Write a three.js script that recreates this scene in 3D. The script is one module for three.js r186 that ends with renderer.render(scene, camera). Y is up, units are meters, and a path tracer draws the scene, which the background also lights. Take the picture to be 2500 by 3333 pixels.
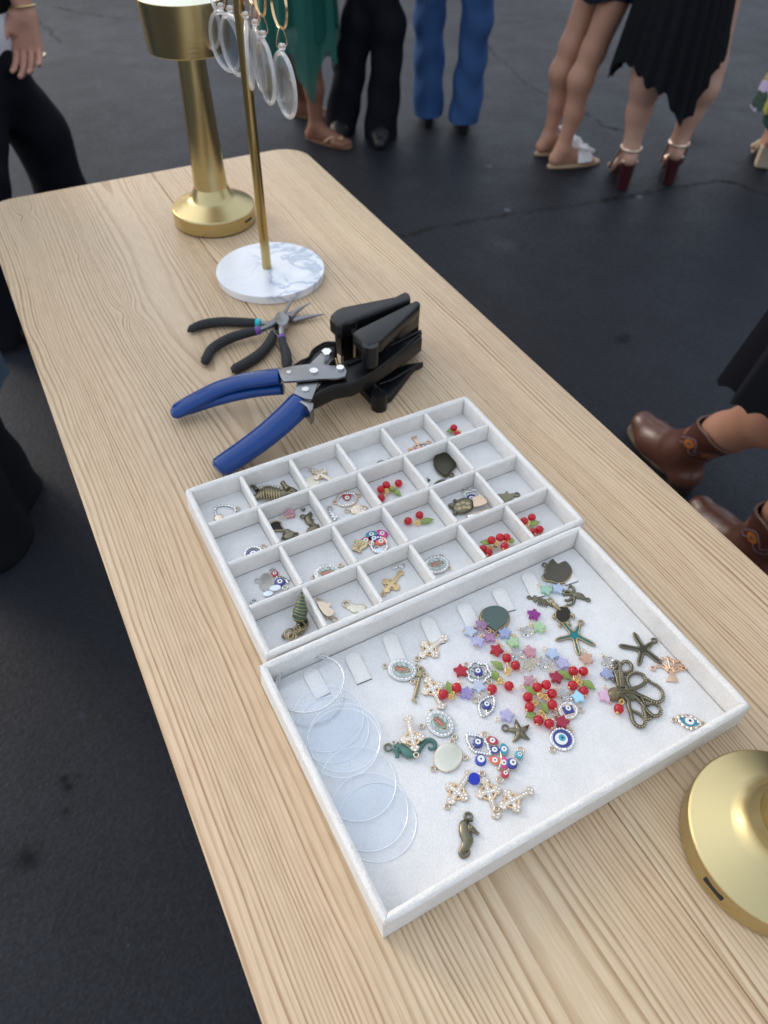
import * as THREE from 'three';
import { RoundedBoxGeometry } from 'three/addons/geometries/RoundedBoxGeometry.js';
import { mergeGeometries, mergeVertices, toCreasedNormals } from 'three/addons/utils/BufferGeometryUtils.js';

// ---------------------------------------------------------------- camera, sky, sun, exposure
const scene = new THREE.Scene();
const V3 = (x, y, z) => new THREE.Vector3(x, y, z);
const TY = 0.80;                                           // height of the table top
const CAM = V3(-0.2754, 1.39065, 0);
const FW = V3(0.32676, -0.73588, -0.59305).normalize(), RT = V3(0.88492, 0.01788, 0.46539).normalize(), UP = V3(0.33187, 0.67688, -0.65704).normalize();
const camera = new THREE.PerspectiveCamera(69.376, 0.75, 0.02, 200);
camera.position.copy(CAM);
camera.quaternion.setFromRotationMatrix(new THREE.Matrix4().makeBasis(RT, UP, FW.clone().negate()));
camera.focus = 0.66; camera.userData.fStop = 7.0;
scene.add(camera);

const SUN = V3(-0.42, 0.42, -0.82).normalize();           // the low, hazed sun beyond the far left of the table
function makeSky() {
  const w = 512, h = 256, d = new Float32Array(w * h * 4);
  for (let j = 0; j < h; j++) for (let i = 0; i < w; i++) {
    const az = ((i + 0.5) / w - 0.5) * 2 * Math.PI, el = ((j + 0.5) / h - 0.5) * Math.PI;
    const x = Math.cos(el) * Math.cos(az), y = Math.sin(el), z = Math.cos(el) * Math.sin(az);
    const s = x * SUN.x + y * SUN.y + z * SUN.z;
    const hz = Math.hypot(SUN.x, SUN.z), c = (x * SUN.x + z * SUN.z) / (hz * Math.max(Math.hypot(x, z), 1e-4));
    const low = Math.exp(-Math.max(y, 0) * 5.0), glow = Math.exp((s - 1) * 7), side = Math.pow(0.5 + 0.5 * c, 3);
    let r = 0.655 + 0.10 * low, g = 0.735 + 0.06 * low, b = 0.86 - 0.04 * low;
    const lift = 0.74 + 0.52 * side;
    r *= lift; g *= lift; b *= lift;
    r += 0.30 * side * low + 0.42 * glow; g += 0.17 * side * low + 0.32 * glow; b += 0.06 * side * low + 0.20 * glow;
    if (y < 0) { const k = Math.max(0.12, 1 + y * 6); r *= k; g *= k; b *= k; }
    d.set([r, g, b, 1], (j * w + i) * 4);
  }
  const t = new THREE.DataTexture(d, w, h, THREE.RGBAFormat, THREE.FloatType);
  t.mapping = THREE.EquirectangularReflectionMapping; t.minFilter = t.magFilter = THREE.LinearFilter; t.needsUpdate = true;
  return t;
}
const sky = makeSky();
scene.background = sky; scene.environment = sky; scene.backgroundIntensity = 1; scene.environmentIntensity = 1;
const sun = new THREE.DirectionalLight(new THREE.Color(1, 0.83, 0.66), 0.9);
sun.position.copy(SUN).multiplyScalar(20).add(V3(0.5, 0, -1)); sun.target.position.set(0.5, 0.4, -1);
sun.castShadow = true; sun.shadow.radius = 34; sun.shadow.mapSize.set(2048, 2048);
Object.assign(sun.shadow.camera, { left: -5, right: 5, top: 5, bottom: -5, near: 1, far: 45 });
scene.add(sun, sun.target);
const renderer = new THREE.WebGLRenderer({ antialias: true });
renderer.setSize(768, 1024);
renderer.shadowMap.enabled = true; renderer.shadowMap.type = THREE.PCFSoftShadowMap;
renderer.toneMapping = THREE.LinearToneMapping; renderer.toneMappingExposure = 1.55;
document.body.appendChild(renderer.domElement);

// ---------------------------------------------------------------- helpers
function mulberry(a) { return () => { a |= 0; a = a + 0x6D2B79F5 | 0; let t = Math.imul(a ^ a >>> 15, 1 | a); t = t + Math.imul(t ^ t >>> 7, 61 | t) ^ t; return ((t ^ t >>> 14) >>> 0) / 4294967296; }; }
const rnd = mulberry(20240611);
const clamp = (x, a = 0, b = 1) => Math.min(b, Math.max(a, x)), mix = (a, b, t) => a + (b - a) * t;
const sstep = (a, b, x) => { const t = clamp((x - a) / (b - a)); return t * t * (3 - 2 * t); };
const HT = new Float32Array(65536); { const r = mulberry(77); for (let i = 0; i < 65536; i++) HT[i] = r(); }
const hash2 = (i, j) => HT[(i * 374761 + j * 668265 + ((i * j) & 255) * 13) & 65535];
function vnoise(x, y) {
  const i = Math.floor(x), j = Math.floor(y), fx = x - i, fy = y - j, u = fx * fx * (3 - 2 * fx), v = fy * fy * (3 - 2 * fy);
  const a = hash2(i, j), b = hash2(i + 1, j), c = hash2(i, j + 1), d = hash2(i + 1, j + 1);
  return a + (b - a) * u + (c - a) * v + (a - b - c + d) * u * v;
}
const fbm = (x, y, n = 4) => { let s = 0, a = 0.5; for (let k = 0; k < n; k++) { s += a * vnoise(x, y); x = x * 2.03 + 17.1; y = y * 2.03 + 5.3; a *= 0.5; } return s / (1 - Math.pow(0.5, n)); };
// a sight line of the lens, met with the level y, or with the upright plane through b that faces the lens (used to lay things out where they really stand)
const F = 2407.81;
const ray = (px, py) => FW.clone().addScaledVector(RT, (px - 1250) / F).addScaledVector(UP, -(py - 1666.5) / F);
const at = (px, py, y = TY) => { const v = ray(px, py); return CAM.clone().addScaledVector(v, (y - CAM.y) / v.y); };
const FH = V3(FW.x, 0, FW.z).normalize(), RH = V3(-FH.z, 0, FH.x);
const upon = (px, py, b) => { const v = ray(px, py); return CAM.clone().addScaledVector(v, b.clone().sub(CAM).dot(FH) / v.dot(FH)); };
const away = (px, py, depth) => CAM.clone().addScaledVector(ray(px, py), depth);

const used = new Map();
function numbered(n) { const k = used.get(n) || 0; used.set(n, k + 1); return k ? n + '_' + String(k).padStart(3, '0') : n; }
function tag(o, label, category, group, kind) { o.userData = {}; if (label) o.userData.label = label; if (category) o.userData.category = category; if (group) o.userData.group = group; if (kind) o.userData.kind = kind; return o; }
function thing(name, label, category, p = V3(0, 0, 0), turn = 0, group) {
  const o = new THREE.Group(); o.name = numbered(name); o.position.copy(p); o.rotation.y = turn; scene.add(o); return tag(o, label, category, group);
}
function fixed(g) { return g.index ? g.toNonIndexed() : g; }
function merged(list) {
  const out = list.map(fixed).map(g => { const q = new THREE.BufferGeometry(); q.setAttribute('position', g.attributes.position); if (!g.attributes.normal) g.computeVertexNormals(); q.setAttribute('normal', g.attributes.normal); q.setAttribute('uv', g.attributes.uv || new THREE.BufferAttribute(new Float32Array(g.attributes.position.count * 2), 2)); if (g.attributes.color) q.setAttribute('color', g.attributes.color); return q; });
  return out.length === 1 ? out[0] : mergeGeometries(out);
}
const partCount = new WeakMap();
function part(o, name, geo, m, kind) {
  const q = new THREE.Mesh(Array.isArray(geo) ? merged(geo) : geo, m);
  let c = partCount.get(o); if (!c) partCount.set(o, c = new Map());
  const k = c.get(name) || 0; c.set(name, k + 1);
  q.name = k ? name + '_' + String(k).padStart(3, '0') : name;
  q.castShadow = q.receiveShadow = true; if (kind) q.userData.kind = kind;
  o.add(q); return q;
}
function copy(o, label) { const c = o.clone(); c.name = numbered(o.name.replace(/_\d{3}$/, '')); c.userData = { ...o.userData }; if (label) c.userData.label = label; scene.add(c); return c; }
// uv in metres from the face that looks most along each axis
function boxUV(g, s = 1) {
  g = fixed(g); if (!g.attributes.normal) g.computeVertexNormals();
  const p = g.attributes.position, n = g.attributes.normal, uv = new Float32Array(p.count * 2);
  for (let i = 0; i < p.count; i += 3) {
    let ax = 0, ay = 0, az = 0; for (let k = 0; k < 3; k++) { ax += n.getX(i + k); ay += n.getY(i + k); az += n.getZ(i + k); }
    ax = Math.abs(ax); ay = Math.abs(ay); az = Math.abs(az);
    for (let k = 0; k < 3; k++) { const j = i + k, x = p.getX(j), y = p.getY(j), z = p.getZ(j); const a = ay >= ax && ay >= az ? [x, z] : ax >= az ? [z, y] : [x, y]; uv[2 * j] = a[0] * s; uv[2 * j + 1] = a[1] * s; }
  }
  g.setAttribute('uv', new THREE.BufferAttribute(uv, 2)); return g;
}
// a flat outline (points with x and z) with its top at y1 and its foot at y0, edges bevelled
function slab(pts, y0, y1, bevel = 0.0003, holes = [], seg = 2) {
  const s = new THREE.Shape(pts.map(p => new THREE.Vector2(p.x, -p.z)));
  for (const h of holes) s.holes.push(new THREE.Path(h.map(p => new THREE.Vector2(p.x, -p.z))));
  const b = Math.min(bevel, (y1 - y0) * 0.49);
  const g = new THREE.ExtrudeGeometry(s, { depth: y1 - y0 - 2 * b, bevelEnabled: b > 0, bevelThickness: b, bevelSize: b, bevelOffset: -b, bevelSegments: seg, curveSegments: 8 });
  g.rotateX(-Math.PI / 2); g.translate(0, y0 + b, 0); return toCreasedNormals(g, 0.6);
}
const smooth = (pts, n, closed = true) => new THREE.CatmullRomCurve3(pts, closed, 'centripetal').getPoints(n);
// a tube whose radius changes along the way: [[Vector3, r], ...]
function worm(list, n = 28, sides = 9, flat = 1) {
  const c = new THREE.CatmullRomCurve3(list.map(a => a[0]), false, 'centripetal'), rr = list.map(a => a[1]), P = [], I = [];
  const up = V3(0, 1, 0);
  for (let i = 0; i <= n; i++) {
    const t = i / n, p = c.getPoint(t), d = c.getTangent(t), f = t * (rr.length - 1), k = Math.min(rr.length - 2, Math.floor(f)), r = mix(rr[k], rr[k + 1], sstep(0, 1, f - k));
    let a = V3().crossVectors(d, Math.abs(d.y) > 0.95 ? V3(1, 0, 0) : up).normalize(), b = V3().crossVectors(a, d).normalize();
    for (let j = 0; j < sides; j++) { const q = j / sides * 2 * Math.PI; P.push(p.x + r * (a.x * Math.cos(q) + b.x * Math.sin(q) * flat), p.y + r * (a.y * Math.cos(q) + b.y * Math.sin(q) * flat), p.z + r * (a.z * Math.cos(q) + b.z * Math.sin(q) * flat)); }
  }
  for (let i = 0; i < n; i++) for (let j = 0; j < sides; j++) { const a = i * sides + j, b = i * sides + (j + 1) % sides; I.push(a, a + sides, b, b, a + sides, b + sides); }
  const c0 = P.length / 3; P.push(...c.getPoint(0).toArray(), ...c.getPoint(1).toArray());
  for (let j = 0; j < sides; j++) { I.push(c0, j, (j + 1) % sides); I.push(c0 + 1, n * sides + (j + 1) % sides, n * sides + j); }
  const g = new THREE.BufferGeometry(); g.setAttribute('position', new THREE.Float32BufferAttribute(P, 3)); g.setIndex(I); g.computeVertexNormals(); return g;
}
function pipe(pts, r, closed = false, n = 40, sides = 8) { return new THREE.TubeGeometry(new THREE.CatmullRomCurve3(pts, closed, 'centripetal'), n, r, sides, closed); }
function bar(a, b, r, sides = 10, r2 = r) { const d = b.clone().sub(a), g = new THREE.CylinderGeometry(r2, r, d.length(), sides); g.applyQuaternion(new THREE.Quaternion().setFromUnitVectors(V3(0, 1, 0), d.clone().normalize())); g.translate((a.x + b.x) / 2, (a.y + b.y) / 2, (a.z + b.z) / 2); return g; }
function ball(p, r, sx = 1, sy = 1, sz = 1, n = 14) { const g = new THREE.SphereGeometry(r, n, Math.max(6, n * 0.7 | 0)); g.scale(sx, sy, sz); g.translate(p.x, p.y, p.z); return g; }
function disc(p, r, h, n = 32) { const g = new THREE.CylinderGeometry(r, r, h, n); g.translate(p.x, p.y + h / 2, p.z); return g; }
function flatRing(p, R, r, turn = 0, tilt = 0, n = 22) { const g = new THREE.TorusGeometry(R, r, 7, n); g.rotateX(Math.PI / 2 + tilt); g.rotateY(turn); g.translate(p.x, p.y, p.z); return g; }
function lathe(pts, n = 64) { return new THREE.LatheGeometry(pts.map(p => new THREE.Vector2(p[0], p[1])), n); }
function tex(w, h, fn, srgb = true, rep = 1) {
  const d = new Uint8Array(w * h * 4);
  for (let j = 0; j < h; j++) for (let i = 0; i < w; i++) { const c = fn(i, j), k = (j * w + i) * 4; d[k] = clamp(c[0]) * 255; d[k + 1] = clamp(c[1]) * 255; d[k + 2] = clamp(c[2]) * 255; d[k + 3] = 255; }
  const t = new THREE.DataTexture(d, w, h); t.wrapS = t.wrapT = THREE.RepeatWrapping; t.magFilter = THREE.LinearFilter; t.minFilter = THREE.LinearFilter; if (srgb) t.colorSpace = THREE.SRGBColorSpace; t.repeat.set(rep, rep); t.needsUpdate = true; return t;
}
const lin = (r, g, b) => new THREE.Color().setRGB(r, g, b);
const mat = (c, rough = 0.6, extra = {}) => new THREE.MeshPhysicalMaterial({ color: c, roughness: rough, ...extra });
const metal = (c, rough = 0.3, extra = {}) => new THREE.MeshPhysicalMaterial({ color: c, roughness: rough, metalness: 1, ...extra });

// ---------------------------------------------------------------- the asphalt lot
{
  const N = 2048, S = 8, X0 = -2.2, Z0 = -7, a = new Float32Array(N * N), tint = new Float32Array(N * N);
  for (let j = 0; j < N; j++) for (let i = 0; i < N; i++) {
    const x = i / N * S, y = j / N * S;
    a[j * N + i] = 0.86 + 0.24 * (fbm(x * 1.3, y * 1.3, 4) - 0.5) + 0.16 * (fbm(x * 9 + 3, y * 9, 3) - 0.5) + 0.30 * (hash2(i, j) - 0.5);
  }
  const mark = (pts, wd, depth, seed) => {                 // a crack: dark, thin, wandering
    const P = pts.map(p => at(p[0], p[1], 0)), q = [];
    for (let k = 0; k < P.length - 1; k++) for (let s = 0; s < 60; s++) q.push(P[k].clone().lerp(P[k + 1], s / 60));
    q.forEach((p, k) => {
      const w = (vnoise(k * 0.13, seed) - 0.5) * 0.03 + (vnoise(k * 0.5, seed + 9) - 0.5) * 0.012;
      const ci = (p.x + w - X0) / S * N, cj = (p.z + w * 0.7 - Z0) / S * N, r = wd / S * N * (0.6 + 0.8 * vnoise(k * 0.3, seed + 4));
      for (let dj = -9; dj <= 9; dj++) for (let di = -9; di <= 9; di++) { const f = Math.exp(-(di * di + dj * dj) / (r * r)) * depth, I = Math.round(ci) + di, J = Math.round(cj) + dj; if (I >= 0 && J >= 0 && I < N && J < N) a[J * N + I] = Math.min(a[J * N + I], a[J * N + I] * (1 - f * 0.55) + 0.0); }
    });
  };
  mark([[1310, 770], [1400, 742], [1650, 700], [1960, 655], [2040, 640], [2200, 610], [2330, 588], [2400, 597], [2520, 645]], 0.011, 0.17, 3);
  mark([[1560, 130], [1650, 215], [1740, 290], [1850, 330], [1960, 410], [2040, 430]], 0.008, 0.22, 11);
  mark([[1575, 80], [1700, 70], [1850, 40], [1990, 10]], 0.008, 0.20, 19);
  mark([[170, 20], [250, 40], [380, 60], [600, 70], [800, 40]], 0.010, 0.22, 27);
  mark([[60, 30], [150, 90], [200, 140]], 0.010, 0.22, 33);
  const spot = (px, py, r, f) => { const p = at(px, py, 0), ci = (p.x - X0) / S * N, cj = (p.z - Z0) / S * N, R = r / S * N, m = Math.ceil(R * 2); for (let dj = -m; dj <= m; dj++) for (let di = -m; di <= m; di++) { const I = Math.round(ci) + di, J = Math.round(cj) + dj; if (I < 0 || J < 0 || I >= N || J >= N) continue; const e = Math.exp(-(di * di + dj * dj) / (R * R) * (0.6 + 0.9 * vnoise(I * 0.2, J * 0.2))); a[J * N + I] *= 1 + (f - 1) * e; } };
  spot(2025, 1105, 0.022, 0.45); spot(2040, 1095, 0.012, 0.5); spot(208, 2532, 0.009, 0.4); spot(222, 2562, 0.010, 0.4); spot(250, 2525, 0.006, 0.5); spot(92, 2792, 0.018, 0.4); spot(205, 2640, 0.008, 0.5); spot(2250, 460, 0.07, 0.75); spot(1590, 540, 0.012, 1.5); spot(1650, 683, 0.009, 2.6); spot(2082, 640, 0.010, 2.2); spot(1640, 795, 0.06, 1.18); spot(262, 2330, 0.006, 1.7);
  for (let k = 0; k < 420; k++) { const r = mulberry(k * 7 + 5), u = Math.floor(r() * N), v = Math.floor(r() * N), f = 1.3 + r() * 0.9; a[v * N + u] *= f; if (r() < 0.4) a[v * N + (u + 1) % N] *= f; }
  const t = tex(N, N, (i, j) => { const q = a[j * N + i], x = i / N * S, y = j / N * S, w = fbm(x * 0.7 + 40, y * 0.7, 2) - 0.5; return [(0.118 + 0.02 * w) * q, 0.134 * q, (0.168 - 0.02 * w) * q]; });
  const bumpT = tex(512, 512, (i, j) => { const q = 0.5 * hash2(i * 3 + 1, j * 5 + 2) + 0.5 * vnoise(i * 0.35, j * 0.35); return [q, q, q]; }, false);
  const g = new THREE.PlaneGeometry(80, 80, 1, 1); g.rotateX(-Math.PI / 2);
  const p = g.attributes.position, uv = g.attributes.uv;
  for (let i = 0; i < p.count; i++) uv.setXY(i, (p.getX(i) - X0) / S, (p.getZ(i) - Z0) / S);
  bumpT.repeat.set(8, 8);
  const rough = tex(N, N, (i, j) => { const q = clamp(0.56 + (0.88 - a[j * N + i]) * 0.55, 0.36, 1); return [q, q, q]; }, false);
  const ground = new THREE.Mesh(g, new THREE.MeshPhysicalMaterial({ map: t, roughness: 1, roughnessMap: rough, bumpMap: bumpT, bumpScale: 0.0008, specularIntensity: 0.42 }));
  ground.name = 'asphalt_ground'; ground.receiveShadow = true; tag(ground, 'dark asphalt lot with fine cracks and pale specks', null, null, 'structure'); scene.add(ground);
}

// ---------------------------------------------------------------- the table: two boards of pale wood side by side
const XL = -0.2993, XR = 0.2953, ZF = -1.4278, ZN = 0.22;
function woodTexture(seed, knots, mid) {
  const W = 1024, H = 2048, LX = 0.30, LZ = 1.66, o = seed * 31.7;
  return tex(W, H, (i, j) => {
    const x = i / W * LX, z = j / H * LZ;
    let sx = x + (fbm(x * 9 + o, z * 2.6 + o, 3) - 0.5) * (0.020 + 0.014 * (1 - sstep(0.25, 0.95, z))) + (fbm(x * 45 + o, z * 9, 2) - 0.5) * 0.0030 + (vnoise(x * 260, z * 22 + o) - 0.5) * 0.0009;
    for (const k of knots) { const dx = x - k[0], dz = (z - k[1]) / k[3], q = Math.exp(-(dx * dx + dz * dz) / (k[2] * k[2])); sx += (dx >= 0 ? 1 : -1) * q * k[2] * 0.85 * (1 - Math.exp(-Math.abs(dx) / 0.004)); }
    const cx = mid + (fbm(z * 0.9 + o, 3.3, 2) - 0.5) * 0.06, far = 1 - sstep(0.50, 0.95, z), dep = 0.075 + (0.12 * fbm(z * 1.15 + o * 2, 8.1, 2) - 0.075) * far;
    const dx = sx - cx, dist = Math.sqrt(dx * dx + dep * dep * 0.55), f = dist / 0.0043 + 1.35 * Math.sin(dist * 74 + o) + 3.5 * (fbm(x * 5 + o, z * 0.4, 2) - 0.5) + 0.8 * fbm(z * 1.6, x * 5 + o, 2);
    const n = Math.floor(f), t = f - n, str = (0.30 + 0.70 * hash2(n + 7 * seed, 91)) * (0.55 + 0.75 * vnoise(z * 5 + n * 3.1, x * 14));
    const late = sstep(0.42, 0.90, t) * (1 - sstep(0.94, 1.0, t)) * str;
    const pore = sstep(0.66, 0.9, vnoise(x * 1500 + o, z * 38)) * (0.35 + 0.65 * late), fleck = (vnoise(x * 800, z * 60 + o) - 0.5) * 0.05;
    const tone = (fbm(x * 6 + o, z * 1.2, 3) - 0.5), pink = fbm(x * 14 + o * 3, z * 2.5, 2) - 0.5;
    const d = late * 0.88 + pore * 0.30;
    return [0.815 - 0.215 * d + fleck + 0.05 * tone + 0.018 * pink, 0.722 - 0.250 * d + fleck + 0.06 * tone - 0.012 * pink, 0.598 - 0.262 * d + fleck + 0.05 * tone - 0.02 * pink];
  });
}
{
  const table = thing('wood_table', 'long pale wood table with rounded corners and a seam along its middle', 'table', V3(0, 0, 0));
  const R = 0.055, T = 0.024;
  const arc = (cx, cz, a0, a1) => { const q = []; for (let k = 0; k <= 10; k++) { const a = mix(a0, a1, k / 10); q.push(V3(cx + R * Math.cos(a), 0, cz + R * Math.sin(a))); } return q; };
  const left = [V3(-0.0004, 0, ZN), V3(-0.0004, 0, ZF), ...arc(XL + R, ZF + R, -Math.PI / 2, -Math.PI), ...arc(XL + R, ZN - R, Math.PI, Math.PI / 2)];
  const right = [V3(0.0004, 0, ZF), V3(0.0004, 0, ZN), ...arc(XR - R, ZN - R, Math.PI / 2, 0), ...arc(XR - R, ZF + R, 0, -Math.PI / 2)];
  const knL = [], k1 = at(422, 1016), k2 = at(88, 700), k3 = at(270, 825);
  for (const [k, s, e] of [[k1, 0.017, 1.7], [k2, 0.013, 1.6], [k3, 0.009, 1.5]]) knL.push([k.x - XL, k.z - ZF, s, e]);
  const mk = (pts, x0, map) => {
    const g = slab(pts, TY - T, TY, 0.0016), p = g.attributes.position, uv = new Float32Array(p.count * 2);
    for (let i = 0; i < p.count; i++) { uv[2 * i] = (p.getX(i) - x0) / 0.30; uv[2 * i + 1] = (p.getZ(i) - ZF) / 1.66; }
    g.setAttribute('uv', new THREE.BufferAttribute(uv, 2));
    part(table, 'tabletop_board', g, mat(0xffffff, 0.46, { map, specularIntensity: 0.8 }));
  };
  mk(left, XL, woodTexture(1, knL, 0.205)); mk(right, 0, woodTexture(2, [], -0.11));
  const steel = mat(lin(0.02, 0.02, 0.022), 0.5);
  part(table, 'apron', [[XL + 0.16, 0, 0.02, ZN - ZF - 0.3], [XR - 0.16, 0, 0.02, ZN - ZF - 0.3]].map(a => { const g = new THREE.BoxGeometry(a[2], 0.04, a[3]); g.translate(a[0], TY - T - 0.0205, (ZN + ZF) / 2); return g; }), steel);
  for (const x of [XL + 0.16, XR - 0.16]) for (const z of [ZF + 0.25, ZN - 0.25]) { const g = new THREE.CylinderGeometry(0.016, 0.013, TY - T - 0.041, 16); g.translate(x, (TY - T - 0.041) / 2, z); part(table, 'leg', g, steel); }
}

// ---------------------------------------------------------------- the two velvet trays
const fuzz = tex(512, 512, (i, j) => { const q = 0.45 * hash2(i + 31, j * 3 + 7) + 0.35 * vnoise(i * 0.33, j * 0.33) + 0.2 * vnoise(i * 0.09, j * 0.09); return [q, q, q]; }, false);
fuzz.repeat.set(11, 11);
const fuzzTone = tex(512, 512, (i, j) => { const q = 0.925 + 0.05 * (vnoise(i * 0.4, j * 0.4) - 0.5) + 0.025 * (hash2(i * 7, j * 11) - 0.5) + 0.05 * (fbm(i * 0.02, j * 0.02, 3) - 0.5); return [q, q * 0.990, q * 0.972]; });
fuzzTone.repeat.set(7, 7);
const velvet = mat(0xffffff, 0.95, { map: fuzzTone, bumpMap: fuzz, bumpScale: 0.0009, sheen: 0.5, sheenRoughness: 0.6, sheenColor: lin(1, 1, 1), specularIntensity: 0.3 });
const felt = mat(lin(0.93, 0.95, 0.985), 0.95, { map: fuzzTone, bumpMap: fuzz, bumpScale: 0.0006, specularIntensity: 0.3 });
const suede = mat(0xffffff, 0.85, { map: fuzzTone, bumpMap: fuzz, bumpScale: 0.0003 });
const TL = 0.35, TD = 0.2287, TH = 0.0333;
// a wall with a rounded top swept along its length, mitred where it meets its neighbours, its nap a little uneven
function wall(len, th, h, y0, mitre, seed) {
  const prof = [[0, y0], [0, h - th * 0.55]]; for (let k = 0; k <= 8; k++) { const a = Math.PI - k / 8 * Math.PI; prof.push([th / 2 + Math.cos(a) * th / 2, h - th * 0.5 + Math.sin(a) * th * 0.5]); } prof.push([th, h - th * 0.55], [th, y0]);
  const n = Math.max(10, Math.round(len / 0.0035)), P = [], I = [], m = prof.length;
  for (let i = 0; i <= n; i++) for (let k = 0; k < m; k++) {
    const [o, y] = prof[k], a = mitre ? o + 0.0002 : 0.0002, t = i / n, x = mix(a, len - a, t), e = Math.min(x, len - x);
    const j = (vnoise(i * 0.5 + seed * 9, k * 0.7) - 0.5) * 0.0005, bow = mitre ? 0.0014 * Math.exp(-e / 0.006) * (o < th * 0.3 ? 1 : 0) * (y > y0 + 0.004 ? 1 : 0) : 0;
    P.push(x, y + (y > h - th * 0.6 ? j : 0) - (mitre ? 0.0009 * Math.exp(-e / 0.004) * (y > h - th ? 1 : 0) : 0), o + (y > y0 ? j * 0.6 : 0) + bow);
  }
  for (let i = 0; i < n; i++) for (let k = 0; k < m - 1; k++) { const a = i * m + k, b = a + m; I.push(a, b, a + 1, a + 1, b, b + 1); }
  for (let k = 1; k < m - 1; k++) { I.push(0, k, k + 1); const b = n * m; I.push(b, b + k + 1, b + k); }
  const g = new THREE.BufferGeometry(); g.setAttribute('position', new THREE.Float32BufferAttribute(P, 3)); g.setIndex(I); g.computeVertexNormals(); return boxUV(toCreasedNormals(g, 0.9));
}
function tray(o, w) {                                     // local x along the long side, -z away; four mitred walls
  const sides = [[0, 0, 0, TL], [TL, 0, Math.PI / 2, TD], [TL, -TD, Math.PI, TL], [0, -TD, -Math.PI / 2, TD]];
  sides.forEach(([x, z, r, len], k) => { const g = wall(len, w, TH, 0.0005, true, k + 1); g.scale(1, 1, -1); flip(g); g.rotateY(r); g.translate(x, 0, z); part(o, 'wall', g, velvet); });
  const b = new THREE.BoxGeometry(TL - 2 * w - 0.0006, 0.003, TD - 2 * w - 0.0006); b.translate(TL / 2, 0.003, -TD / 2); part(o, 'base', boxUV(b), mat(lin(0.33, 0.33, 0.35), 0.9));
}
function flip(g) { const p = g.attributes; for (const k of Object.keys(p)) { const a = p[k], s = a.itemSize, r = a.array; for (let i = 0; i < a.count; i += 3) for (let c = 0; c < s; c++) { const t = r[(i + 1) * s + c]; r[(i + 1) * s + c] = r[(i + 2) * s + c]; r[(i + 2) * s + c] = t; } } if (p.normal) { /* mirrored positions: recompute */ g.computeVertexNormals(); const q = toCreasedNormals(g, 0.9); g.setAttribute('normal', q.attributes.normal); } return g; }
const FA = 0.0100, FB = 0.0080;                           // floor levels of the trays above the table
const trayA = thing('compartment_tray', 'white velvet tray divided into small square compartments of charms', 'tray', V3(-0.1987, TY, -0.3442), 0.00624);
tray(trayA, 0.0065);
{
  const w = 0.0065, U = c => TL / 2 + (TL * c / 6 - TL / 2) * 0.9824, Vv = r => TD / 2 + (TD * (1 - r / 4) - TD / 2) * 0.9933, th = 0.0042, hh = TH - 0.0012;
  const us = [w, U(1), U(2), U(3), U(4), U(5), TL - w], vs = [TD - w, Vv(1), Vv(2), Vv(3), w];
  for (let r = 1; r < 4; r++) { const g = wall(TL - 2 * w - 0.0006, th, hh, FA + 0.0004, false, 20 + r); g.translate(w + 0.0003, 0, -vs[r] - th / 2); part(trayA, 'divider', g, velvet); }
  for (let c = 1; c < 6; c++) for (let r = 0; r < 4; r++) {
    const z0 = vs[r] - (r ? th / 2 : 0), z1 = vs[r + 1] + (r < 3 ? th / 2 : 0), g = wall(z0 - z1 - 0.0008, th, hh - 0.0004, FA + 0.0004, false, 40 + c * 5 + r);
    g.rotateY(Math.PI / 2); g.translate(us[c] - th / 2, 0, -z1 - 0.0004); part(trayA, 'divider', g, velvet);
  }
  for (let c = 0; c < 6; c++) for (let r = 0; r < 4; r++) {
    const x0 = us[c] + (c ? th / 2 : 0), x1 = us[c + 1] - (c < 5 ? th / 2 : 0), z0 = vs[r] - (r ? th / 2 : 0), z1 = vs[r + 1] + (r < 3 ? th / 2 : 0);
    const b = new THREE.BoxGeometry(x1 - x0 - 0.0006, 0.002, z0 - z1 - 0.0006); b.translate((x0 + x1) / 2, FA - 0.001, -(z0 + z1) / 2); part(trayA, 'compartment_floor', boxUV(b), felt);
  }
}
const trayB = thing('open_tray', 'white velvet open tray with a row of fabric tabs holding loose charms', 'tray', V3(-0.2051, TY, -0.1127), 0.01113);
tray(trayB, 0.0068);
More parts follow.
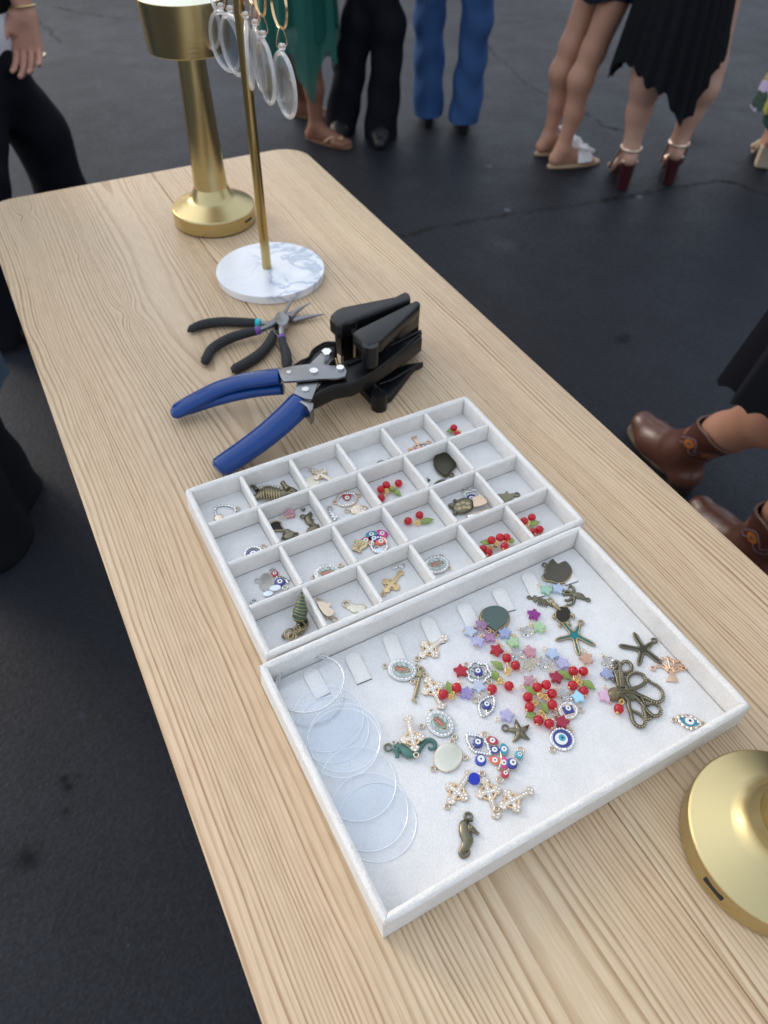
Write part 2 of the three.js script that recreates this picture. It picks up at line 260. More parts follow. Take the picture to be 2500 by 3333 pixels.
{
  const w = 0.0068, pad = new RoundedBoxGeometry(TL - 2 * w - 0.0022, 0.0034, TD - 2 * w - 0.0022, 2, 0.0006); pad.translate(TL / 2, FB - 0.0017, -TD / 2); part(trayB, 'lining_pad', boxUV(pad), felt);
  const inv = p => trayB.worldToLocal(p); trayB.updateMatrixWorld(true);
  // fabric tabs: top centre and foot centre as seen
  for (const [a, b, c, d] of [[1002, 2176, 1052, 2266], [1140, 2125, 1186, 2218], [1262, 2062, 1302, 2160], [1384, 2009, 1426, 2098], [1502, 1962, 1545, 2044], [1616, 1913, 1656, 1990], [1712, 1863, 1752, 1944], [1808, 1822, 1862, 1898]]) {
    const p = inv(at(a, b, TY + FB + 0.0016)), q = inv(at(c, d, TY + FB + 0.0006)), dir = p.clone().sub(q).setY(0).normalize(), sd = V3(-dir.z, 0, dir.x), hw = 0.0069, pts = [];
    const top = p.clone().addScaledVector(dir, -hw);
    pts.push(q.clone().addScaledVector(sd, hw), q.clone().addScaledVector(sd, -hw));
    for (let k = 0; k <= 12; k++) { const t = -Math.PI / 2 + k / 12 * Math.PI; pts.push(top.clone().addScaledVector(sd, Math.sin(t) * hw).addScaledVector(dir, Math.cos(t) * hw)); }
    const g = slab(pts, 0.0002, 0.0014, 0.0004), ps = g.attributes.position;
    for (let i = 0; i < ps.count; i++) { const t = (ps.getX(i) - q.x) * dir.x + (ps.getZ(i) - q.z) * dir.z; ps.setY(i, ps.getY(i) + FB + 0.0018 * Math.sin(clamp(t / 0.03) * Math.PI)); }
    g.computeVertexNormals(); part(trayB, 'fabric_tab', boxUV(toCreasedNormals(g, 0.7)), suede);
    const s = new THREE.BoxGeometry(2 * hw + 0.001, 0.0002, 0.0007); s.rotateY(Math.atan2(-sd.z, sd.x)); s.translate(q.x - dir.x * 0.0003, FB + 0.0002, q.z - dir.z * 0.0003); part(trayB, 'slit', s, mat(lin(0.10, 0.10, 0.11), 0.9));
  }
}

// ---------------------------------------------------------------- brass lamps, the marble stand and its key chains
const grainT = tex(256, 1024, (i, j) => { const q = 0.5 + 0.5 * (hash2(3, j) - 0.5) + 0.25 * (vnoise(i * 0.02, j * 0.9) - 0.5); return [q, q, q]; }, false);
const brass = metal(lin(0.56, 0.465, 0.24), 0.27, { anisotropy: 0.75, bumpMap: grainT, bumpScale: 0.00006 });
const brassPole = metal(lin(0.50, 0.385, 0.165), 0.28, { anisotropy: 0.5 });
const rubber = mat(lin(0.015, 0.015, 0.015), 0.8), dark = mat(lin(0.012, 0.012, 0.014), 0.45);
const steel = metal(lin(0.27, 0.275, 0.285), 0.30), gold = metal(lin(0.86, 0.62, 0.24), 0.2), paleGold = metal(lin(0.90, 0.74, 0.56), 0.22), silver = metal(lin(0.58, 0.57, 0.54), 0.25), bronze = metal(lin(0.20, 0.18, 0.125), 0.32), bronzeDark = metal(lin(0.085, 0.078, 0.060), 0.42), bronzeEdge = metal(lin(0.42, 0.34, 0.20), 0.3);
function fillet(list, r, n = 4) {                         // round the corners of a lathe profile
  const out = [list[0]];
  for (let k = 1; k < list.length - 1; k++) { const a = list[k - 1], b = list[k], c = list[k + 1], l1 = Math.hypot(a[0] - b[0], a[1] - b[1]), l2 = Math.hypot(c[0] - b[0], c[1] - b[1]), q = Math.min(b[2] || r, l1 * 0.45, l2 * 0.45); const p = [b[0] + (a[0] - b[0]) * q / l1, b[1] + (a[1] - b[1]) * q / l1], s = [b[0] + (c[0] - b[0]) * q / l2, b[1] + (c[1] - b[1]) * q / l2]; for (let i = 0; i <= n; i++) { const t = i / n; out.push([(1 - t) * (1 - t) * p[0] + 2 * t * (1 - t) * b[0] + t * t * s[0], (1 - t) * (1 - t) * p[1] + 2 * t * (1 - t) * b[1] + t * t * s[1]]); } }
  out.push(list[list.length - 1]); return out;
}
function lamp(label, p, turn) {
  const o = thing('table_lamp', label, 'lamp', p, turn, 'brass table lamps on the wood table');
  part(o, 'foot_pad', disc(V3(0, 0, 0), 0.0645, 0.0025, 64), rubber);
  const base = part(o, 'base', lathe(fillet([[0.0005, 0.0024], [0.0672, 0.0024, 0.0006], [0.0680, 0.0255, 0.0022], [0.034, 0.0415, 0.009], [0.0272, 0.058]], 0.001), 96), brass);
  part(o, 'stem', lathe([[0.0272, 0.0575], [0.0262, 0.075], [0.0200, 0.2555]], 64), brass);
  part(o, 'shade', lathe(fillet([[0.0195, 0.2550], [0.0580, 0.2550, 0.0015], [0.0622, 0.3200, 0.0006], [0.0606, 0.3200, 0.0004], [0.0592, 0.310]], 0.001), 96), brass);
  part(o, 'diffuser', lathe(fillet([[0.0004, 0.3225], [0.030, 0.3215], [0.0596, 0.3175, 0.004], [0.0586, 0.300]], 0.004), 64), mat(lin(0.80, 0.84, 0.66), 0.35, { clearcoat: 0.4 }));
  const slot = new RoundedBoxGeometry(0.0040, 0.0036, 0.0175, 3, 0.0010); slot.translate(-0.0666, 0.0150, 0); part(base, 'charging_slot', slot, rubber);
  return o;
}
const lampFar = lamp('tall brass table lamp at the far end of the table, next to the marble stand', V3(0.0455, TY, -1.198), 2.2);
lamp('brass lamp with a charging slot in its base, standing nearest the open tray', V3(0.0878, TY, -0.0309), 0.05);

const acrylic = new THREE.MeshPhysicalMaterial({ color: 0xffffff, roughness: 0.05, transmission: 0.74, thickness: 0.002, ior: 1.49, color: 0xffffff });
const acrylicThin = new THREE.MeshPhysicalMaterial({ color: lin(0.985, 0.992, 1), roughness: 0.02, transmission: 1, thickness: 0, ior: 1.52 });
const STAND = V3(0.0612, TY, -0.9875);
{
  const o = thing('jewelry_stand', 'round white marble stand with an upright brass pole', 'stand', STAND);
  const marbleT = tex(1024, 1024, (i, j) => {
    const x = i / 1024, y = j / 1024, wx = x * 5 + 1.6 * fbm(x * 4, y * 4, 4), wy = y * 5 + 1.6 * fbm(x * 4 + 9, y * 4 + 3, 4), v = Math.abs(fbm(wx, wy, 4) - 0.5) * 2, blot = sstep(0.42, 0.70, fbm(x * 2.3 + 5.1, y * 2.3 + 1.2, 4)), vein = (1 - sstep(0.0, 0.20, v)), u = x - 0.5, w = y - 0.5, clean = sstep(-0.06, 0.08, u + 0.35 * w + 0.05 + 0.10 * (fbm(x * 6, y * 6, 3) - 0.5));
    const d = (0.20 * vein + 0.16 * blot) * (0.12 + 0.88 * clean);
    return [0.93 - d * 1.02, 0.94 - d * 0.86, 0.955 - d * 0.62];
  });
  const R = 0.0815, top = lathe(fillet([[0.0004, 0.0006], [R - 0.001, 0.0006, 0.0006], [R, 0.0130, 0.0012], [0.0004, 0.0130]], 0.001), 96);
  const p = top.attributes.position, uv = top.attributes.uv; for (let i = 0; i < p.count; i++) { const e = p.getY(i); uv.setXY(i, 0.5 + p.getX(i) * 5 + e * 2, 0.5 + p.getZ(i) * 5 + e * 3); }
  part(o, 'marble_base', top, mat(0xffffff, 0.28, { map: marbleT, clearcoat: 0.3, clearcoatRoughness: 0.15 }));
  part(o, 'pole', lathe(fillet([[0.0004, 0.0131], [0.0068, 0.0131, 0.0004], [0.0068, 0.46], [0.0004, 0.463]], 0.001), 40).translate(-0.004, 0, -0.004), brassPole);
  const hub = V3(0, 0.452, 0); part(o, 'hanging_hoop', flatRing(hub, 0.058, 0.0026, 0, 0, 60), brassPole);
  part(o, 'spoke', [0, 1, 2].map(k => { const a = k * Math.PI / 3 + 0.2, d = V3(Math.cos(a), 0, Math.sin(a)); return bar(hub.clone().addScaledVector(d, -0.0562), hub.clone().addScaledVector(d, 0.0562), 0.0016); }), brassPole);
}
{
  // every key chain hangs in its own turn: middle of the disc as seen, its distance, how far it is turned from facing the lens, its lean
  const R = 0.0365, proto = thing('keychain', '', 'key chain', V3(0, 0, 0), 0, 'clear acrylic key chains hanging from the stand');
  const prof = []; for (let k = 0; k <= 14; k++) { const a = k / 14 * 2 * Math.PI; prof.push([R - 0.0028 + 0.0026 * Math.cos(a), 0.0024 * Math.sin(a)]); }
  const rim = lathe(prof, 72); rim.rotateX(Math.PI / 2);
  part(proto, 'frame', rim, acrylic);
  for (const s of [-1, 1]) { const g = new THREE.CylinderGeometry(R - 0.0054, R - 0.0054, 0.0005, 64); g.rotateX(Math.PI / 2); g.translate(0, 0, s * 0.0016); part(proto, 'pane', g, acrylicThin); }
  const lug = new RoundedBoxGeometry(0.0085, 0.0085, 0.0042, 3, 0.0016); lug.translate(0, R + 0.0032, 0); part(proto, 'lug', lug, acrylic);
  const knob = new THREE.CylinderGeometry(0.0032, 0.0032, 0.007, 20); knob.rotateX(Math.PI / 2); knob.translate(0, R + 0.0042, 0); part(proto, 'hinge_pin', knob, acrylic);
  const w = [V3(0, R + 0.0245, 0.0), V3(0.0012, R + 0.0230, 0.0020), V3(0.001, R + 0.0130, 0.0058), V3(0, R + 0.0050, 0.0062), V3(0, R + 0.0042, 0.0040), V3(0, R + 0.0042, -0.0040), V3(0, R + 0.0050, -0.0062), V3(-0.001, R + 0.0130, -0.0058), V3(-0.0012, R + 0.0230, -0.0020)];
  part(proto, 'wire_link', pipe(w, 0.00055, true, 60, 7), metal(lin(0.75, 0.48, 0.27), 0.25));
  const RG = 0.0225, cy = R + 0.0235 + RG - 0.0008;
  const coil = []; for (let k = 0; k <= 96; k++) { const a = k / 48 * 2 * Math.PI - Math.PI / 2; coil.push(V3(Math.cos(a) * RG, cy + Math.sin(a) * RG, -0.0013 + 0.0026 * k / 96)); }
  part(proto, 'split_ring', pipe(coil, 0.00105, false, 160, 8), metal(lin(0.86, 0.63, 0.36), 0.18));
  const list = [[927, 278, 0.885, 62, 0, 'clear acrylic key chain hanging lowest and furthest from the brass pole, beside the green skirt'], [866, 235, 0.905, 66, 0, 'clear acrylic key chain just behind the lowest hanging one'], [842, 196, 0.93, 70, 0, 'clear acrylic key chain mostly hidden behind two others, touching the brass pole'], [812, 180, 0.875, 84, 0, 'clear acrylic key chain seen edge on, hanging in front of the brass pole'], [762, 148, 0.965, 52, 0, 'clear acrylic key chain behind the pole, the one with an inner ring showing'], [733, 137, 0.985, 46, 0, 'clear acrylic key chain behind the brass pole, larger outline of the left bunch'], [672, 62, 1.0, 50, 0, 'clear acrylic key chain hanging in front of the lamp shade']];
  const face = Math.atan2(-FH.x, -FH.z);
  list.forEach(([x, y, d, turn, lean, label], k) => { const o = k ? copy(proto, label) : proto; o.userData.label = label; o.position.copy(away(x, y, d)); o.rotation.set(0, face - turn * Math.PI / 180, 0); });
}

// ---------------------------------------------------------------- tools
const grip = mat(lin(0.018, 0.019, 0.021), 0.72), cast = mat(lin(0.006, 0.0064, 0.0075), 0.36, { specularIntensity: 0.7 }), bluePlastic = mat(lin(0.004, 0.044, 0.205), 0.2, { specularIntensity: 0.5, clearcoat: 0.3, clearcoatRoughness: 0.06 });
const PL = (x, y, h) => at(600 + x / 3.606, 930 + y / 3.606, TY + h);     // in the corner of the picture with the pliers
const toLocal = (o, list) => list.map(a => a.isVector3 ? a.clone().sub(o.position) : [a[0].clone().sub(o.position), a[1]]);
function handle(o, list) { part(o, 'handle', worm(toLocal(o, list), 34, 14), grip); }
{
  const o = thing('pliers', 'black handled pliers with a turquoise collar, lying under the other pair', 'pliers', PL(1150, 420, 0), 0, 'jewelry pliers lying by the marble stand');
  handle(o, [[PL(44, 535, 0.006), 0.0022], [PL(90, 505, 0.0065), 0.0056], [PL(220, 455, 0.0075), 0.0066], [PL(420, 425, 0.0075), 0.0066], [PL(640, 428, 0.0072), 0.0064], [PL(846, 436, 0.0072), 0.0060]]);
  handle(o, [[PL(552, 990, 0.006), 0.0040], [PL(600, 975, 0.007), 0.0066], [PL(760, 890, 0.0075), 0.0072], [PL(900, 790, 0.0075), 0.0072], [PL(1000, 670, 0.0072), 0.0068], [PL(1050, 560, 0.0070), 0.0056]]);
  part(o, 'collar', worm(toLocal(o, [[PL(838, 436, 0.0072), 0.0064], [PL(896, 440, 0.0070), 0.0058]]), 4, 16), mat(lin(0.02, 0.50, 0.58), 0.4));
  part(o, 'jaw', [worm(toLocal(o, [[PL(890, 440, 0.0068), 0.0036], [PL(1010, 440, 0.0062), 0.0040], [PL(1120, 430, 0.0052), 0.0052], [PL(1230, 345, 0.0050), 0.0044], [PL(1320, 285, 0.0048), 0.0022]]), 24, 12, 0.75)], steel);
  part(o, 'jaw', [worm(toLocal(o, [[PL(1052, 560, 0.0066), 0.0036], [PL(1110, 480, 0.006), 0.0044], [PL(1210, 400, 0.0056), 0.0050], [PL(1310, 398, 0.0058), 0.0052], [PL(1450, 368, 0.0056), 0.0036], [PL(1645, 332, 0.0052), 0.0012]]), 30, 12, 0.75)], steel);
  const q = thing('pliers', 'black handled pliers with purple collars and a spring, lying on top of the other pair', 'pliers', PL(1150, 370, 0), 0, 'jewelry pliers lying by the marble stand');
  handle(q, [[PL(205, 905, 0.006), 0.0030], [PL(240, 880, 0.0072), 0.0062], [PL(330, 740, 0.0082), 0.0068], [PL(520, 625, 0.010), 0.0068], [PL(700, 565, 0.012), 0.0064], [PL(848, 530, 0.013), 0.0058]]);
  handle(q, [[PL(1200, 975, 0.0075), 0.0050], [PL(1204, 900, 0.0085), 0.0070], [PL(1190, 780, 0.010), 0.0068], [PL(1160, 690, 0.0115), 0.0058], [PL(1145, 618, 0.0125), 0.0050]]);
  const purple = mat(lin(0.16, 0.06, 0.30), 0.4);
  part(q, 'collar', worm(toLocal(q, [[PL(828, 534, 0.013), 0.0062], [PL(892, 520, 0.0132), 0.0056]]), 4, 16), purple);
  part(q, 'collar', worm(toLocal(q, [[PL(1150, 630, 0.0125), 0.0054], [PL(1142, 594, 0.0130), 0.0050]]), 4, 16), purple);
  part(q, 'jaw', [worm(toLocal(q, [[PL(885, 522, 0.0132), 0.0036], [PL(990, 478, 0.0135), 0.0042], [PL(1080, 420, 0.0138), 0.0056]]), 16, 12), worm(toLocal(q, [[PL(1225, 375, 0.0125), 0.0046], [PL(1300, 310, 0.0118), 0.0034], [PL(1468, 206, 0.0105), 0.0011]]), 18, 12)], steel);
  part(q, 'jaw', [worm(toLocal(q, [[PL(1142, 600, 0.0130), 0.0034], [PL(1140, 520, 0.0135), 0.0044], [PL(1160, 440, 0.0138), 0.0056]]), 16, 12), worm(toLocal(q, [[PL(1168, 330, 0.0150), 0.0030], [PL(1215, 250, 0.0150), 0.0022], [PL(1286, 138, 0.0140), 0.0008]]), 18, 12)], steel);
  const b = [[1062, 345], [1100, 300], [1170, 298], [1222, 330], [1232, 380], [1205, 440], [1170, 468], [1110, 452], [1058, 395]].map(a => PL(a[0], a[1], 0.019)); part(q, 'joint', slab(toLocal(q, b), 0.0085, 0.0190, 0.0012), steel);
  part(q, 'spring', [pipe(toLocal(q, [PL(905, 528, 0.013), PL(1000, 512, 0.0128), PL(1038, 516, 0.0128), PL(1080, 570, 0.0128), PL(1118, 612, 0.0128)]), 0.0007, false, 30, 6), pipe(toLocal(q, [PL(915, 545, 0.011), PL(985, 556, 0.0105), PL(1000, 570, 0.0100)]), 0.0006, false, 20, 6)], steel);
}
{
  const K = (x, y, h) => at(950 + x / 3.53, 930 + y / 3.53, TY + h), Z = (x, y, h) => at(500 + x / 1.659, 700 + y / 1.659, TY + h);
  const o = thing('punch_press', 'hand punch press with blue handles, steel levers and a black cast head', 'hand punch', K(700, 900, 0));
  const sl = (name, pts, h1, h0, m, bev = 0.0012, f = K) => part(o, name, slab(toLocal(o, pts.map(p => f(p[0], p[1], h1))), h0, h1, bev, [], 3), m);
  const upright = (a, b, th, side) => { const d = b.clone().sub(a).setY(0).normalize(), s = V3(-d.z, 0, d.x).multiplyScalar(side * th); return [a, b, b.clone().add(s), a.clone().add(s)]; };
  // rear die block: cap, upright plate, rounded end
  sl('die_block', [[436, 372], [446, 330], [500, 275], [575, 240], [1180, 122], [1300, 62], [1350, 84], [1366, 128], [1362, 155], [735, 392], [700, 415], [620, 428], [575, 462], [520, 452]], 0.086, 0.066, cast, 0.003);
  part(o, 'die_block', slab(toLocal(o, upright(K(585, 455, 0.066), K(1362, 150, 0.066), 0.007, -1)), 0.0005, 0.0655, 0.0008), cast);
  part(o, 'die_block', slab(toLocal(o, upright(K(560, 470, 0.066), K(640, 432, 0.066), 0.012, -1)), 0.020, 0.0655, 0.002), cast);
  part(o, 'die_plate', slab(toLocal(o, upright(K(728, 420, 0.083), K(1352, 158, 0.083), 0.0042, -1)), 0.02, 0.0835, 0.0014), metal(lin(0.26, 0.24, 0.215), 0.42));
  part(o, 'guide_post', bar(K(672, 478, 0.072).sub(o.position), K(720, 540, 0.072).sub(o.position), 0.0038, 14), steel);
  // front die block
  sl('die_block', [[700, 545], [760, 495], [1425, 168], [1462, 178], [1476, 205], [1390, 300], [1062, 602], [1040, 630], [935, 672], [870, 694], [800, 640]], 0.087, 0.071, cast, 0.0022);
  part(o, 'die_block', slab(toLocal(o, upright(K(742, 520, 0.071), K(1474, 196, 0.071), 0.0075, -1)), 0.0005, 0.0705, 0.0008), cast);
  { const a = K(1474, 206, 0.071).sub(o.position), b = K(1085, 600, 0.071).sub(o.position), c = K(760, 560, 0.071).sub(o.position); part(o, 'gusset', slab([a, b, c], 0.040, 0.0705, 0.001), cast); }
  const boss = (x, y, h1, h0, r) => { const p = K(x, y, h1).sub(o.position); const g = new THREE.CylinderGeometry(r, r, h1 - h0, 24); g.translate(p.x, (h1 + h0) / 2, p.z); part(o, 'boss', g, cast); };
  boss(900, 668, 0.0865, 0.058, 0.0098); boss(1005, 1232, 0.024, 0.0008, 0.0098);
  // the cast arm through the middle, its raised border, and the low flange at the table
  sl('cast_arm', [[560, 880], [760, 800], [1000, 700], [1488, 505], [1494, 600], [1180, 830], [885, 1030], [690, 1128], [600, 1140], [480, 1165], [212, 1290], [262, 1210], [350, 1080]], 0.050, 0.030, cast, 0.002);
  part(o, 'rib', pipe(toLocal(o, [K(1488, 545, 0.0512), K(1180, 800, 0.0512), K(885, 1015, 0.0512), K(690, 1115, 0.0512), K(480, 1152, 0.0512), K(222, 1278, 0.0512)]), 0.0016, false, 60, 8), cast);
  part(o, 'rib', pipe(toLocal(o, [K(640, 905, 0.0515), K(860, 815, 0.0515), K(1010, 745, 0.0515), K(1478, 522, 0.0515)]), 0.0020, false, 40, 8), cast);
  sl('cast_arm', [[1488, 505], [1496, 615], [1180, 845], [950, 1010], [800, 930], [1000, 720]], 0.0298, 0.0107, cast, 0.001);
  sl('cast_arm', [[0, 955], [100, 880], [196, 832], [240, 745], [300, 700], [390, 655], [505, 652], [520, 760], [470, 900], [300, 1000], [120, 1040]], 0.047, 0.028, cast, 0.002);
  part(o, 'rib', pipe(toLocal(o, [K(0, 945, 0.049), K(100, 872, 0.049), K(192, 828, 0.049), K(238, 748, 0.049), K(300, 700, 0.049), K(390, 656, 0.049), K(500, 655, 0.049)]), 0.0017, false, 50, 8), cast);
  sl('flange', [[1510, 872], [1405, 925], [1146, 1265], [1075, 1300], [965, 1338], [905, 1300], [780, 1170], [900, 1110], [1000, 1060], [1300, 900]], 0.0105, 0.0006, cast, 0.0015);
  part(o, 'rib', pipe(toLocal(o, [K(1392, 930, 0.013), K(1150, 1075, 0.013), K(1000, 1130, 0.013)]), 0.0022, false, 30, 8), cast);
  part(o, 'rib', slab(toLocal(o, upright(K(935, 1080, 0.026), K(1012, 1215, 0.026), 0.003, -1)), 0.010, 0.026, 0.0008), cast);
  part(o, 'screw', disc(K(1160, 612, 0.062).sub(o.position).setY(0.060), 0.0022, 0.0012, 16), steel);
  // steel levers and their fixings
  sl('lever', [[335, 772], [368, 745], [425, 745], [470, 790], [478, 838], [430, 892], [340, 1060], [300, 1130], [232, 1302], [140, 1290], [20, 1232], [62, 1108], [150, 965], [240, 860]], 0.0545, 0.0515, steel, 0.0006);
  sl('lever', [[670, 830], [760, 812], [842, 803], [1000, 812], [1034, 820], [1047, 845], [1036, 868], [990, 880], [880, 884], [780, 893], [700, 898], [685, 872]], 0.0590, 0.0560, steel, 0.0006, Z);
  const fix = (x, y, h, r, t, f, n = 20) => part(o, 'rivet', disc(f(x, y, h).sub(o.position).setY(h - 0.001), r, t, n), metal(lin(0.80, 0.80, 0.80), 0.18));
  fix(865, 842, 0.0600, 0.0050, 0.0022, Z); fix(820, 942, 0.0550, 0.0042, 0.0020, Z); fix(730, 848, 0.0595, 0.0030, 0.0015, Z);
  fix(935, 752, 0.0555, 0.0062, 0.0060, Z, 6); fix(935, 748, 0.0612, 0.0038, 0.0022, Z); fix(1008, 828, 0.0600, 0.0046, 0.0030, Z);
  part(o, 'pull_rod', bar(K(505, 845, 0.052).sub(o.position), K(535, 930, 0.056).sub(o.position), 0.0022), brassPole);
  part(o, 'lever_sleeve', slab(toLocal(o, [[758, 962], [850, 1012], [864, 1022], [862, 1050], [845, 1072], [828, 1040], [752, 985]].map(p => Z(p[0], p[1], 0.050))), 0.032, 0.0515, 0.001), steel);
  // dipped blue handles: an upper skin and the folded inner edge
  part(o, 'handle', [worm(toLocal(o, [[Z(104, 1068, 0.010), 0.0080], [Z(125, 1058, 0.0125), 0.0120], [Z(230, 1000, 0.020), 0.0126], [Z(350, 940, 0.030), 0.0126], [Z(480, 900, 0.039), 0.0128], [Z(600, 880, 0.046), 0.0130], [Z(688, 868, 0.050), 0.0128]]), 50, 18, 0.62), worm(toLocal(o, [[Z(120, 1078, 0.008), 0.0060], [Z(250, 1030, 0.012), 0.0075], [Z(400, 985, 0.022), 0.0078], [Z(560, 952, 0.030), 0.0080], [Z(700, 938, 0.036), 0.0080]]), 40, 14, 0.8)], bluePlastic);
  part(o, 'handle', worm(toLocal(o, [[Z(346, 1378, 0.012), 0.0090], [Z(366, 1360, 0.0135), 0.0138], [Z(470, 1290, 0.017), 0.0148], [Z(600, 1195, 0.024), 0.0155], [Z(710, 1100, 0.033), 0.0160], [Z(802, 1012, 0.0415), 0.0165]]), 50, 20, 0.78), bluePlastic);
}

// ---------------------------------------------------------------- charms
const gem = metal(lin(0.93, 0.94, 0.96), 0.10), enamel = c => mat(c, 0.18, { clearcoat: 1, clearcoatRoughness: 0.05 });
const EN = { navy: enamel(lin(0.008, 0.018, 0.22)), royal: enamel(lin(0.010, 0.035, 0.40)), white: enamel(lin(0.80, 0.80, 0.78)), black: enamel(lin(0.006, 0.006, 0.008)), teal: enamel(lin(0.01, 0.26, 0.40)), aqua: enamel(lin(0.03, 0.34, 0.46)), red: enamel(lin(0.45, 0.010, 0.025)), orange: enamel(lin(0.72, 0.10, 0.025)), pink: enamel(lin(0.62, 0.02, 0.26)), mint: enamel(lin(0.72, 0.80, 0.76)) };
const roseGold = metal(lin(0.80, 0.56, 0.40), 0.30), frameGold = metal(lin(0.68, 0.56, 0.42), 0.24), brushed = metal(lin(0.72, 0.68, 0.56), 0.42), verdigris = mat(lin(0.09, 0.20, 0.175), 0.55, { metalness: 0.35 }), tealPatina = mat(lin(0.015, 0.20, 0.22), 0.5, { metalness: 0.3 }), slate = mat(lin(0.075, 0.115, 0.100), 0.35, { metalness: 0.4, clearcoat: 0.3 });
function charm(name, label, cat, px, py, lvl = FB, group) {
  const o = thing(name, label, cat, at(px, py, TY + lvl), 0, group);
  o.L = (x, y, h = 0) => at(x, y, TY + lvl + h).sub(o.position);
  o.s = at(px + 1, py, TY + lvl).distanceTo(at(px, py, TY + lvl)); return o;
}
const loop = (o, x, y, h = 0.0012, R = 0.0019, r = 0.00065, m = frameGold, name = 'loop') => part(o, name, flatRing(o.L(x, y, h), R, r), m);
const gemShape = (() => { const a = new THREE.CylinderGeometry(0.5, 1, 0.5, 8, 1).toNonIndexed(); a.computeVertexNormals(); return a; })();
function stones(o, pts, r, name = 'rhinestones') { let k = 0; part(o, name, pts.map(p => { const g = gemShape.clone(); g.rotateY((k++ * 1.7) % 3); g.scale(r, r, r); g.rotateX((hash2(k, 5) - 0.5) * 0.35); g.rotateZ((hash2(k, 9) - 0.5) * 0.35); g.translate(p.x, p.y, p.z); return g; }), gem, 'stuff'); }
const dome = (p, r, h, sx = 1, sz = 1, turn = 0, n = 28) => { const g = lathe([[r, 0], [r, h * 0.45], [r * 0.93, h * 0.78], [r * 0.72, h * 0.96], [r * 0.4, h], [0.0002, h]], n); g.scale(sx, 1, sz); g.rotateY(turn); g.translate(p.x, p.y, p.z); return g; };
// an eye bead: coloured dome, white disc set a little aside, iris and pupil
function eyeBead(o, x, y, h, r, m, { sx = 1, sz = 1, turn = 0, ox = 0, oy = 0, white = 0.56, iris = null, pupil = 0.19, ht = 0.0019 } = {}) {
  const p = o.L(x, y, h), q = part(o, 'eye_bead', dome(p, r, ht, sx, sz, turn), m), c = o.L(x + ox, y + oy, h); c.y = p.y + ht - 0.00008;
  part(o, 'white_ring', disc(c, r * white * Math.min(1, (sx + sz) / 2), 0.00024, 26), EN.white);
  if (iris) part(o, 'iris', disc(c, r * white * 0.56, 0.00042, 22), iris);
  part(o, 'pupil', disc(c, r * pupil, 0.0006, 14), EN.black);
}
function outlineFrame(o, pts, h, r, m, n = 90, name = 'frame') { const q = pts.map(p => o.L(p[0], p[1], h)), g = pipe(q, r, true, n, 8); part(o, name, g, m); return new THREE.CatmullRomCurve3(q, true, 'centripetal'); }
function stoneFrame(o, pts, h, r, m, count, gr) { const c = outlineFrame(o, pts, h, r, m); const q = []; for (let k = 0; k < count; k++) q.push(c.getPointAt(k / count).add(V3(0, r * 0.75, 0))); stones(o, q, gr); }
function rimPlate(o, pts, rimR, mRim, mIn, h = 0.0012, plate = 0.0008, n = 90) { const q = smooth(pts.map(p => o.L(p[0], p[1], h)), n); part(o, 'rim', pipe(q.slice(0, -1), rimR, true, n * 2, 8), mRim); part(o, 'plate', slab(q.slice(0, -1).map(p => V3(p.x, 0, p.z)), h - plate, h - 0.0001, 0), mIn); }
const wormOf = (o, list, n = 22, s = 9, flat = 1) => worm(list.map(a => [o.L(a[0], a[1], a[2]), a[3]]), n, s, flat);

// --- crosses set with stones
const crossLen = 0.0385;
const crossProto = (() => {
  const o = new THREE.Group(), w = 0.0024, P = [];
  const arm = (l, a) => { const c = Math.cos(a), s = Math.sin(a); for (const [u, v] of [[w, -w], [l - 0.0058, -w * 0.95], [l - 0.0048, -w * 1.75], [l - 0.0034, -w * 1.85], [l - 0.0026, -w * 1.45], [l - 0.0014, -w * 1.3], [l - 0.0008, -w * 0.7], [l, 0], [l - 0.0008, w * 0.7], [l - 0.0014, w * 1.3], [l - 0.0026, w * 1.45], [l - 0.0034, w * 1.85], [l - 0.0048, w * 1.75], [l - 0.0058, w * 0.95]]) P.push(V3(u * c - v * s, 0, u * s + v * c)); };
  arm(0.0112, 0); arm(0.0228, Math.PI / 2); arm(0.0112, Math.PI); arm(0.0128, -Math.PI / 2);   // +z is the long arm, -z the loop
  part(o, 'frame', slab(P.reverse(), 0, 0.0017, 0.0004), frameGold);
  const q = []; const add = (x, z) => q.push(V3(x, 0.0019, z));
  add(0, 0); for (const a of [[1, 0, 0.0112], [-1, 0, 0.0112], [0, 1, 0.0228], [0, -1, 0.0128]]) { const [cx, cz, l] = a; for (let u = 0.0026; u < l - 0.0052; u += 0.0025) add(cx * u, cz * u); for (const s of [-1, 1]) add(cx * (l - 0.0040) + s * cz * 0.0019, cz * (l - 0.0040) + s * cx * 0.0019); add(cx * (l - 0.0016), cz * (l - 0.0016)); }
  stones(o, q, 0.00118);
  part(o, 'wreath', [...Array(26).keys()].map(k => ball(V3(Math.cos(k / 26 * 6.283) * 0.0064, 0.0008 + 0.0003 * (k % 2), Math.sin(k / 26 * 6.283) * 0.0064), 0.0010, 1, 1, 1, 7)).concat([flatRing(V3(0, 0.0008, 0), 0.0056, 0.0007, 0, 0, 30)]), metal(lin(0.78, 0.58, 0.36), 0.32));
  part(o, 'loop', flatRing(V3(0, 0.0010, -0.0155), 0.0021, 0.0008), frameGold);
  return o;
})();
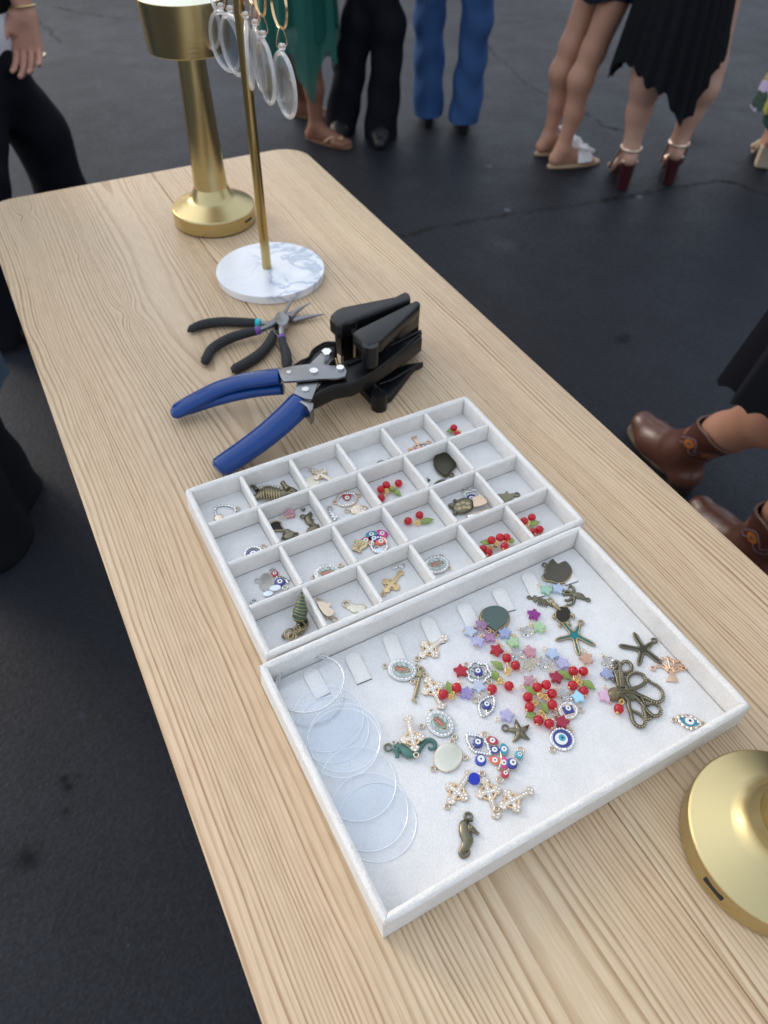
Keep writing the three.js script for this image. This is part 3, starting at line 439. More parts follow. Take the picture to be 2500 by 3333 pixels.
function cross(label, rx, ry, ex, ey, h = 0.0002, lvl = FB, roll = 0) {
  const a = at(rx, ry, TY + lvl + h), b = at(ex, ey, TY + lvl + h), d = b.clone().sub(a), s = d.length() / crossLen, u = d.clone().normalize();
  const o = crossProto.clone(); o.name = numbered('cross_charm'); tag(o, label, 'charm', 'cross charms set with clear stones'); scene.add(o);
  o.position.copy(a).addScaledVector(u, 0.0155 * s); o.scale.setScalar(s); o.rotation.set(0, Math.atan2(u.x, u.z), roll, 'YXZ'); return o;
}
cross('stone set cross lying below the third fabric tab, its long arm pointing to the right', 1358, 2146, 1456, 2070);
cross('stone set cross between the gold fish bone and two red cherry beads', 1383, 2197, 1444, 2312, 0.0006);
cross('stone set cross lying on top of the green seahorse', 1355, 2459, 1325, 2327, 0.0052);
cross('stone set cross with a plain dark blue disc resting on its long arm', 1455, 2627, 1534, 2509);
cross('stone set cross in the middle of the three touching crosses', 1569, 2520, 1621, 2670, 0.0003);
cross('stone set cross at the right end of the three touching crosses', 1617, 2634, 1737, 2569, 0.0024);

// --- oval medals
const pictureT = (() => {
  const w = 160, h = 220; return tex(w, h, (i, j) => {
    const x = (i / w - 0.5) * 2, y = (j / h - 0.5) * 2, n = fbm(i * 0.07, j * 0.07, 3) - 0.5, e = Math.hypot(x / 0.56, y / 0.80) + 0.10 * n; let c = [0.62 + 0.3 * n, 0.70 + 0.3 * n, 0.68 + 0.3 * n];
    if (e < 1) c = [0.74, 0.56, 0.30]; if (e < 0.94 && e > 0.84) c = [0.30, 0.17, 0.12]; if (e < 0.80) c = [0.42, 0.60, 0.52]; if (e < 0.62 && e > 0.55) c = [0.25, 0.24, 0.18]; const rx = 0.20 + 0.10 * (y + 0.5); if (Math.abs(x + 0.12 * n) < rx && y > -0.45 && y < 0.58) c = [0.62 + 0.25 * n, 0.26 + 0.2 * n, 0.20]; if (Math.abs(x) < 0.07 && y > -0.4 && y < 0.5) c = [0.70, 0.52, 0.40]; return [c[0] + 0.25 * n, c[1] + 0.25 * n, c[2] + 0.25 * n];
  });
})();
const pictureM = mat(0xffffff, 0.2, { map: pictureT, clearcoat: 1 });
function ovalGeo(a, b, y0, y1, bev = 0.0004) { const q = []; for (let k = 0; k < 48; k++) { const t = k / 48 * 2 * Math.PI; q.push(V3(Math.cos(t) * a, 0, Math.sin(t) * b)); } return slab(q, y0, y1, bev); }
function medal(label, x, y, ax, ay, loops, kind, lvl = FB, h = 0.0002, group = 'oval medals ringed with clear stones') {
  const o = charm('oval_medal', label, 'charm', x, y, lvl, group), d = o.L(ax, ay), th = Math.atan2(-d.z, d.x), a = 0.0133, b = 0.0112; o.position.y += h;
  const put = g => { g.rotateY(th); return g; };
  part(o, 'frame', put(ovalGeo(a, b, 0, 0.0022, 0.0007)), kind === 'back' ? frameGold : silver);
  if (kind === 'back') { const g = ovalGeo(a - 0.0007, b - 0.0007, 0.0015, 0.0023, 0.0001); part(o, 'brushed_plate', put(g), brushedBack); }
  else {
    const q = []; for (let k = 0; k < 20; k++) { const t = (k + 0.5) / 20 * 2 * Math.PI; q.push(V3(Math.cos(t) * (a - 0.0020), 0.0025, Math.sin(t) * (b - 0.0020)).applyAxisAngle(V3(0, 1, 0), th)); } stones(o, q, 0.00118);
    const e = []; for (let k = 0; k < 48; k++) { const t = k / 48 * 2 * Math.PI; e.push(V3(Math.cos(t) * (a - 0.0040), 0.0024, Math.sin(t) * (b - 0.0040)).applyAxisAngle(V3(0, 1, 0), th)); } part(o, 'bezel', pipe(e, 0.00055, true, 96, 6), silver);
    const g = ovalGeo(a - 0.0043, b - 0.0043, 0.0010, 0.0027, 0.0006), p = g.attributes.position, uv = g.attributes.uv; for (let k = 0; k < p.count; k++) uv.setXY(k, 0.5 + p.getZ(k) / (2 * (b - 0.0043)), 0.5 - p.getX(k) / (2 * (a - 0.0043))); part(o, 'picture', put(g), pictureM);
  }
  for (const [lx, ly] of loops) loop(o, lx, ly, 0.0011, 0.0020, 0.0007); return o;
}
const brushT = tex(128, 128, (i, j) => { const q = 0.5 + 0.5 * (Math.sin(i * 0.72 + 0.6 * vnoise(3, j * 0.1)) > 0.2 ? 0.6 : -0.4) * hash2(i >> 3, j >> 4); return [q, q, q]; }, false); brushT.repeat.set(60, 60);
const brushedBack = metal(lin(0.70, 0.69, 0.58), 0.40, { bumpMap: brushT, bumpScale: 0.0002 });
medal('oval picture medal ringed with stones, lying sideways below the third fabric tab', 1309, 2184, 1358, 2193, [[1254, 2168], [1358, 2168], [1344, 2219]], 'front');
medal('oval picture medal ringed with stones, slanting above the blank oval medal', 1432, 2358, 1472, 2396, [[1405, 2317], [1373, 2364], [1480, 2399]], 'front');
medal('blank back of an oval medal with a brushed pale metal face', 1458, 2468, 1492, 2428, [[1473, 2415], [1515, 2466], [1410, 2502]], 'back');

// --- glass star beads on gold pins
const glass = (c0, t = 0.85, rough = 0.06, att = 0.006, c = c0.map(v => v > 0.2 ? v + (1 - v) * 0.22 : v * 1.1)) => new THREE.MeshPhysicalMaterial({ color: lin(...c), roughness: rough, transmission: t, thickness: 0.004, ior: 1.5, attenuationColor: lin(...c), attenuationDistance: att * 1.7 });
const starGeo = (() => {
  const q = []; for (let k = 0; k < 10; k++) { const a = k / 10 * 2 * Math.PI, r = k % 2 ? 0.0044 : 0.0068; q.push(V3(Math.cos(a) * r, 0, Math.sin(a) * r)); }
  const c = new THREE.CatmullRomCurve3(q.reverse(), true, 'catmullrom', 0.35).getPoints(60).slice(0, -1); const g = slab(c, -0.0021, 0.0021, 0.0013, [], 4); return g;
})();
const SC = {
  milkBlue: glass([0.72, 0.82, 1.0], 0.45, 0.2), mauve: glass([0.68, 0.38, 0.68], 0.75), lilac: glass([0.72, 0.70, 1.0], 0.6, 0.15), orchid: glass([0.82, 0.45, 0.80], 0.75), periwinkle: glass([0.55, 0.64, 0.98], 0.6, 0.12), green: glass([0.62, 0.90, 0.50], 0.55, 0.2), crimson: glass([0.62, 0.014, 0.045], 0.55, 0.08, 0.010), clear: glass([0.98, 0.99, 1.0], 1, 0.02, 0.05), coral: glass([0.95, 0.52, 0.60], 0.7), straw: glass([0.98, 0.96, 0.82], 0.95, 0.03, 0.03), sky: glass([0.55, 0.72, 0.96], 0.4, 0.25), violet: glass([0.55, 0.45, 0.92], 0.65), plum: glass([0.50, 0.07, 0.45], 0.75, 0.06, 0.010), wine: glass([0.55, 0.03, 0.09], 0.6), blush: glass([0.95, 0.62, 0.72], 0.8), cyan: mat(lin(0.36, 0.66, 0.80), 0.35, { clearcoat: 0.5 }), peach: glass([0.98, 0.66, 0.50], 0.7), mint: glass([0.42, 0.80, 0.58], 0.4, 0.25), rose: glass([0.92, 0.55, 0.78], 0.35, 0.3), ruby: glass([0.60, 0.03, 0.08], 0.35, 0.3)
};
const pinGold = metal(lin(0.85, 0.66, 0.40), 0.25);
function starBead(label, x, y, m, bx, by, lx, ly, h = 0.0023, lvl = FB) {
  const o = charm('star_bead', label, 'bead', x, y, lvl, 'glass star beads on gold pins'), a = o.L(lx, ly, h), b = o.L(bx, by, h), d = b.clone().sub(a).normalize();
  const c = V3(0, h, 0); // pin through the middle
  const off = a.clone().sub(c); const along = off.clone().sub(d.clone().multiplyScalar(off.dot(d))); c.addScaledVector(along, 1);
  const st = part(o, 'bead', starGeo, SC[m]); st.position.set(0, h, 0); st.rotation.set((hash2(x | 0, 3) - 0.5) * 0.14, hash2(x | 0, y | 0) * 6.28, (hash2(y | 0, 8) - 0.5) * 0.14);
  const e = c.clone().addScaledVector(d, 0.0064), s = c.clone().addScaledVector(d, -0.0062), eye = c.clone().addScaledVector(d, -Math.max(0.0078, Math.min(0.0105, a.distanceTo(c))));
  part(o, 'pin', [bar(s, e, 0.00036, 7), (() => { const g = new THREE.TorusGeometry(0.0016, 0.00038, 7, 20); g.rotateX(Math.PI / 2 + 0.5 * (hash2(x | 0, 1) - 0.5)); g.rotateY(hash2(1, y | 0) * 3); g.translate(eye.x, eye.y - 0.0002, eye.z); return g; })()], pinGold);
  part(o, 'pin_head', ball(e, 0.00085, 1, 1, 1, 10), gold); return o;
}
for (const a of [
  ['milky pale blue star bead, leftmost in the bunch under the bronze teardrop frame', 1530, 2060, 'milkBlue', 1510, 2053, 1557, 2072], ['mauve purple star bead touching the left side of the bronze teardrop frame', 1566, 2044, 'mauve', 1546, 2041, 1593, 2056, 0.0052],
  ['lilac star bead fading to pale blue, lowest of the bunch under the teardrop frame', 1554, 2095, 'lilac', 1543, 2115, 1569, 2071, 0.004], ['bright orchid pink star bead just left of the teardrop frame tip', 1592, 2078, 'orchid', 1573, 2068, 1621, 2089], ['periwinkle blue star bead just right of the teardrop frame tip', 1642, 2066, 'periwinkle', 1664, 2067, 1615, 2067],
  ['pale green star bead below the periwinkle star bead', 1669, 2095, 'green', 1664, 2111, 1676, 2070], ['deep crimson star bead above a pair of cherry beads, left of the clear star bead', 1615, 2121, 'crimson', 1602, 2136, 1634, 2101], ['clear star bead partly behind a red cherry bead, left of the coral pink star bead', 1681, 2133, 'clear', 1699, 2141, 1650, 2122],
  ['coral pink star bead with an orange tinge above the straw clear star bead', 1723, 2126, 'coral', 1715, 2107, 1736, 2152], ['clear star bead with a faint straw tint below the coral pink one', 1721, 2168, 'straw', 1738, 2162, 1696, 2183], ['clear star bead between the straw tinted one and the sky blue one', 1766, 2162, 'clear', 1751, 2142, 1789, 2181],
  ['sky blue star bead left of the teal starfish lower arm', 1795, 2134, 'sky', 1808, 2156, 1777, 2116, 0.0030], ['pale violet star bead just above two cherry beads with a green leaf', 1829, 2165, 'lilac', 1847, 2171, 1794, 2162, 0.0028], ['plum and purple star bead standing alone above the pale green and clear pair', 1736, 2005, 'plum', 1743, 1989, 1725, 2034],
  ['pale green star bead right of a clear one, below the plum star bead', 1753, 2046, 'green', 1774, 2054, 1726, 2037], ['clear star bead left of the pale green one below the plum star bead', 1713, 2060, 'clear', 1735, 2061, 1686, 2046], ['matte crimson star bead left of the flower shaped eye charm', 1499, 2188, 'crimson', 1497, 2169, 1499, 2218],
  ['violet star bead between two cherry beads and a rhinestone eye charm', 1517, 2260, 'violet', 1537, 2258, 1487, 2261], ['pale lilac blue star bead below the flower shaped eye charm', 1557, 2239, 'milkBlue', 1550, 2226, 1564, 2256], ['pale blush pink star bead at the upper left of the big cherry cluster', 1723, 2222, 'blush', 1740, 2212, 1697, 2236],
  ['wine red star bead at the upper right of the big cherry cluster', 1809, 2209, 'wine', 1805, 2189, 1811, 2238], ['clear star bead just above the square blue eye charm', 1836, 2266, 'clear', 1815, 2268, 1865, 2255], ['opaque light blue star bead right of the clear one above the square blue eye charm', 1880, 2275, 'cyan', 1882, 2296, 1877, 2250, 0.0032],
  ['wine red star bead between the square blue eye charm and the round eye charm', 1828, 2354, 'wine', 1846, 2364, 1792, 2340], ['peach star bead touching the lower arm of the teal starfish', 1907, 2147, 'peach', 1910, 2168, 1900, 2121], ['clear star bead at the top left of the big bronze octopus', 1977, 2159, 'clear', 1993, 2176, 1964, 2133],
  ['blue and violet star bead partly under the left tentacle of the big octopus', 1975, 2198, 'periwinkle', 1964, 2208, 1986, 2185], ['milky pink star bead beside the head of the big octopus', 1968, 2270, 'rose', 1989, 2288, 1970, 2236], ['milky mint green star bead near the scallop shell', 1776, 1925, 'mint', 1791, 1940, 1755, 1905],
  ['milky light blue star bead between the mint star bead and the small octopus', 1815, 1921, 'sky', 1834, 1929, 1794, 1912], ['pale opal star bead just above the small ribbed starfish', 1648, 2333, 'lilac', 1667, 2323, 1619, 2342]]) starBead(...a);

// --- cherry charms: two red beads, a green leaf, gold wire
const cherryM = new THREE.MeshPhysicalMaterial({ color: lin(0.80, 0.022, 0.05), roughness: 0.08, transmission: 0.62, thickness: 0.004, ior: 1.5, attenuationColor: lin(0.92, 0.05, 0.09), attenuationDistance: 0.008 }), leafM = glass([0.22, 0.40, 0.12], 0.55, 0.25, 0.008);
function leafGeo(a, b, w) { const d = b.clone().sub(a), l = d.length(), u = d.clone().normalize(), s = V3(-u.z, 0, u.x), q = [], prof = [0, 0.32, 0.7, 0.95, 1, 0.93, 0.76, 0.5, 0.22, 0]; for (let k = 0; k < 10; k++) q.push([k / 9, prof[k]]); const P = [], I = [], n = 9, m = 6; for (let i = 0; i <= n; i++) for (let j = 0; j <= m; j++) { const v = (j / m - 0.5) * 2, t = q[i][0], p = a.clone().addScaledVector(u, t * l).addScaledVector(s, v * w * q[i][1]); p.y += 0.0009 * Math.abs(v) * q[i][1] + 0.0010 * Math.sin(t * Math.PI) + 0.00018 * Math.cos(t * 40 - Math.abs(v) * 6); P.push(p.x, p.y, p.z); } const N = P.length / 3; for (let k = 0; k < N; k++) P.push(P[3 * k], P[3 * k + 1] - 0.0009, P[3 * k + 2]); for (let i = 0; i < n; i++) for (let j = 0; j < m; j++) { const A = i * (m + 1) + j, B = A + m + 1; I.push(A, A + 1, B, B, A + 1, B + 1, N + A, N + B, N + A + 1, N + B, N + B + 1, N + A + 1); } for (let i = 0; i < n; i++) { for (const [j, f] of [[0, 1], [m, 0]]) { const A = i * (m + 1) + j, B = A + m + 1; if (f) I.push(A, B, N + A, N + A, B, N + B); else I.push(A, N + A, B, B, N + A, N + B); } } const g = new THREE.BufferGeometry(); g.setAttribute('position', new THREE.Float32BufferAttribute(P, 3)); g.setIndex(I); g.computeVertexNormals(); return g; }
function cherry(label, cs, jx, jy, leaf, lvl = FB, h0 = 0, r = 0.0043) {
  const o = charm('cherry_charm', label, 'charm', jx, jy, lvl, 'cherry charms of red beads and a green leaf'), J = o.L(jx, jy, h0 + 0.0028);
  cs.forEach(([x, y], k) => {
    const c = o.L(x, y, h0 + r * 0.98), d = J.clone().sub(c).normalize(); part(o, 'cherry_bead', ball(c, r, 1, 1, 1, 26), cherryM);
    const s = V3(-d.z, 0, d.x), a = c.clone().addScaledVector(d, r * 0.9); part(o, 'wire', pipe([a.clone().addScaledVector(s, 0.0004), J.clone().addScaledVector(s, 0.0013).addScaledVector(d, -0.001), J.clone().addScaledVector(d, 0.0012), J.clone().addScaledVector(s, -0.0013).addScaledVector(d, -0.001), a.clone().addScaledVector(s, -0.0004)], 0.00042, false, 36, 7), gold);
    part(o, 'end_cap', ball(c.clone().addScaledVector(d, -r * 0.98), 0.0011, 1, 0.8, 1, 9), gold);
  });
  part(o, 'ring', [flatRing(J.clone().add(V3(0.0004, 0.0004, 0.0006)), 0.0024, 0.00042, 0.6, 0.5), flatRing(J.clone().add(V3(-0.001, 0.0010, 0.0010)), 0.0020, 0.0004, 1.9, -0.6)], gold);
  if (leaf) part(o, 'leaf', leafGeo(o.L(leaf[0], leaf[1], h0 + 0.0022), o.L(leaf[2], leaf[3], h0 + 0.0026), 0.0036), leafM);
  return o;
}
cherry('pair of red cherry beads with a slim leaf lying against a stone set cross', [[1443, 2260], [1486, 2238]], 1468, 2266, [1467, 2260, 1456, 2216], FB, 0.0004);
cherry('pair of red cherry beads below the deep crimson star bead, leaf pointing left', [[1650, 2142], [1678, 2166]], 1650, 2188, [1640, 2180, 1597, 2152]);
cherry('two red cherry beads with a small leaf, right of the flower shaped eye charm', [[1602, 2243], [1657, 2233]], 1628, 2214, [1620, 2216, 1601, 2180]);
cherry('upper pair of red cherry beads beside the peach star bead', [[1866, 2184], [1899, 2185]], 1873, 2214, [1859, 2213, 1817, 2181]);
cherry('lower pair of red cherry beads with a leaf pointing right, below the peach star bead', [[1864, 2231], [1900, 2250]], 1885, 2219, [1893, 2215, 1939, 2245]);
cherry('top pair of cherry beads in the big cluster', [[1749, 2237], [1778, 2229]], 1757, 2262, [1746, 2262, 1707, 2234], FB, 0.0030);
cherry('cherry beads of the big cluster next to the square blue eye charm', [[1797, 2258], [1798, 2294]], 1775, 2266, [1757, 2284, 1785, 2324], FB, 0.0008);
cherry('left hand pair of cherry beads in the big cluster', [[1718, 2269], [1724, 2302]], 1741, 2286, [1746, 2322, 1710, 2334], FB, 0.0004);
cherry('bottom pair of cherry beads in the big cluster, above the round eye charm', [[1753, 2345], [1788, 2356]], 1762, 2318, null);
cherry('single red cherry bead beneath the head of the big bronze octopus', [[2014, 2307]], 2022, 2282, null);

// --- eye charms
{
  let o = charm('eye_charm', 'flower shaped stone set frame around a small dark blue eye', 'charm', 1557, 2188);
  const fl = []; for (let k = 0; k < 40; k++) { const a = k / 40 * 2 * Math.PI, r = 38 + 4.5 * Math.cos(6 * a + 0.6), c = Math.cos(a) * r * 1.02, s = Math.sin(a) * r * 0.82, t = 0.32; fl.push([1557 + c * Math.cos(t) - s * Math.sin(t), 2188 + c * Math.sin(t) * 0.85 + s * Math.cos(t)]); }
  stoneFrame(o, fl, 0.0012, 0.0013, silver, 28, 0.00150); const pt = []; for (let k = 0; k < 24; k++) { const a = k / 24 * 2 * Math.PI; pt.push([1557 + Math.cos(a) * 26, 2188 + Math.sin(a) * 19]); } outlineFrame(o, pt, 0.0010, 0.0007, silver, 60, 'inner_frame');
  part(o, 'bridge', [bar(o.L(1530, 2178, 0.0008), o.L(1545, 2184, 0.0010), 0.0008, 8), bar(o.L(1584, 2199, 0.0008), o.L(1570, 2192, 0.0010), 0.0008, 8), bar(o.L(1557, 2165, 0.0008), o.L(1557, 2178, 0.0010), 0.0008, 8), bar(o.L(1557, 2211, 0.0008), o.L(1557, 2198, 0.0010), 0.0008, 8)], silver);
  eyeBead(o, 1557, 2188, 0.0010, 0.0041, EN.navy, { ox: -2, oy: -2 }); loop(o, 1518, 2163); loop(o, 1594, 2219);
  o = charm('eye_charm', 'leaf shaped stone set frame around a dark blue eye, under the violet star bead', 'charm', 1584, 2296);
  stoneFrame(o, [[1604, 2265], [1609, 2288], [1602, 2312], [1588, 2323], [1570, 2331], [1560, 2308], [1562, 2288], [1580, 2273]], 0.0012, 0.0013, silver, 22, 0.00135); eyeBead(o, 1584, 2297, 0.0008, 0.0040, EN.navy, { oy: -3 }); part(o, 'bridge', bar(o.L(1584, 2311, 0.001), o.L(1584, 2324, 0.001), 0.0009, 8), frameGold); loop(o, 1549, 2279, 0.0012, 0.0027);
  o = charm('eye_charm', 'pointed stone set frame around a dark blue eye beside the sprig of little eyes', 'charm', 1557, 2420);
  stoneFrame(o, [[1521, 2392], [1548, 2394], [1574, 2404], [1586, 2424], [1594, 2454], [1566, 2450], [1540, 2444], [1526, 2420]], 0.0012, 0.0013, silver, 26, 0.00140); eyeBead(o, 1555, 2420, 0.0008, 0.0044, EN.navy, { oy: -3 }); part(o, 'bridge', bar(o.L(1545, 2428, 0.001), o.L(1535, 2436, 0.001), 0.0009, 8), frameGold); loop(o, 1579, 2393, 0.0022, 0.0027, 0.0008);
  o = charm('eye_charm', 'round charm with stones around a big dark blue, white and turquoise eye', 'charm', 1829, 2407);
  part(o, 'frame', dome(o.L(1829, 2407, 0.0001), 0.0106, 0.0018, 1, 1, 0, 40), silver); const st = []; for (let k = 0; k < 26; k++) { const a = k / 26 * 6.2832; st.push(V3(Math.cos(a) * 0.0093, 0.0018, Math.sin(a) * 0.0093)); } stones(o, st, 0.00125);
  part(o, 'enamel', disc(V3(0, 0.0017, 0), 0.0080, 0.00035, 44), EN.navy); part(o, 'white_ring', disc(o.L(1827, 2405, 0.0018).setY(0.0018), 0.0053, 0.0004, 36), EN.white); part(o, 'iris', disc(o.L(1828, 2405, 0).setY(0.0020), 0.0030, 0.00035, 28), EN.aqua); part(o, 'pupil', disc(o.L(1829, 2405, 0).setY(0.0022), 0.0010, 0.00035, 16), EN.black); loop(o, 1798, 2440, 0.0012, 0.0023); loop(o, 1858, 2382, 0.0012, 0.0023);
  o = charm('eye_charm', 'rounded charm with stones around a square dark blue eye', 'charm', 1848, 2315);
  const el = []; for (let k = 0; k < 36; k++) { const a = k / 36 * 6.2832; el.push(V3(Math.cos(a) * 0.0092, 0, Math.sin(a) * 0.0084)); } part(o, 'frame', slab(el, 0.0001, 0.0024, 0.0006), frameGold); const s2 = []; for (let k = 0; k < 20; k++) { const a = k / 20 * 6.2832; s2.push(V3(Math.cos(a) * 0.0076, 0.0026, Math.sin(a) * 0.0068)); } stones(o, s2, 0.00125);
  { const g = new RoundedBoxGeometry(0.0092, 0.0016, 0.0072, 4, 0.0008); g.rotateY(-0.22); g.translate(0, 0.0026, 0); part(o, 'eye_bead', g, EN.navy); const c = o.L(1847, 2311, 0); part(o, 'white_ring', disc(c.clone().setY(0.0033), 0.0023, 0.0003), EN.white); part(o, 'pupil', disc(c.clone().setY(0.0034), 0.0008, 0.0004), EN.black); } loop(o, 1806, 2323, 0.0012, 0.0021); loop(o, 1891, 2311, 0.0012, 0.0022);
  o = charm('eye_charm', 'almond shaped light blue eye charm edged with stones by the front wall of the tray', 'charm', 2244, 2347);
  rimPlate(o, [[2206, 2332], [2220, 2332], [2240, 2330], [2262, 2337], [2280, 2356], [2262, 2368], [2240, 2368], [2220, 2356]], 0.0013, frameGold, EN.teal, 0.0014, 0.0012); { const q = [[2208, 2334], [2222, 2331], [2236, 2329], [2250, 2331], [2264, 2338], [2274, 2349], [2280, 2358], [2266, 2368], [2252, 2371], [2238, 2367], [2224, 2359], [2214, 2347]].map(p => o.L(p[0], p[1], 0.0025)); stones(o, q, 0.00135); part(o, 'white_ring', disc(o.L(2244, 2346, 0.0013), 0.0038, 0.0005), EN.white); part(o, 'pupil', disc(o.L(2246, 2346, 0.0015), 0.0011, 0.0006), EN.black); } loop(o, 2194, 2344); loop(o, 2288, 2356);
  // sprig of small eyes
  o = charm('eye_sprig', 'gold sprig with leaf shaped eyes in red, navy, teal, orange and pink', 'charm', 1621, 2450);
  part(o, 'stem', worm([[o.L(1604, 2424, 0.001), 0.0007], [o.L(1625, 2440, 0.0016), 0.0007], [o.L(1632, 2466, 0.0016), 0.0009], [o.L(1627, 2496, 0.0014), 0.0014], [o.L(1622, 2507, 0.001), 0.0016]], 24, 8), frameGold);
  const le = (x, y, ang, m) => { const p = o.L(x, y, 0.0004), q = []; for (let k = 0; k < 20; k++) { const t = k / 20 * 2 * Math.PI, r = 0.0052 * Math.cos(t), w = 0.0036 * Math.sin(t) * (1 - 0.25 * Math.cos(t) * Math.cos(t)); q.push(V3(p.x + r * Math.cos(ang) - w * Math.sin(ang), 0, p.z + r * Math.sin(ang) + w * Math.cos(ang))); } part(o, 'eye_leaf', slab(q, 0.0006, 0.0024, 0.0005), m); const b = q.map(v => v.clone().setY(0.0013)); part(o, 'beaded_edge', pipe(b, 0.0004, true, 50, 6), frameGold); part(o, 'white_ring', disc(p.clone().setY(0.0023), 0.0023, 0.0003, 20), EN.white); part(o, 'pupil', disc(p.clone().setY(0.0025), 0.0007, 0.0003, 12), EN.black); };
  le(1602, 2413, 0.9, EN.red); le(1609, 2443, 0.55, EN.navy); le(1640, 2441, -1.25, EN.teal); le(1610, 2477, 0.8, EN.orange); le(1639, 2485, -0.9, EN.pink);
  o = charm('eye_connector', 'three round eyes in a row, turquoise, dark blue and red', 'charm', 1666, 2488);
  part(o, 'backing', [dome(o.L(1689, 2459, 0.0022), 0.0036, 0.0012), dome(o.L(1666, 2488, 0.0022), 0.0050, 0.0012), dome(o.L(1643, 2521, 0.0014), 0.0036, 0.0012), bar(o.L(1689, 2459, 0.0026), o.L(1643, 2521, 0.0022), 0.0010, 8)], frameGold);
  eyeBead(o, 1689, 2459, 0.0030, 0.0034, EN.aqua, { ox: 2, oy: -1, white: 0.5 }); eyeBead(o, 1666, 2487, 0.0030, 0.0047, EN.navy, { ox: 3, oy: -3 }); eyeBead(o, 1643, 2520, 0.0022, 0.0035, EN.red, { ox: 2, oy: -2, white: 0.5 }); loop(o, 1695, 2442, 0.0024, 0.0026); loop(o, 1628, 2538, 0.0014, 0.0026);
  o = charm('eye_cabochon', 'loose dark blue and white eye disc below the pointed eye charm', 'charm', 1564, 2476); eyeBead(o, 1564, 2476, 0.0001, 0.0048, EN.royal, { oy: -3, ox: 1, white: 0.62, pupil: 0.16 });
  o = charm('eye_cabochon', 'plain dark blue back of a loose disc resting on a stone set cross', 'charm', 1542, 2542); { const g = new THREE.CylinderGeometry(0.0047, 0.0047, 0.0018, 36); g.rotateZ(0.10); g.rotateX(0.16); g.translate(0, 0.0042, 0); part(o, 'disc', g, mat(lin(0.010, 0.03, 0.42), 0.4)); }
}

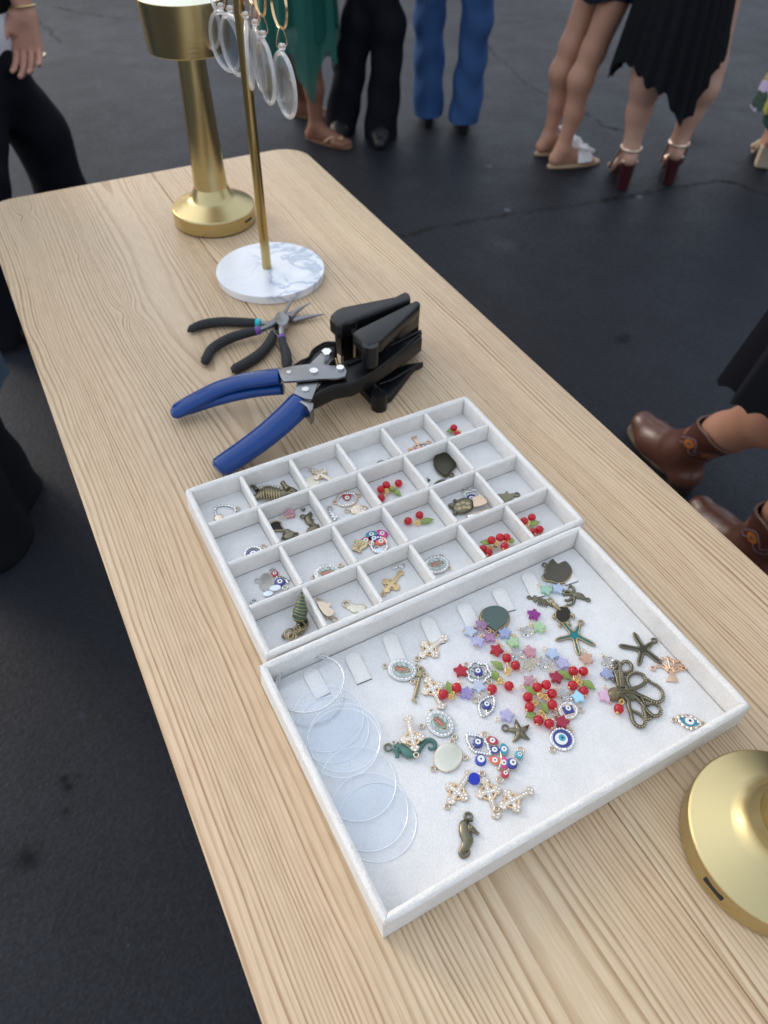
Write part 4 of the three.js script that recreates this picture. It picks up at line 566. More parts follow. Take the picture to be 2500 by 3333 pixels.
// --- bronze sea creatures and others in the open tray
const U5 = (x, y) => [1600 + x / 3.318, 1800 + y / 3.318], U6 = (x, y) => [1500 + x / 1.659, 1750 + y / 1.659], U8 = (x, y) => [1200 + x / 2.765, 2350 + y / 2.765], U7 = (x, y) => [1600 + x / 2.2726, 2100 + y / 2.2726];
{
  let o = charm('scallop_charm', 'hollow back of a bronze scallop shell lying on the last fabric tab', 'charm', 1816, 1865);
  const sc = [[640, 88], [660, 76], [690, 110], [718, 128], [755, 112], [792, 100], [822, 122], [850, 160], [862, 205], [838, 262], [792, 306], [720, 324], [648, 302], [580, 290], [556, 262], [562, 238], [584, 226], [580, 190], [604, 150]].map(a => U5(...a));
  o.position.y += 0.0022; rimPlate(o, sc, 0.0012, bronzeEdge, mat(lin(0.10, 0.092, 0.07), 0.5, { metalness: 0.4 }), 0.0022, 0.0016, 120); part(o, 'ribs', [[700, 138], [785, 130], [836, 175], [842, 225], [800, 285], [720, 305], [640, 288]].map(a => worm([[o.L(...U5(622, 215), 0.0020), 0.0004], [o.L(...U5(...a), 0.0020), 0.0009]], 8, 7)), bronzeEdge, 'stuff'); loop(o, ...U5(575, 128), 0.0016, 0.0023, 0.0008, bronze);
  o = charm('octopus_charm', 'small bronze octopus seen from its back with a loop at its head', 'charm', 1880, 1938);
  part(o, 'body', wormOf(o, [[...U5(1012, 498), 0.0012, 0.0020], [...U5(960, 465), 0.0016, 0.0036], [...U5(905, 455), 0.0016, 0.0034], [...U5(870, 455), 0.0014, 0.0022]], 18, 12, 0.5), bronze);
  for (const t of [[[890, 440], [888, 385], [855, 352], [828, 385]], [[890, 440], [815, 412], [768, 428]], [[880, 452], [825, 446], [775, 456]], [[880, 475], [830, 512], [788, 508]], [[895, 478], [882, 540], [842, 562], [812, 548]]]) part(o, 'tentacle', wormOf(o, t.map((a, k) => [...U5(...a), 0.0013, [0.0017, 0.0014, 0.0010, 0.0006][k]]), 18, 8), bronze); loop(o, ...U5(1042, 506), 0.0012, 0.0019, 0.0008, bronze);
  o = charm('fish_bone_charm', 'small dark bronze fish skeleton partly under the turtle', 'charm', 1752, 1953);
  part(o, 'head', slab([[428, 490], [455, 462], [490, 470], [480, 545], [455, 532]].map(a => o.L(...U5(...a))), 0.0002, 0.0016, 0.0003), bronze); part(o, 'spine', wormOf(o, [[...U5(470, 500), 0.001, 0.0010], [...U5(560, 530), 0.001, 0.0009], [...U5(660, 580), 0.001, 0.0008]], 10, 8), bronze); part(o, 'bones', [0, 1, 2, 3, 4].map(k => wormOf(o, [[...U5(505 + k * 20, 472 + k * 6), 0.001, 0.0005], [...U5(512 + k * 21, 515 + k * 7), 0.001, 0.0008], [...U5(500 + k * 22, 565 + k * 5), 0.001, 0.0005]], 8, 7)), bronze, 'stuff'); loop(o, ...U5(408, 480), 0.001, 0.0017, 0.0007, bronze);
  o = charm('turtle_charm', 'bronze turtle lying on its front with a hollow belly and curved flippers', 'charm', 1831, 2003); o.position.y += 0.0012;
  { const c = []; for (let k = 0; k < 22; k++) { const a = k / 22 * 6.2832; c.push([...U5(772 + 78 * Math.cos(a), 668 + 84 * Math.sin(a))]); } rimPlate(o, c, 0.0009, bronzeEdge, mat(lin(0.035, 0.026, 0.022), 0.4, { metalness: 0.5 }), 0.0020, 0.0015, 60); }
  part(o, 'neck', wormOf(o, [[...U5(656, 545), 0.003, 0.0018], [...U5(690, 568), 0.003, 0.0022], [...U5(745, 620), 0.0024, 0.0012]], 12, 10), bronzeEdge); for (const f of [[[768, 588], [800, 575], [832, 590]], [[846, 665], [882, 675], [892, 708]], [[700, 705], [672, 690], [682, 655]], [[752, 762], [736, 778], [745, 802]], [[808, 748], [832, 762], [862, 786]]]) part(o, 'flipper', wormOf(o, f.map((a, k) => [...U5(...a), 0.0022, [0.0011, 0.0016, 0.0008][k]]), 10, 8), bronzeEdge); loop(o, ...U5(636, 516), 0.0028, 0.0027, 0.0010, bronzeEdge);
  // starfish
  const starfish = (label, cx, cy, tips, inner, rim, mRim, mIn, lp, lift = 0) => { const s = charm('starfish_charm', label, 'charm', cx, cy); s.position.y += lift; const n = tips.length, q = []; for (let k = 0; k < n; k++) { const a = tips[k], b = tips[(k + 1) % n], da = [a[0] - cx, a[1] - cy], la = Math.hypot(...da), w = 5.0, u = [da[0] / la, da[1] / la]; q.push([a[0] - u[0] * 10 + u[1] * w, a[1] - u[1] * 10 - u[0] * w * 0.8], [a[0], a[1]], [a[0] - u[0] * 10 - u[1] * w, a[1] - u[1] * 10 + u[0] * w * 0.8]); let m = [(a[0] + b[0]) / 2 - cx, (a[1] + b[1]) / 2 - cy]; const aa = Math.atan2(da[1] / 0.8, da[0]), ab = Math.atan2((b[1] - cy) / 0.8, b[0] - cx); let md = aa + (((ab - aa) % 6.2832) + 6.2832) % 6.2832 / 2; q.push([cx + Math.cos(md) * inner, cy + Math.sin(md) * inner * 0.8]); } rimPlate(s, q, rim, mRim, mIn, 0.0016, 0.0011, 160); loop(s, lp[0], lp[1], 0.0014, 0.0024, 0.0009, mRim); return s; };
  starfish('starfish with turquoise enamel and a bronze edge', 1870, 2068, [U5(765, 738), U5(952, 775), U5(1118, 995), U5(945, 1102), U5(692, 940)], 16, 0.00085, bronzeEdge, tealPatina, U5(968, 752));
  starfish('dark bronze starfish with a hollow back near the right wall of the tray', 2094, 2114, [U6(935, 515), U6(1036, 566), U6(1082, 676), U6(960, 688), U6(857, 583)], 16, 0.0010, bronze, bronzeDark, U6(1045, 556), 0.0006);
  o = charm('starfish_charm', 'small ribbed bronze starfish with curling arms and a loop', 'charm', 1692, 2381);
  { const c = [1692, 2381], tips = [[[1684, 2362], [1679, 2343]], [[1708, 2372], [1721, 2360]], [[1706, 2396], [1724, 2407]], [[1684, 2400], [1669, 2415]], [[1670, 2376], [1648, 2376]]]; tips.forEach(t => { part(o, 'arm', wormOf(o, [[...c, 0.0022, 0.0030], [...t[0], 0.0020, 0.0023], [...t[1], 0.0010, 0.0007]], 16, 10, 0.7), bronze); const rb = []; for (let k = 1; k < 9; k++) { const f = k / 9, p = [mix(c[0], t[1][0], f) + (t[0][0] - (c[0] + t[1][0]) / 2) * 4 * f * (1 - f) * 0.5, mix(c[1], t[1][1], f) + (t[0][1] - (c[1] + t[1][1]) / 2) * 4 * f * (1 - f) * 0.5], d = [t[1][0] - c[0], t[1][1] - c[1]], l = Math.hypot(...d), nx = -d[1] / l, ny = d[0] / l, w = mix(9, 3, f), hh = mix(0.0036, 0.0016, f); rb.push(pipe([o.L(p[0] + nx * w, p[1] + ny * w, 0.0014), o.L(p[0], p[1], hh), o.L(p[0] - nx * w, p[1] - ny * w, 0.0014)], 0.00035, false, 8, 6)); } part(o, 'ridges', rb, bronzeEdge, 'stuff'); }); } loop(o, 1645, 2370, 0.0016, 0.0027, 0.0009, bronze);
  // teardrop frame
  o = charm('teardrop_frame', 'bronze teardrop frame with a dark green grey inside', 'charm', 1610, 2012); o.position.y += 0.0035;
  { const T = (x, y) => [1400 + x / 4.1475, 1950 + y / 4.1475]; rimPlate(o, [[696, 300], [690, 235], [722, 165], [790, 128], [868, 116], [950, 128], [1022, 172], [1052, 240], [1040, 315], [985, 370], [920, 412], [890, 440], [872, 452], [850, 436], [800, 398], [736, 355]].map(a => T(...a)), 0.0018, metal(lin(0.40, 0.30, 0.17), 0.35), slate, 0.0022, 0.0016, 120); loop(o, ...T(880, 462), 0.0014, 0.0020, 0.0011, metal(lin(0.24, 0.20, 0.14), 0.4)); }
  // tree of life
  o = charm('tree_charm', 'rose gold tree charm with a spreading crown and a flared trunk', 'charm', 2178, 2178);
  part(o, 'trunk', slab([[1302, 175], [1345, 180], [1352, 225], [1378, 268], [1370, 278], [1290, 272], [1290, 262], [1312, 225]].map(a => o.L(...U7(...a))), 0.0002, 0.0016, 0.0003), roseGold);
  part(o, 'branches', [[[1310, 195], [1270, 165], [1215, 158]], [[1312, 185], [1275, 140], [1245, 128]], [[1322, 180], [1310, 130], [1302, 98]], [[1335, 182], [1350, 140], [1345, 110]], [[1340, 188], [1375, 160], [1395, 135]], [[1345, 198], [1385, 185], [1420, 180]]].map(t => wormOf(o, t.map((a, k) => [...U7(...a), 0.001, [0.0015, 0.0011, 0.0009][k]]), 10, 8)), roseGold, 'stuff');
  part(o, 'crown', [[1240, 128, 9], [1262, 104, 9], [1302, 98, 10], [1330, 112, 8], [1352, 124, 10], [1375, 122, 8], [1400, 150, 9], [1385, 172, 8], [1225, 160, 7]].map(a => dome(o.L(...U7(a[0], a[1]), 0.0003), a[2] * o.s * 0.75, 0.0014, 1, 1, 0, 12)), roseGold, 'stuff'); loop(o, ...U7(1195, 172), 0.001, 0.0021, 0.0007, roseGold); loop(o, ...U7(1422, 172), 0.001, 0.0021, 0.0007, roseGold);
  // gold fish bone
  o = charm('fish_bone_charm', 'long gold bronze fish skeleton beside the sideways oval medal', 'charm', 1360, 2235); o.position.y += 0.0012; const G4 = (x, y) => [1200 + x / 3.318, 1950 + y / 3.318], fb = metal(lin(0.42, 0.35, 0.19), 0.33);
  part(o, 'head', slab([[535, 790], [578, 800], [568, 862], [505, 842]].map(a => o.L(...G4(...a))), 0.0004, 0.0020, 0.0004), fb); part(o, 'spine', wormOf(o, [[...G4(552, 840), 0.0014, 0.0013], [...G4(525, 940), 0.0014, 0.0011], [...G4(492, 1070), 0.0014, 0.0010]], 14, 8), fb); part(o, 'bones', [0, 1, 2, 3, 4, 5].map(k => wormOf(o, [[...G4(506 - k * 5, 882 + k * 31), 0.0014, 0.0004], [...G4(536 - k * 8, 886 + k * 31), 0.0014, 0.0009], [...G4(566 - k * 6, 900 + k * 31), 0.0014, 0.0004]], 8, 7)), fb, 'stuff'); part(o, 'tail', slab([[488, 1062], [500, 1066], [498, 1085], [522, 1130], [515, 1145], [490, 1122], [462, 1112], [455, 1104], [482, 1080]].map(a => o.L(...G4(...a))), 0.0006, 0.0020, 0.0003), fb); loop(o, ...G4(566, 762), 0.0014, 0.0023, 0.0010, fb);
  // seahorses
  o = charm('seahorse_charm', 'bronze seahorse lying alone near the front corner of the tray', 'charm', 1520, 2720);
  part(o, 'body', wormOf(o, [[...U8(888, 880), 0.0012, 0.0020], [...U8(862, 930), 0.002, 0.0040], [...U8(868, 1000), 0.0024, 0.0046], [...U8(888, 1060), 0.0024, 0.0046], [...U8(868, 1120), 0.0019, 0.0034], [...U8(832, 1168), 0.0015, 0.0023], [...U8(842, 1208), 0.0013, 0.0018], [...U8(885, 1200), 0.0012, 0.0015], [...U8(900, 1160), 0.0011, 0.0012], [...U8(878, 1136), 0.0010, 0.0008]], 60, 14, 0.55), bronze);
  part(o, 'snout', wormOf(o, [[...U8(900, 950), 0.003, 0.0034], [...U8(940, 972), 0.0026, 0.0022], [...U8(975, 1000), 0.002, 0.0013], [...U8(990, 1012), 0.002, 0.0015]], 16, 12, 0.7), bronze); part(o, 'eye', [flatRing(o.L(...U8(912, 942), 0.0046), 0.0011, 0.0004), ball(o.L(...U8(912, 942), 0.0045), 0.0006, 1, 1, 1, 8)], bronzeEdge);
  part(o, 'crest', [...Array(7).keys()].map(k => wormOf(o, [[...U8(858 + k * 12, 905 - k * 3), 0.003, 0.0004], [...U8(862 + k * 12, 884 - k * 2 + (k > 3 ? k * 3 : 0)), 0.0026, 0.0009]], 4, 6)), bronzeDark, 'stuff'); part(o, 'ridges', [...Array(9).keys()].map(k => wormOf(o, [[...U8(900 - k * 3, 1010 + k * 14), 0.0034, 0.0004], [...U8(926 - k * 7, 1024 + k * 14), 0.002, 0.0007]], 4, 6)), bronzeEdge, 'stuff'); loop(o, ...U8(897, 850), 0.0014, 0.0027, 0.0011, bronze);
  o = charm('seahorse_charm', 'green weathered seahorse lying beneath a stone set cross', 'charm', 1320, 2440);
  part(o, 'body', wormOf(o, [[...U8(205, 235), 0.0022, 0.0022], [...U8(245, 235), 0.0026, 0.0036], [...U8(300, 235), 0.0026, 0.0036], [...U8(350, 275), 0.0026, 0.0044], [...U8(410, 275), 0.0025, 0.0042], [...U8(460, 225), 0.0022, 0.0030], [...U8(505, 178), 0.002, 0.0023], [...U8(560, 162), 0.0018, 0.0020], [...U8(598, 195), 0.0016, 0.0018], [...U8(590, 235), 0.0015, 0.0015], [...U8(552, 242), 0.0014, 0.0012], [...U8(540, 222), 0.0014, 0.0008]], 60, 14, 0.6), verdigris);
  part(o, 'snout', wormOf(o, [[...U8(245, 240), 0.0036, 0.0028], [...U8(256, 285), 0.003, 0.0016], [...U8(258, 322), 0.0026, 0.0017]], 10, 10), verdigris); part(o, 'eye', flatRing(o.L(...U8(243, 228), 0.0050), 0.0015, 0.0005), metal(lin(0.25, 0.28, 0.2), 0.4)); part(o, 'spines', [[225, 180], [262, 188], [292, 200], [310, 300], [335, 318], [370, 326], [410, 318], [470, 170], [490, 150]].map(a => ball(o.L(...U8(...a), 0.0022), 0.0010, 1, 1, 1, 8)), metal(lin(0.30, 0.24, 0.16), 0.4), 'stuff'); part(o, 'ridges', [...Array(16).keys()].map(k => { const c = [[440, 240], [470, 208], [500, 180], [530, 166], [560, 162], [585, 176], [598, 200], [596, 226], [575, 242], [553, 242]]; const f = k / 16 * 8.9, i = Math.floor(f), t = f - i; const g = ball(o.L(...U8(mix(c[i][0], c[i + 1][0], t), mix(c[i][1], c[i + 1][1], t)), 0.0030), 0.0011, 1, 0.7, 1, 8); return g; }), verdigris, 'stuff'); loop(o, ...U8(176, 230), 0.002, 0.0030, 0.0010, metal(lin(0.20, 0.22, 0.16), 0.45));
  // the big octopus
  o = charm('octopus_charm', 'big bronze octopus with beaded, looping tentacles', 'charm', 2060, 2255); const OC = (x, y) => [1930 + x / 6.144, 2120 + y / 6.144], ob = metal(lin(0.17, 0.15, 0.10), 0.30); o.position.y += 0.0008;
  { const hd = o.L(...OC(440, 860), 0.0026); part(o, 'head', [ball(hd, 0.0064, 1.12, 0.75, 0.95, 24), wormOf(o, [[...OC(560, 800), 0.0030, 0.0046], [...OC(700, 880), 0.0026, 0.0036], [...OC(840, 960), 0.0022, 0.0020]], 14, 12, 0.6)], ob); const bm = []; for (let k = 0; k < 150; k++) { const yy = 1 - (k + 0.5) / 150, rr = Math.sqrt(1 - yy * yy), a = k * 2.39996; bm.push(ball(V3(hd.x + Math.cos(a) * rr * 0.0072, hd.y + yy * 0.0048, hd.z + Math.sin(a) * rr * 0.0061), 0.00045, 1, 1, 1, 6)); } part(o, 'scales', bm, bronzeEdge, 'stuff'); }
  part(o, 'face', [wormOf(o, [[...OC(400, 770), 0.0046, 0.0012], [...OC(480, 780), 0.0055, 0.0020], [...OC(560, 760), 0.0052, 0.0018], [...OC(640, 790), 0.004, 0.0016]], 16, 10), wormOf(o, [[...OC(500, 930), 0.0046, 0.0016], [...OC(510, 850), 0.0056, 0.0022], [...OC(580, 810), 0.0054, 0.0020], [...OC(660, 830), 0.004, 0.0016]], 16, 10), ball(o.L(...OC(620, 850), 0.0026), 0.0042, 1, 0.5, 1, 14)], ob); part(o, 'eye', [flatRing(o.L(...OC(590, 885), 0.0064), 0.0015, 0.0006), ball(o.L(...OC(590, 885), 0.0062), 0.0009, 1, 1, 1, 8)], ob); part(o, 'eye', [flatRing(o.L(...OC(500, 720), 0.0058), 0.0012, 0.0006), ball(o.L(...OC(500, 720), 0.0056), 0.0008, 1, 1, 1, 8)], ob);
  const TN = [[[[520, 740], [500, 600], [460, 460], [400, 375], [345, 385], [328, 450], [375, 540], [440, 605]], 1], [[[575, 730], [560, 560], [540, 400], [532, 250], [470, 200], [415, 245], [440, 320], [495, 320]], 1], [[[600, 730], [605, 560], [590, 430], [680, 425], [765, 370], [772, 280], [700, 205], [610, 205], [575, 260]], -1], [[[640, 770], [780, 750], [960, 690], [1052, 600], [1020, 490], [900, 430], [770, 450], [690, 560], [730, 690], [860, 830], [990, 950], [1060, 1110]], 1], [[[650, 800], [860, 850], [1050, 930], [1200, 1000], [1320, 1010], [1405, 930], [1380, 790], [1290, 690], [1180, 630], [1085, 555]], 1], [[[650, 830], [820, 890], [960, 1020], [1080, 1180], [1200, 1285], [1310, 1280], [1360, 1190], [1300, 1080], [1200, 1045], [1090, 1080]], 1], [[[620, 900], [700, 970], [722, 1100], [760, 1240], [800, 1390], [890, 1495], [1000, 1500], [1050, 1400], [980, 1290], [860, 1215], [755, 1165], [690, 950]], 1], [[[1010, 1130], [1045, 1250], [1085, 1350], [1180, 1325]], 1]];
  TN.forEach(([pts, sd], ti) => { const c = new THREE.CatmullRomCurve3(pts.map((a, k) => o.L(...OC(...a), 0.0030 - 0.0014 * k / pts.length)), false, 'centripetal'), list = pts.map((a, k) => [o.L(...OC(...a), 0.0030 - 0.0014 * k / pts.length), mix(0.0020, 0.0012, k / pts.length)]); part(o, 'tentacle', worm(list, 60, 10, 0.8), ob); const su = []; const n = Math.round(c.getLength() / 0.0021); for (let k = Math.round(n * 0.30); k < n; k++) { const p = c.getPointAt(k / n), d = c.getTangentAt(k / n), s = V3(-d.z, 0, d.x).multiplyScalar(sd * 0.0006); su.push(ball(p.add(s).add(V3(0, 0.0010, 0)), 0.00070, 1, 0.8, 1, 8)); } part(o, 'suckers', su, metal(lin(0.50, 0.44, 0.30), 0.25), 'stuff'); });
}

// --- clear discs: six lie fanned on the lining, one leans in the back corner
{
  const GR = 'clear plastic discs in the open tray', flat = charm('clear_disc', 'clear plastic disc lying flat, edge closest to the front corner of the tray', 'disc', 1240, 2690, FB, GR), R = 0.0302;
  const edge = (() => { const g = new THREE.TorusGeometry(R, 0.00032, 6, 96); g.rotateX(Math.PI / 2); return g; })(), rimM = metal(lin(0.93, 0.96, 1), 0.35);
  part(flat, 'sheet', disc(V3(0, 0.0002, 0), R, 0.0003, 72), acrylicThin); const e = part(flat, 'edge', edge, rimM); e.position.y = 0.0004;
  const D = (x, y) => [850 + x / 2.949, 2100 + y / 2.949];
  const put = (label, x, y, h, tx = 0, tz = 0) => { const c = copy(flat, label); c.position.copy(at(...D(x, y), TY + FB + h)); c.rotation.set(tx, 0, tz); };
  flat.position.copy(at(...D(1115, 1690), TY + FB + 0.0001));
  put('clear plastic disc lying flat, the second from the front of the fanned row', 1035, 1590, 0.0009, 0.006, 0.01); put('clear plastic disc tilted in the middle of the fanned row', 930, 1320, 0.0018, 0.02, -0.02);
  put('clear plastic disc underneath the pair of large rings, showing at its left side', 690, 800, 0.0006); put('clear plastic disc in the large double ring, the lower one', 800, 880, 0.0030, 0.01, 0.012); put('clear plastic disc on top in the large double ring', 790, 930, 0.0042, -0.012, 0.02); put('clear plastic disc half hidden under the leaning one', 640, 700, 0.0014);
  const o = thing('clear_disc', 'thicker clear plastic disc leaning in the back left corner of the open tray', 'disc', at(...D(468, 372), TY + FB + 0.0105), 0, GR);
  const g1 = new THREE.CylinderGeometry(R, R, 0.0006, 80); g1.translate(0, 0.0016, 0); part(o, 'sheet', g1, acrylicThin);
  part(o, 'rim', lathe([[R - 0.0010, -0.0022], [R, -0.0022], [R + 0.0002, 0.0016], [R - 0.0004, 0.0022], [R - 0.0012, 0.0018], [R - 0.0010, -0.0022]], 96), acrylic);
  for (const y of [0.0021, -0.0021]) { const q = part(o, 'edge', edge, rimM); q.position.y = y; }
  o.rotation.set(-0.20, 0.25, 0.02, 'YXZ');
}

// ---------------------------------------------------------------- charms in the small compartments
{
  const Q = (x, y) => [550 + x / 1.185, 1250 + y / 1.185], A1 = (x, y) => [580 + x / 2.37, 1280 + y / 2.37], A2 = (x, y) => [1180 + x / 2.3042, 1280 + y / 2.3042], A3 = (x, y) => [650 + x / 2.37, 1650 + y / 2.37];
  const ch = (n, l, c, p) => charm(n, l, c, p[0], p[1], FA);
  const ell = (cx, cy, rx, ry, f, n = 18, t = 0) => [...Array(n).keys()].map(k => { const a = k / n * 6.2832, x = Math.cos(a) * rx, y = Math.sin(a) * ry; return f(cx + x * Math.cos(t) - y * Math.sin(t), cy + x * Math.sin(t) + y * Math.cos(t)); });
  let o;
  // back row
  o = ch('eye_charm', 'stone edged teardrop charm in the back left compartment', 'charm', A1(360, 930)); stoneFrame(o, [[292, 878], [340, 866], [400, 872], [440, 895], [425, 950], [380, 985], [320, 985], [290, 930]].map(a => A1(...a)), 0.0013, 0.0012, silver, 20, 0.0014); part(o, 'bead', dome(o.L(...A1(312, 962), 0.0008), 0.0050, 0.0016), frameGold); loop(o, ...A1(458, 890), 0.0013, 0.0023);
  o = ch('seahorse_charm', 'large bronze seahorse in the compartment behind the blue handle tip', 'charm', A1(720, 800)); part(o, 'body', wormOf(o, [[...A1(905, 770), 0.003, 0.0050], [...A1(850, 750), 0.003, 0.0056], [...A1(810, 770), 0.003, 0.0050], [...A1(740, 770), 0.003, 0.0082], [...A1(690, 765), 0.003, 0.0096], [...A1(640, 780), 0.003, 0.0060], [...A1(600, 800), 0.003, 0.0036], [...A1(570, 790), 0.002, 0.0024]], 40, 14, 0.4), bronze); part(o, 'snout', wormOf(o, [[...A1(850, 745), 0.005, 0.0040], [...A1(822, 715), 0.005, 0.0028], [...A1(806, 690), 0.005, 0.0030]], 10, 10), bronze); part(o, 'eye', flatRing(o.L(...A1(870, 745), 0.0060), 0.0013, 0.0005), bronzeEdge); part(o, 'tail', wormOf(o, [[...A1(598, 735), 0.003, 0.0026], [...A1(612, 750), 0.003, 0.0026], [...A1(585, 722), 0.003, 0.0022], [...A1(562, 716), 0.003, 0.0014]], 14, 9), bronze); part(o, 'ridges', [...Array(8).keys()].map(k => wormOf(o, [[...A1(630 + k * 22, 718 - Math.sin(k / 7 * 3.14) * 10), 0.004, 0.0006], [...A1(640 + k * 20, 770), 0.0072, 0.0008], [...A1(645 + k * 20, 830), 0.004, 0.0006]], 10, 6)), bronzeEdge, 'stuff');
  cross('stone set cross upright at the back of the third compartment, behind a pale oval back', ...A1(1020, 590), ...A1(1208, 690), 0.0016, FA);
  o = ch('oval_medal', 'pale back of an oval charm under the cross in the third back compartment', 'charm', A1(1040, 690)); part(o, 'plate', slab(ell(1038, 690, 52, 50, A1).map(p => o.L(...p)), 0.0003, 0.0016, 0.0004), brushed); loop(o, ...A1(1070, 640), 0.001, 0.0020);
  o = ch('eye_charm', 'edge of a stone set oval frame in the fourth back compartment', 'charm', A2(150, 530)); stoneFrame(o, ell(150, 560, 62, 62, A2), 0.0013, 0.0012, silver, 22, 0.0013); loop(o, ...A2(205, 495), 0.0013, 0.0020);
  o = ch('tree_charm', 'gold tree charm with small coloured leaves in the fifth back compartment', 'charm', A2(430, 390)); part(o, 'trunk', slab([[362, 338], [408, 324], [408, 352], [432, 396], [415, 405], [395, 372]].map(a => o.L(...A2(...a))), 0.0003, 0.0017, 0.0003), roseGold); part(o, 'branches', [[[412, 380], [380, 405], [358, 425]], [[420, 392], [412, 425], [405, 445]], [[428, 392], [435, 430], [445, 445]], [[430, 388], [470, 405], [490, 410]], [[428, 378], [465, 375], [495, 372]]].map(t => wormOf(o, t.map((a, k) => [...A2(...a), 0.001, [0.0014, 0.0011, 0.0010][k]]), 10, 8)), roseGold, 'stuff'); eyeBead(o, ...A2(438, 388), 0.0012, 0.0020, EN.navy); for (const [x, y, m] of [[400, 420, EN.pink], [470, 395, EN.aqua]]) part(o, 'enamel_leaf', dome(o.L(...A2(x, y), 0.0009), 0.0016, 0.0009, 1, 1, 0, 12), m); loop(o, ...A2(360, 425), 0.0012, 0.0024, 0.0007, roseGold); loop(o, ...A2(497, 368), 0.0012, 0.0024, 0.0007, roseGold);
  cherry('cherry charm alone in the back right compartment', [[...A2(685, 260)], [...A2(712, 310)]], ...A2(722, 288), [...A2(690, 285), ...A2(628, 285)], FA, 0.0010);
  // second row
  o = ch('eye_charm', 'stone edged round blue eye charm half hidden in the left compartment of the second row', 'charm', A3(420, 350)); stoneFrame(o, ell(420, 372, 72, 62, A3), 0.0013, 0.0012, silver, 24, 0.0014); eyeBead(o, ...A3(415, 368), 0.0006, 0.0062, EN.navy); loop(o, ...A3(494, 304), 0.0013, 0.0025);
  o = ch('star_bead', 'pink glass bead on a short pin beside the bronze dolphin', 'bead', A3(698, 75)); { const st = part(o, 'bead', starGeo, SC.coral); st.position.set(0, 0.0040, 0); st.rotation.set(1.1, 0.4, 0.3); part(o, 'pin', [bar(o.L(...A3(645, 82), 0.004), o.L(...A3(735, 60), 0.004), 0.00036, 7), flatRing(o.L(...A3(630, 84), 0.0036), 0.0018, 0.0004)], pinGold); part(o, 'pin_head', ball(o.L(...A3(736, 60), 0.004), 0.0009, 1, 1, 1, 9), bronzeEdge); }
  o = ch('dolphin_charm', 'bronze dolphin with a loop on its back', 'charm', A3(850, 95)); part(o, 'body', wormOf(o, [[...A3(856, 36), 0.0022, 0.0008], [...A3(852, 55), 0.0024, 0.0026], [...A3(835, 85), 0.0026, 0.0040], [...A3(850, 120), 0.0026, 0.0036], [...A3(885, 140), 0.0022, 0.0020], [...A3(912, 148), 0.002, 0.0012]], 26, 12, 0.7), bronze); part(o, 'fin', [wormOf(o, [[...A3(860, 100), 0.003, 0.0014], [...A3(885, 98), 0.002, 0.0005]], 6, 8, 0.5), wormOf(o, [[...A3(825, 105), 0.003, 0.0014], [...A3(812, 118), 0.002, 0.0005]], 6, 8, 0.5), wormOf(o, [[...A3(915, 130), 0.002, 0.0006], [...A3(915, 148), 0.002, 0.0014], [...A3(928, 158), 0.002, 0.0006]], 8, 8, 0.5)], bronze); loop(o, ...A3(796, 75), 0.002, 0.0024, 0.0009, bronze);
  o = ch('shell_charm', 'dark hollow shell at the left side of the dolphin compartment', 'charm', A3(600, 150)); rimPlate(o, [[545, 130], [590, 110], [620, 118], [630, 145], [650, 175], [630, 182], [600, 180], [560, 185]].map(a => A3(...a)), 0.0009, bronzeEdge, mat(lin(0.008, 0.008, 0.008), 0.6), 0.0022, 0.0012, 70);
  o = ch('crab_charm', 'bronze crab with a loop at the front of the dolphin compartment', 'charm', A3(695, 225)); part(o, 'shell', dome(o.L(...A3(690, 228), 0.0008), 0.0062, 0.0036, 1.1, 0.8, 0.3), bronze); part(o, 'legs', [[[660, 215], [640, 235], [632, 255]], [[720, 208], [750, 202], [765, 210]], [[715, 222], [742, 228], [756, 214]], [[668, 205], [650, 200], [640, 222]]].map(t => wormOf(o, t.map((a, k) => [...A3(...a), 0.0018, [0.0014, 0.0012, 0.0005][k]]), 10, 8)), bronze, 'stuff'); loop(o, ...A3(678, 188), 0.0034, 0.0024, 0.0009, bronze);
  o = ch('shell_charm', 'bronze ribbed shell edge at the front right of the dolphin compartment', 'charm', A3(870, 178)); part(o, 'shell', dome(o.L(...A3(872, 186), 0.0004), 0.0072, 0.0030, 1.2, 0.7, 0.35), bronze); part(o, 'ribs', [...Array(7).keys()].map(k => wormOf(o, [[...A3(835 + k * 13, 166 - k * 3), 0.0012, 0.0006], [...A3(850 + k * 9, 190), 0.0038, 0.0006]], 6, 6)), bronzeEdge, 'stuff');
  o = ch('shell_charm', 'tiny bronze point at the back of the dolphin compartment', 'charm', A3(800, 20)); part(o, 'point', wormOf(o, [[...A3(778, 16), 0.001, 0.0005], [...A3(798, 22), 0.0014, 0.0022], [...A3(812, 10), 0.001, 0.0005]], 10, 8, 0.6), bronze);
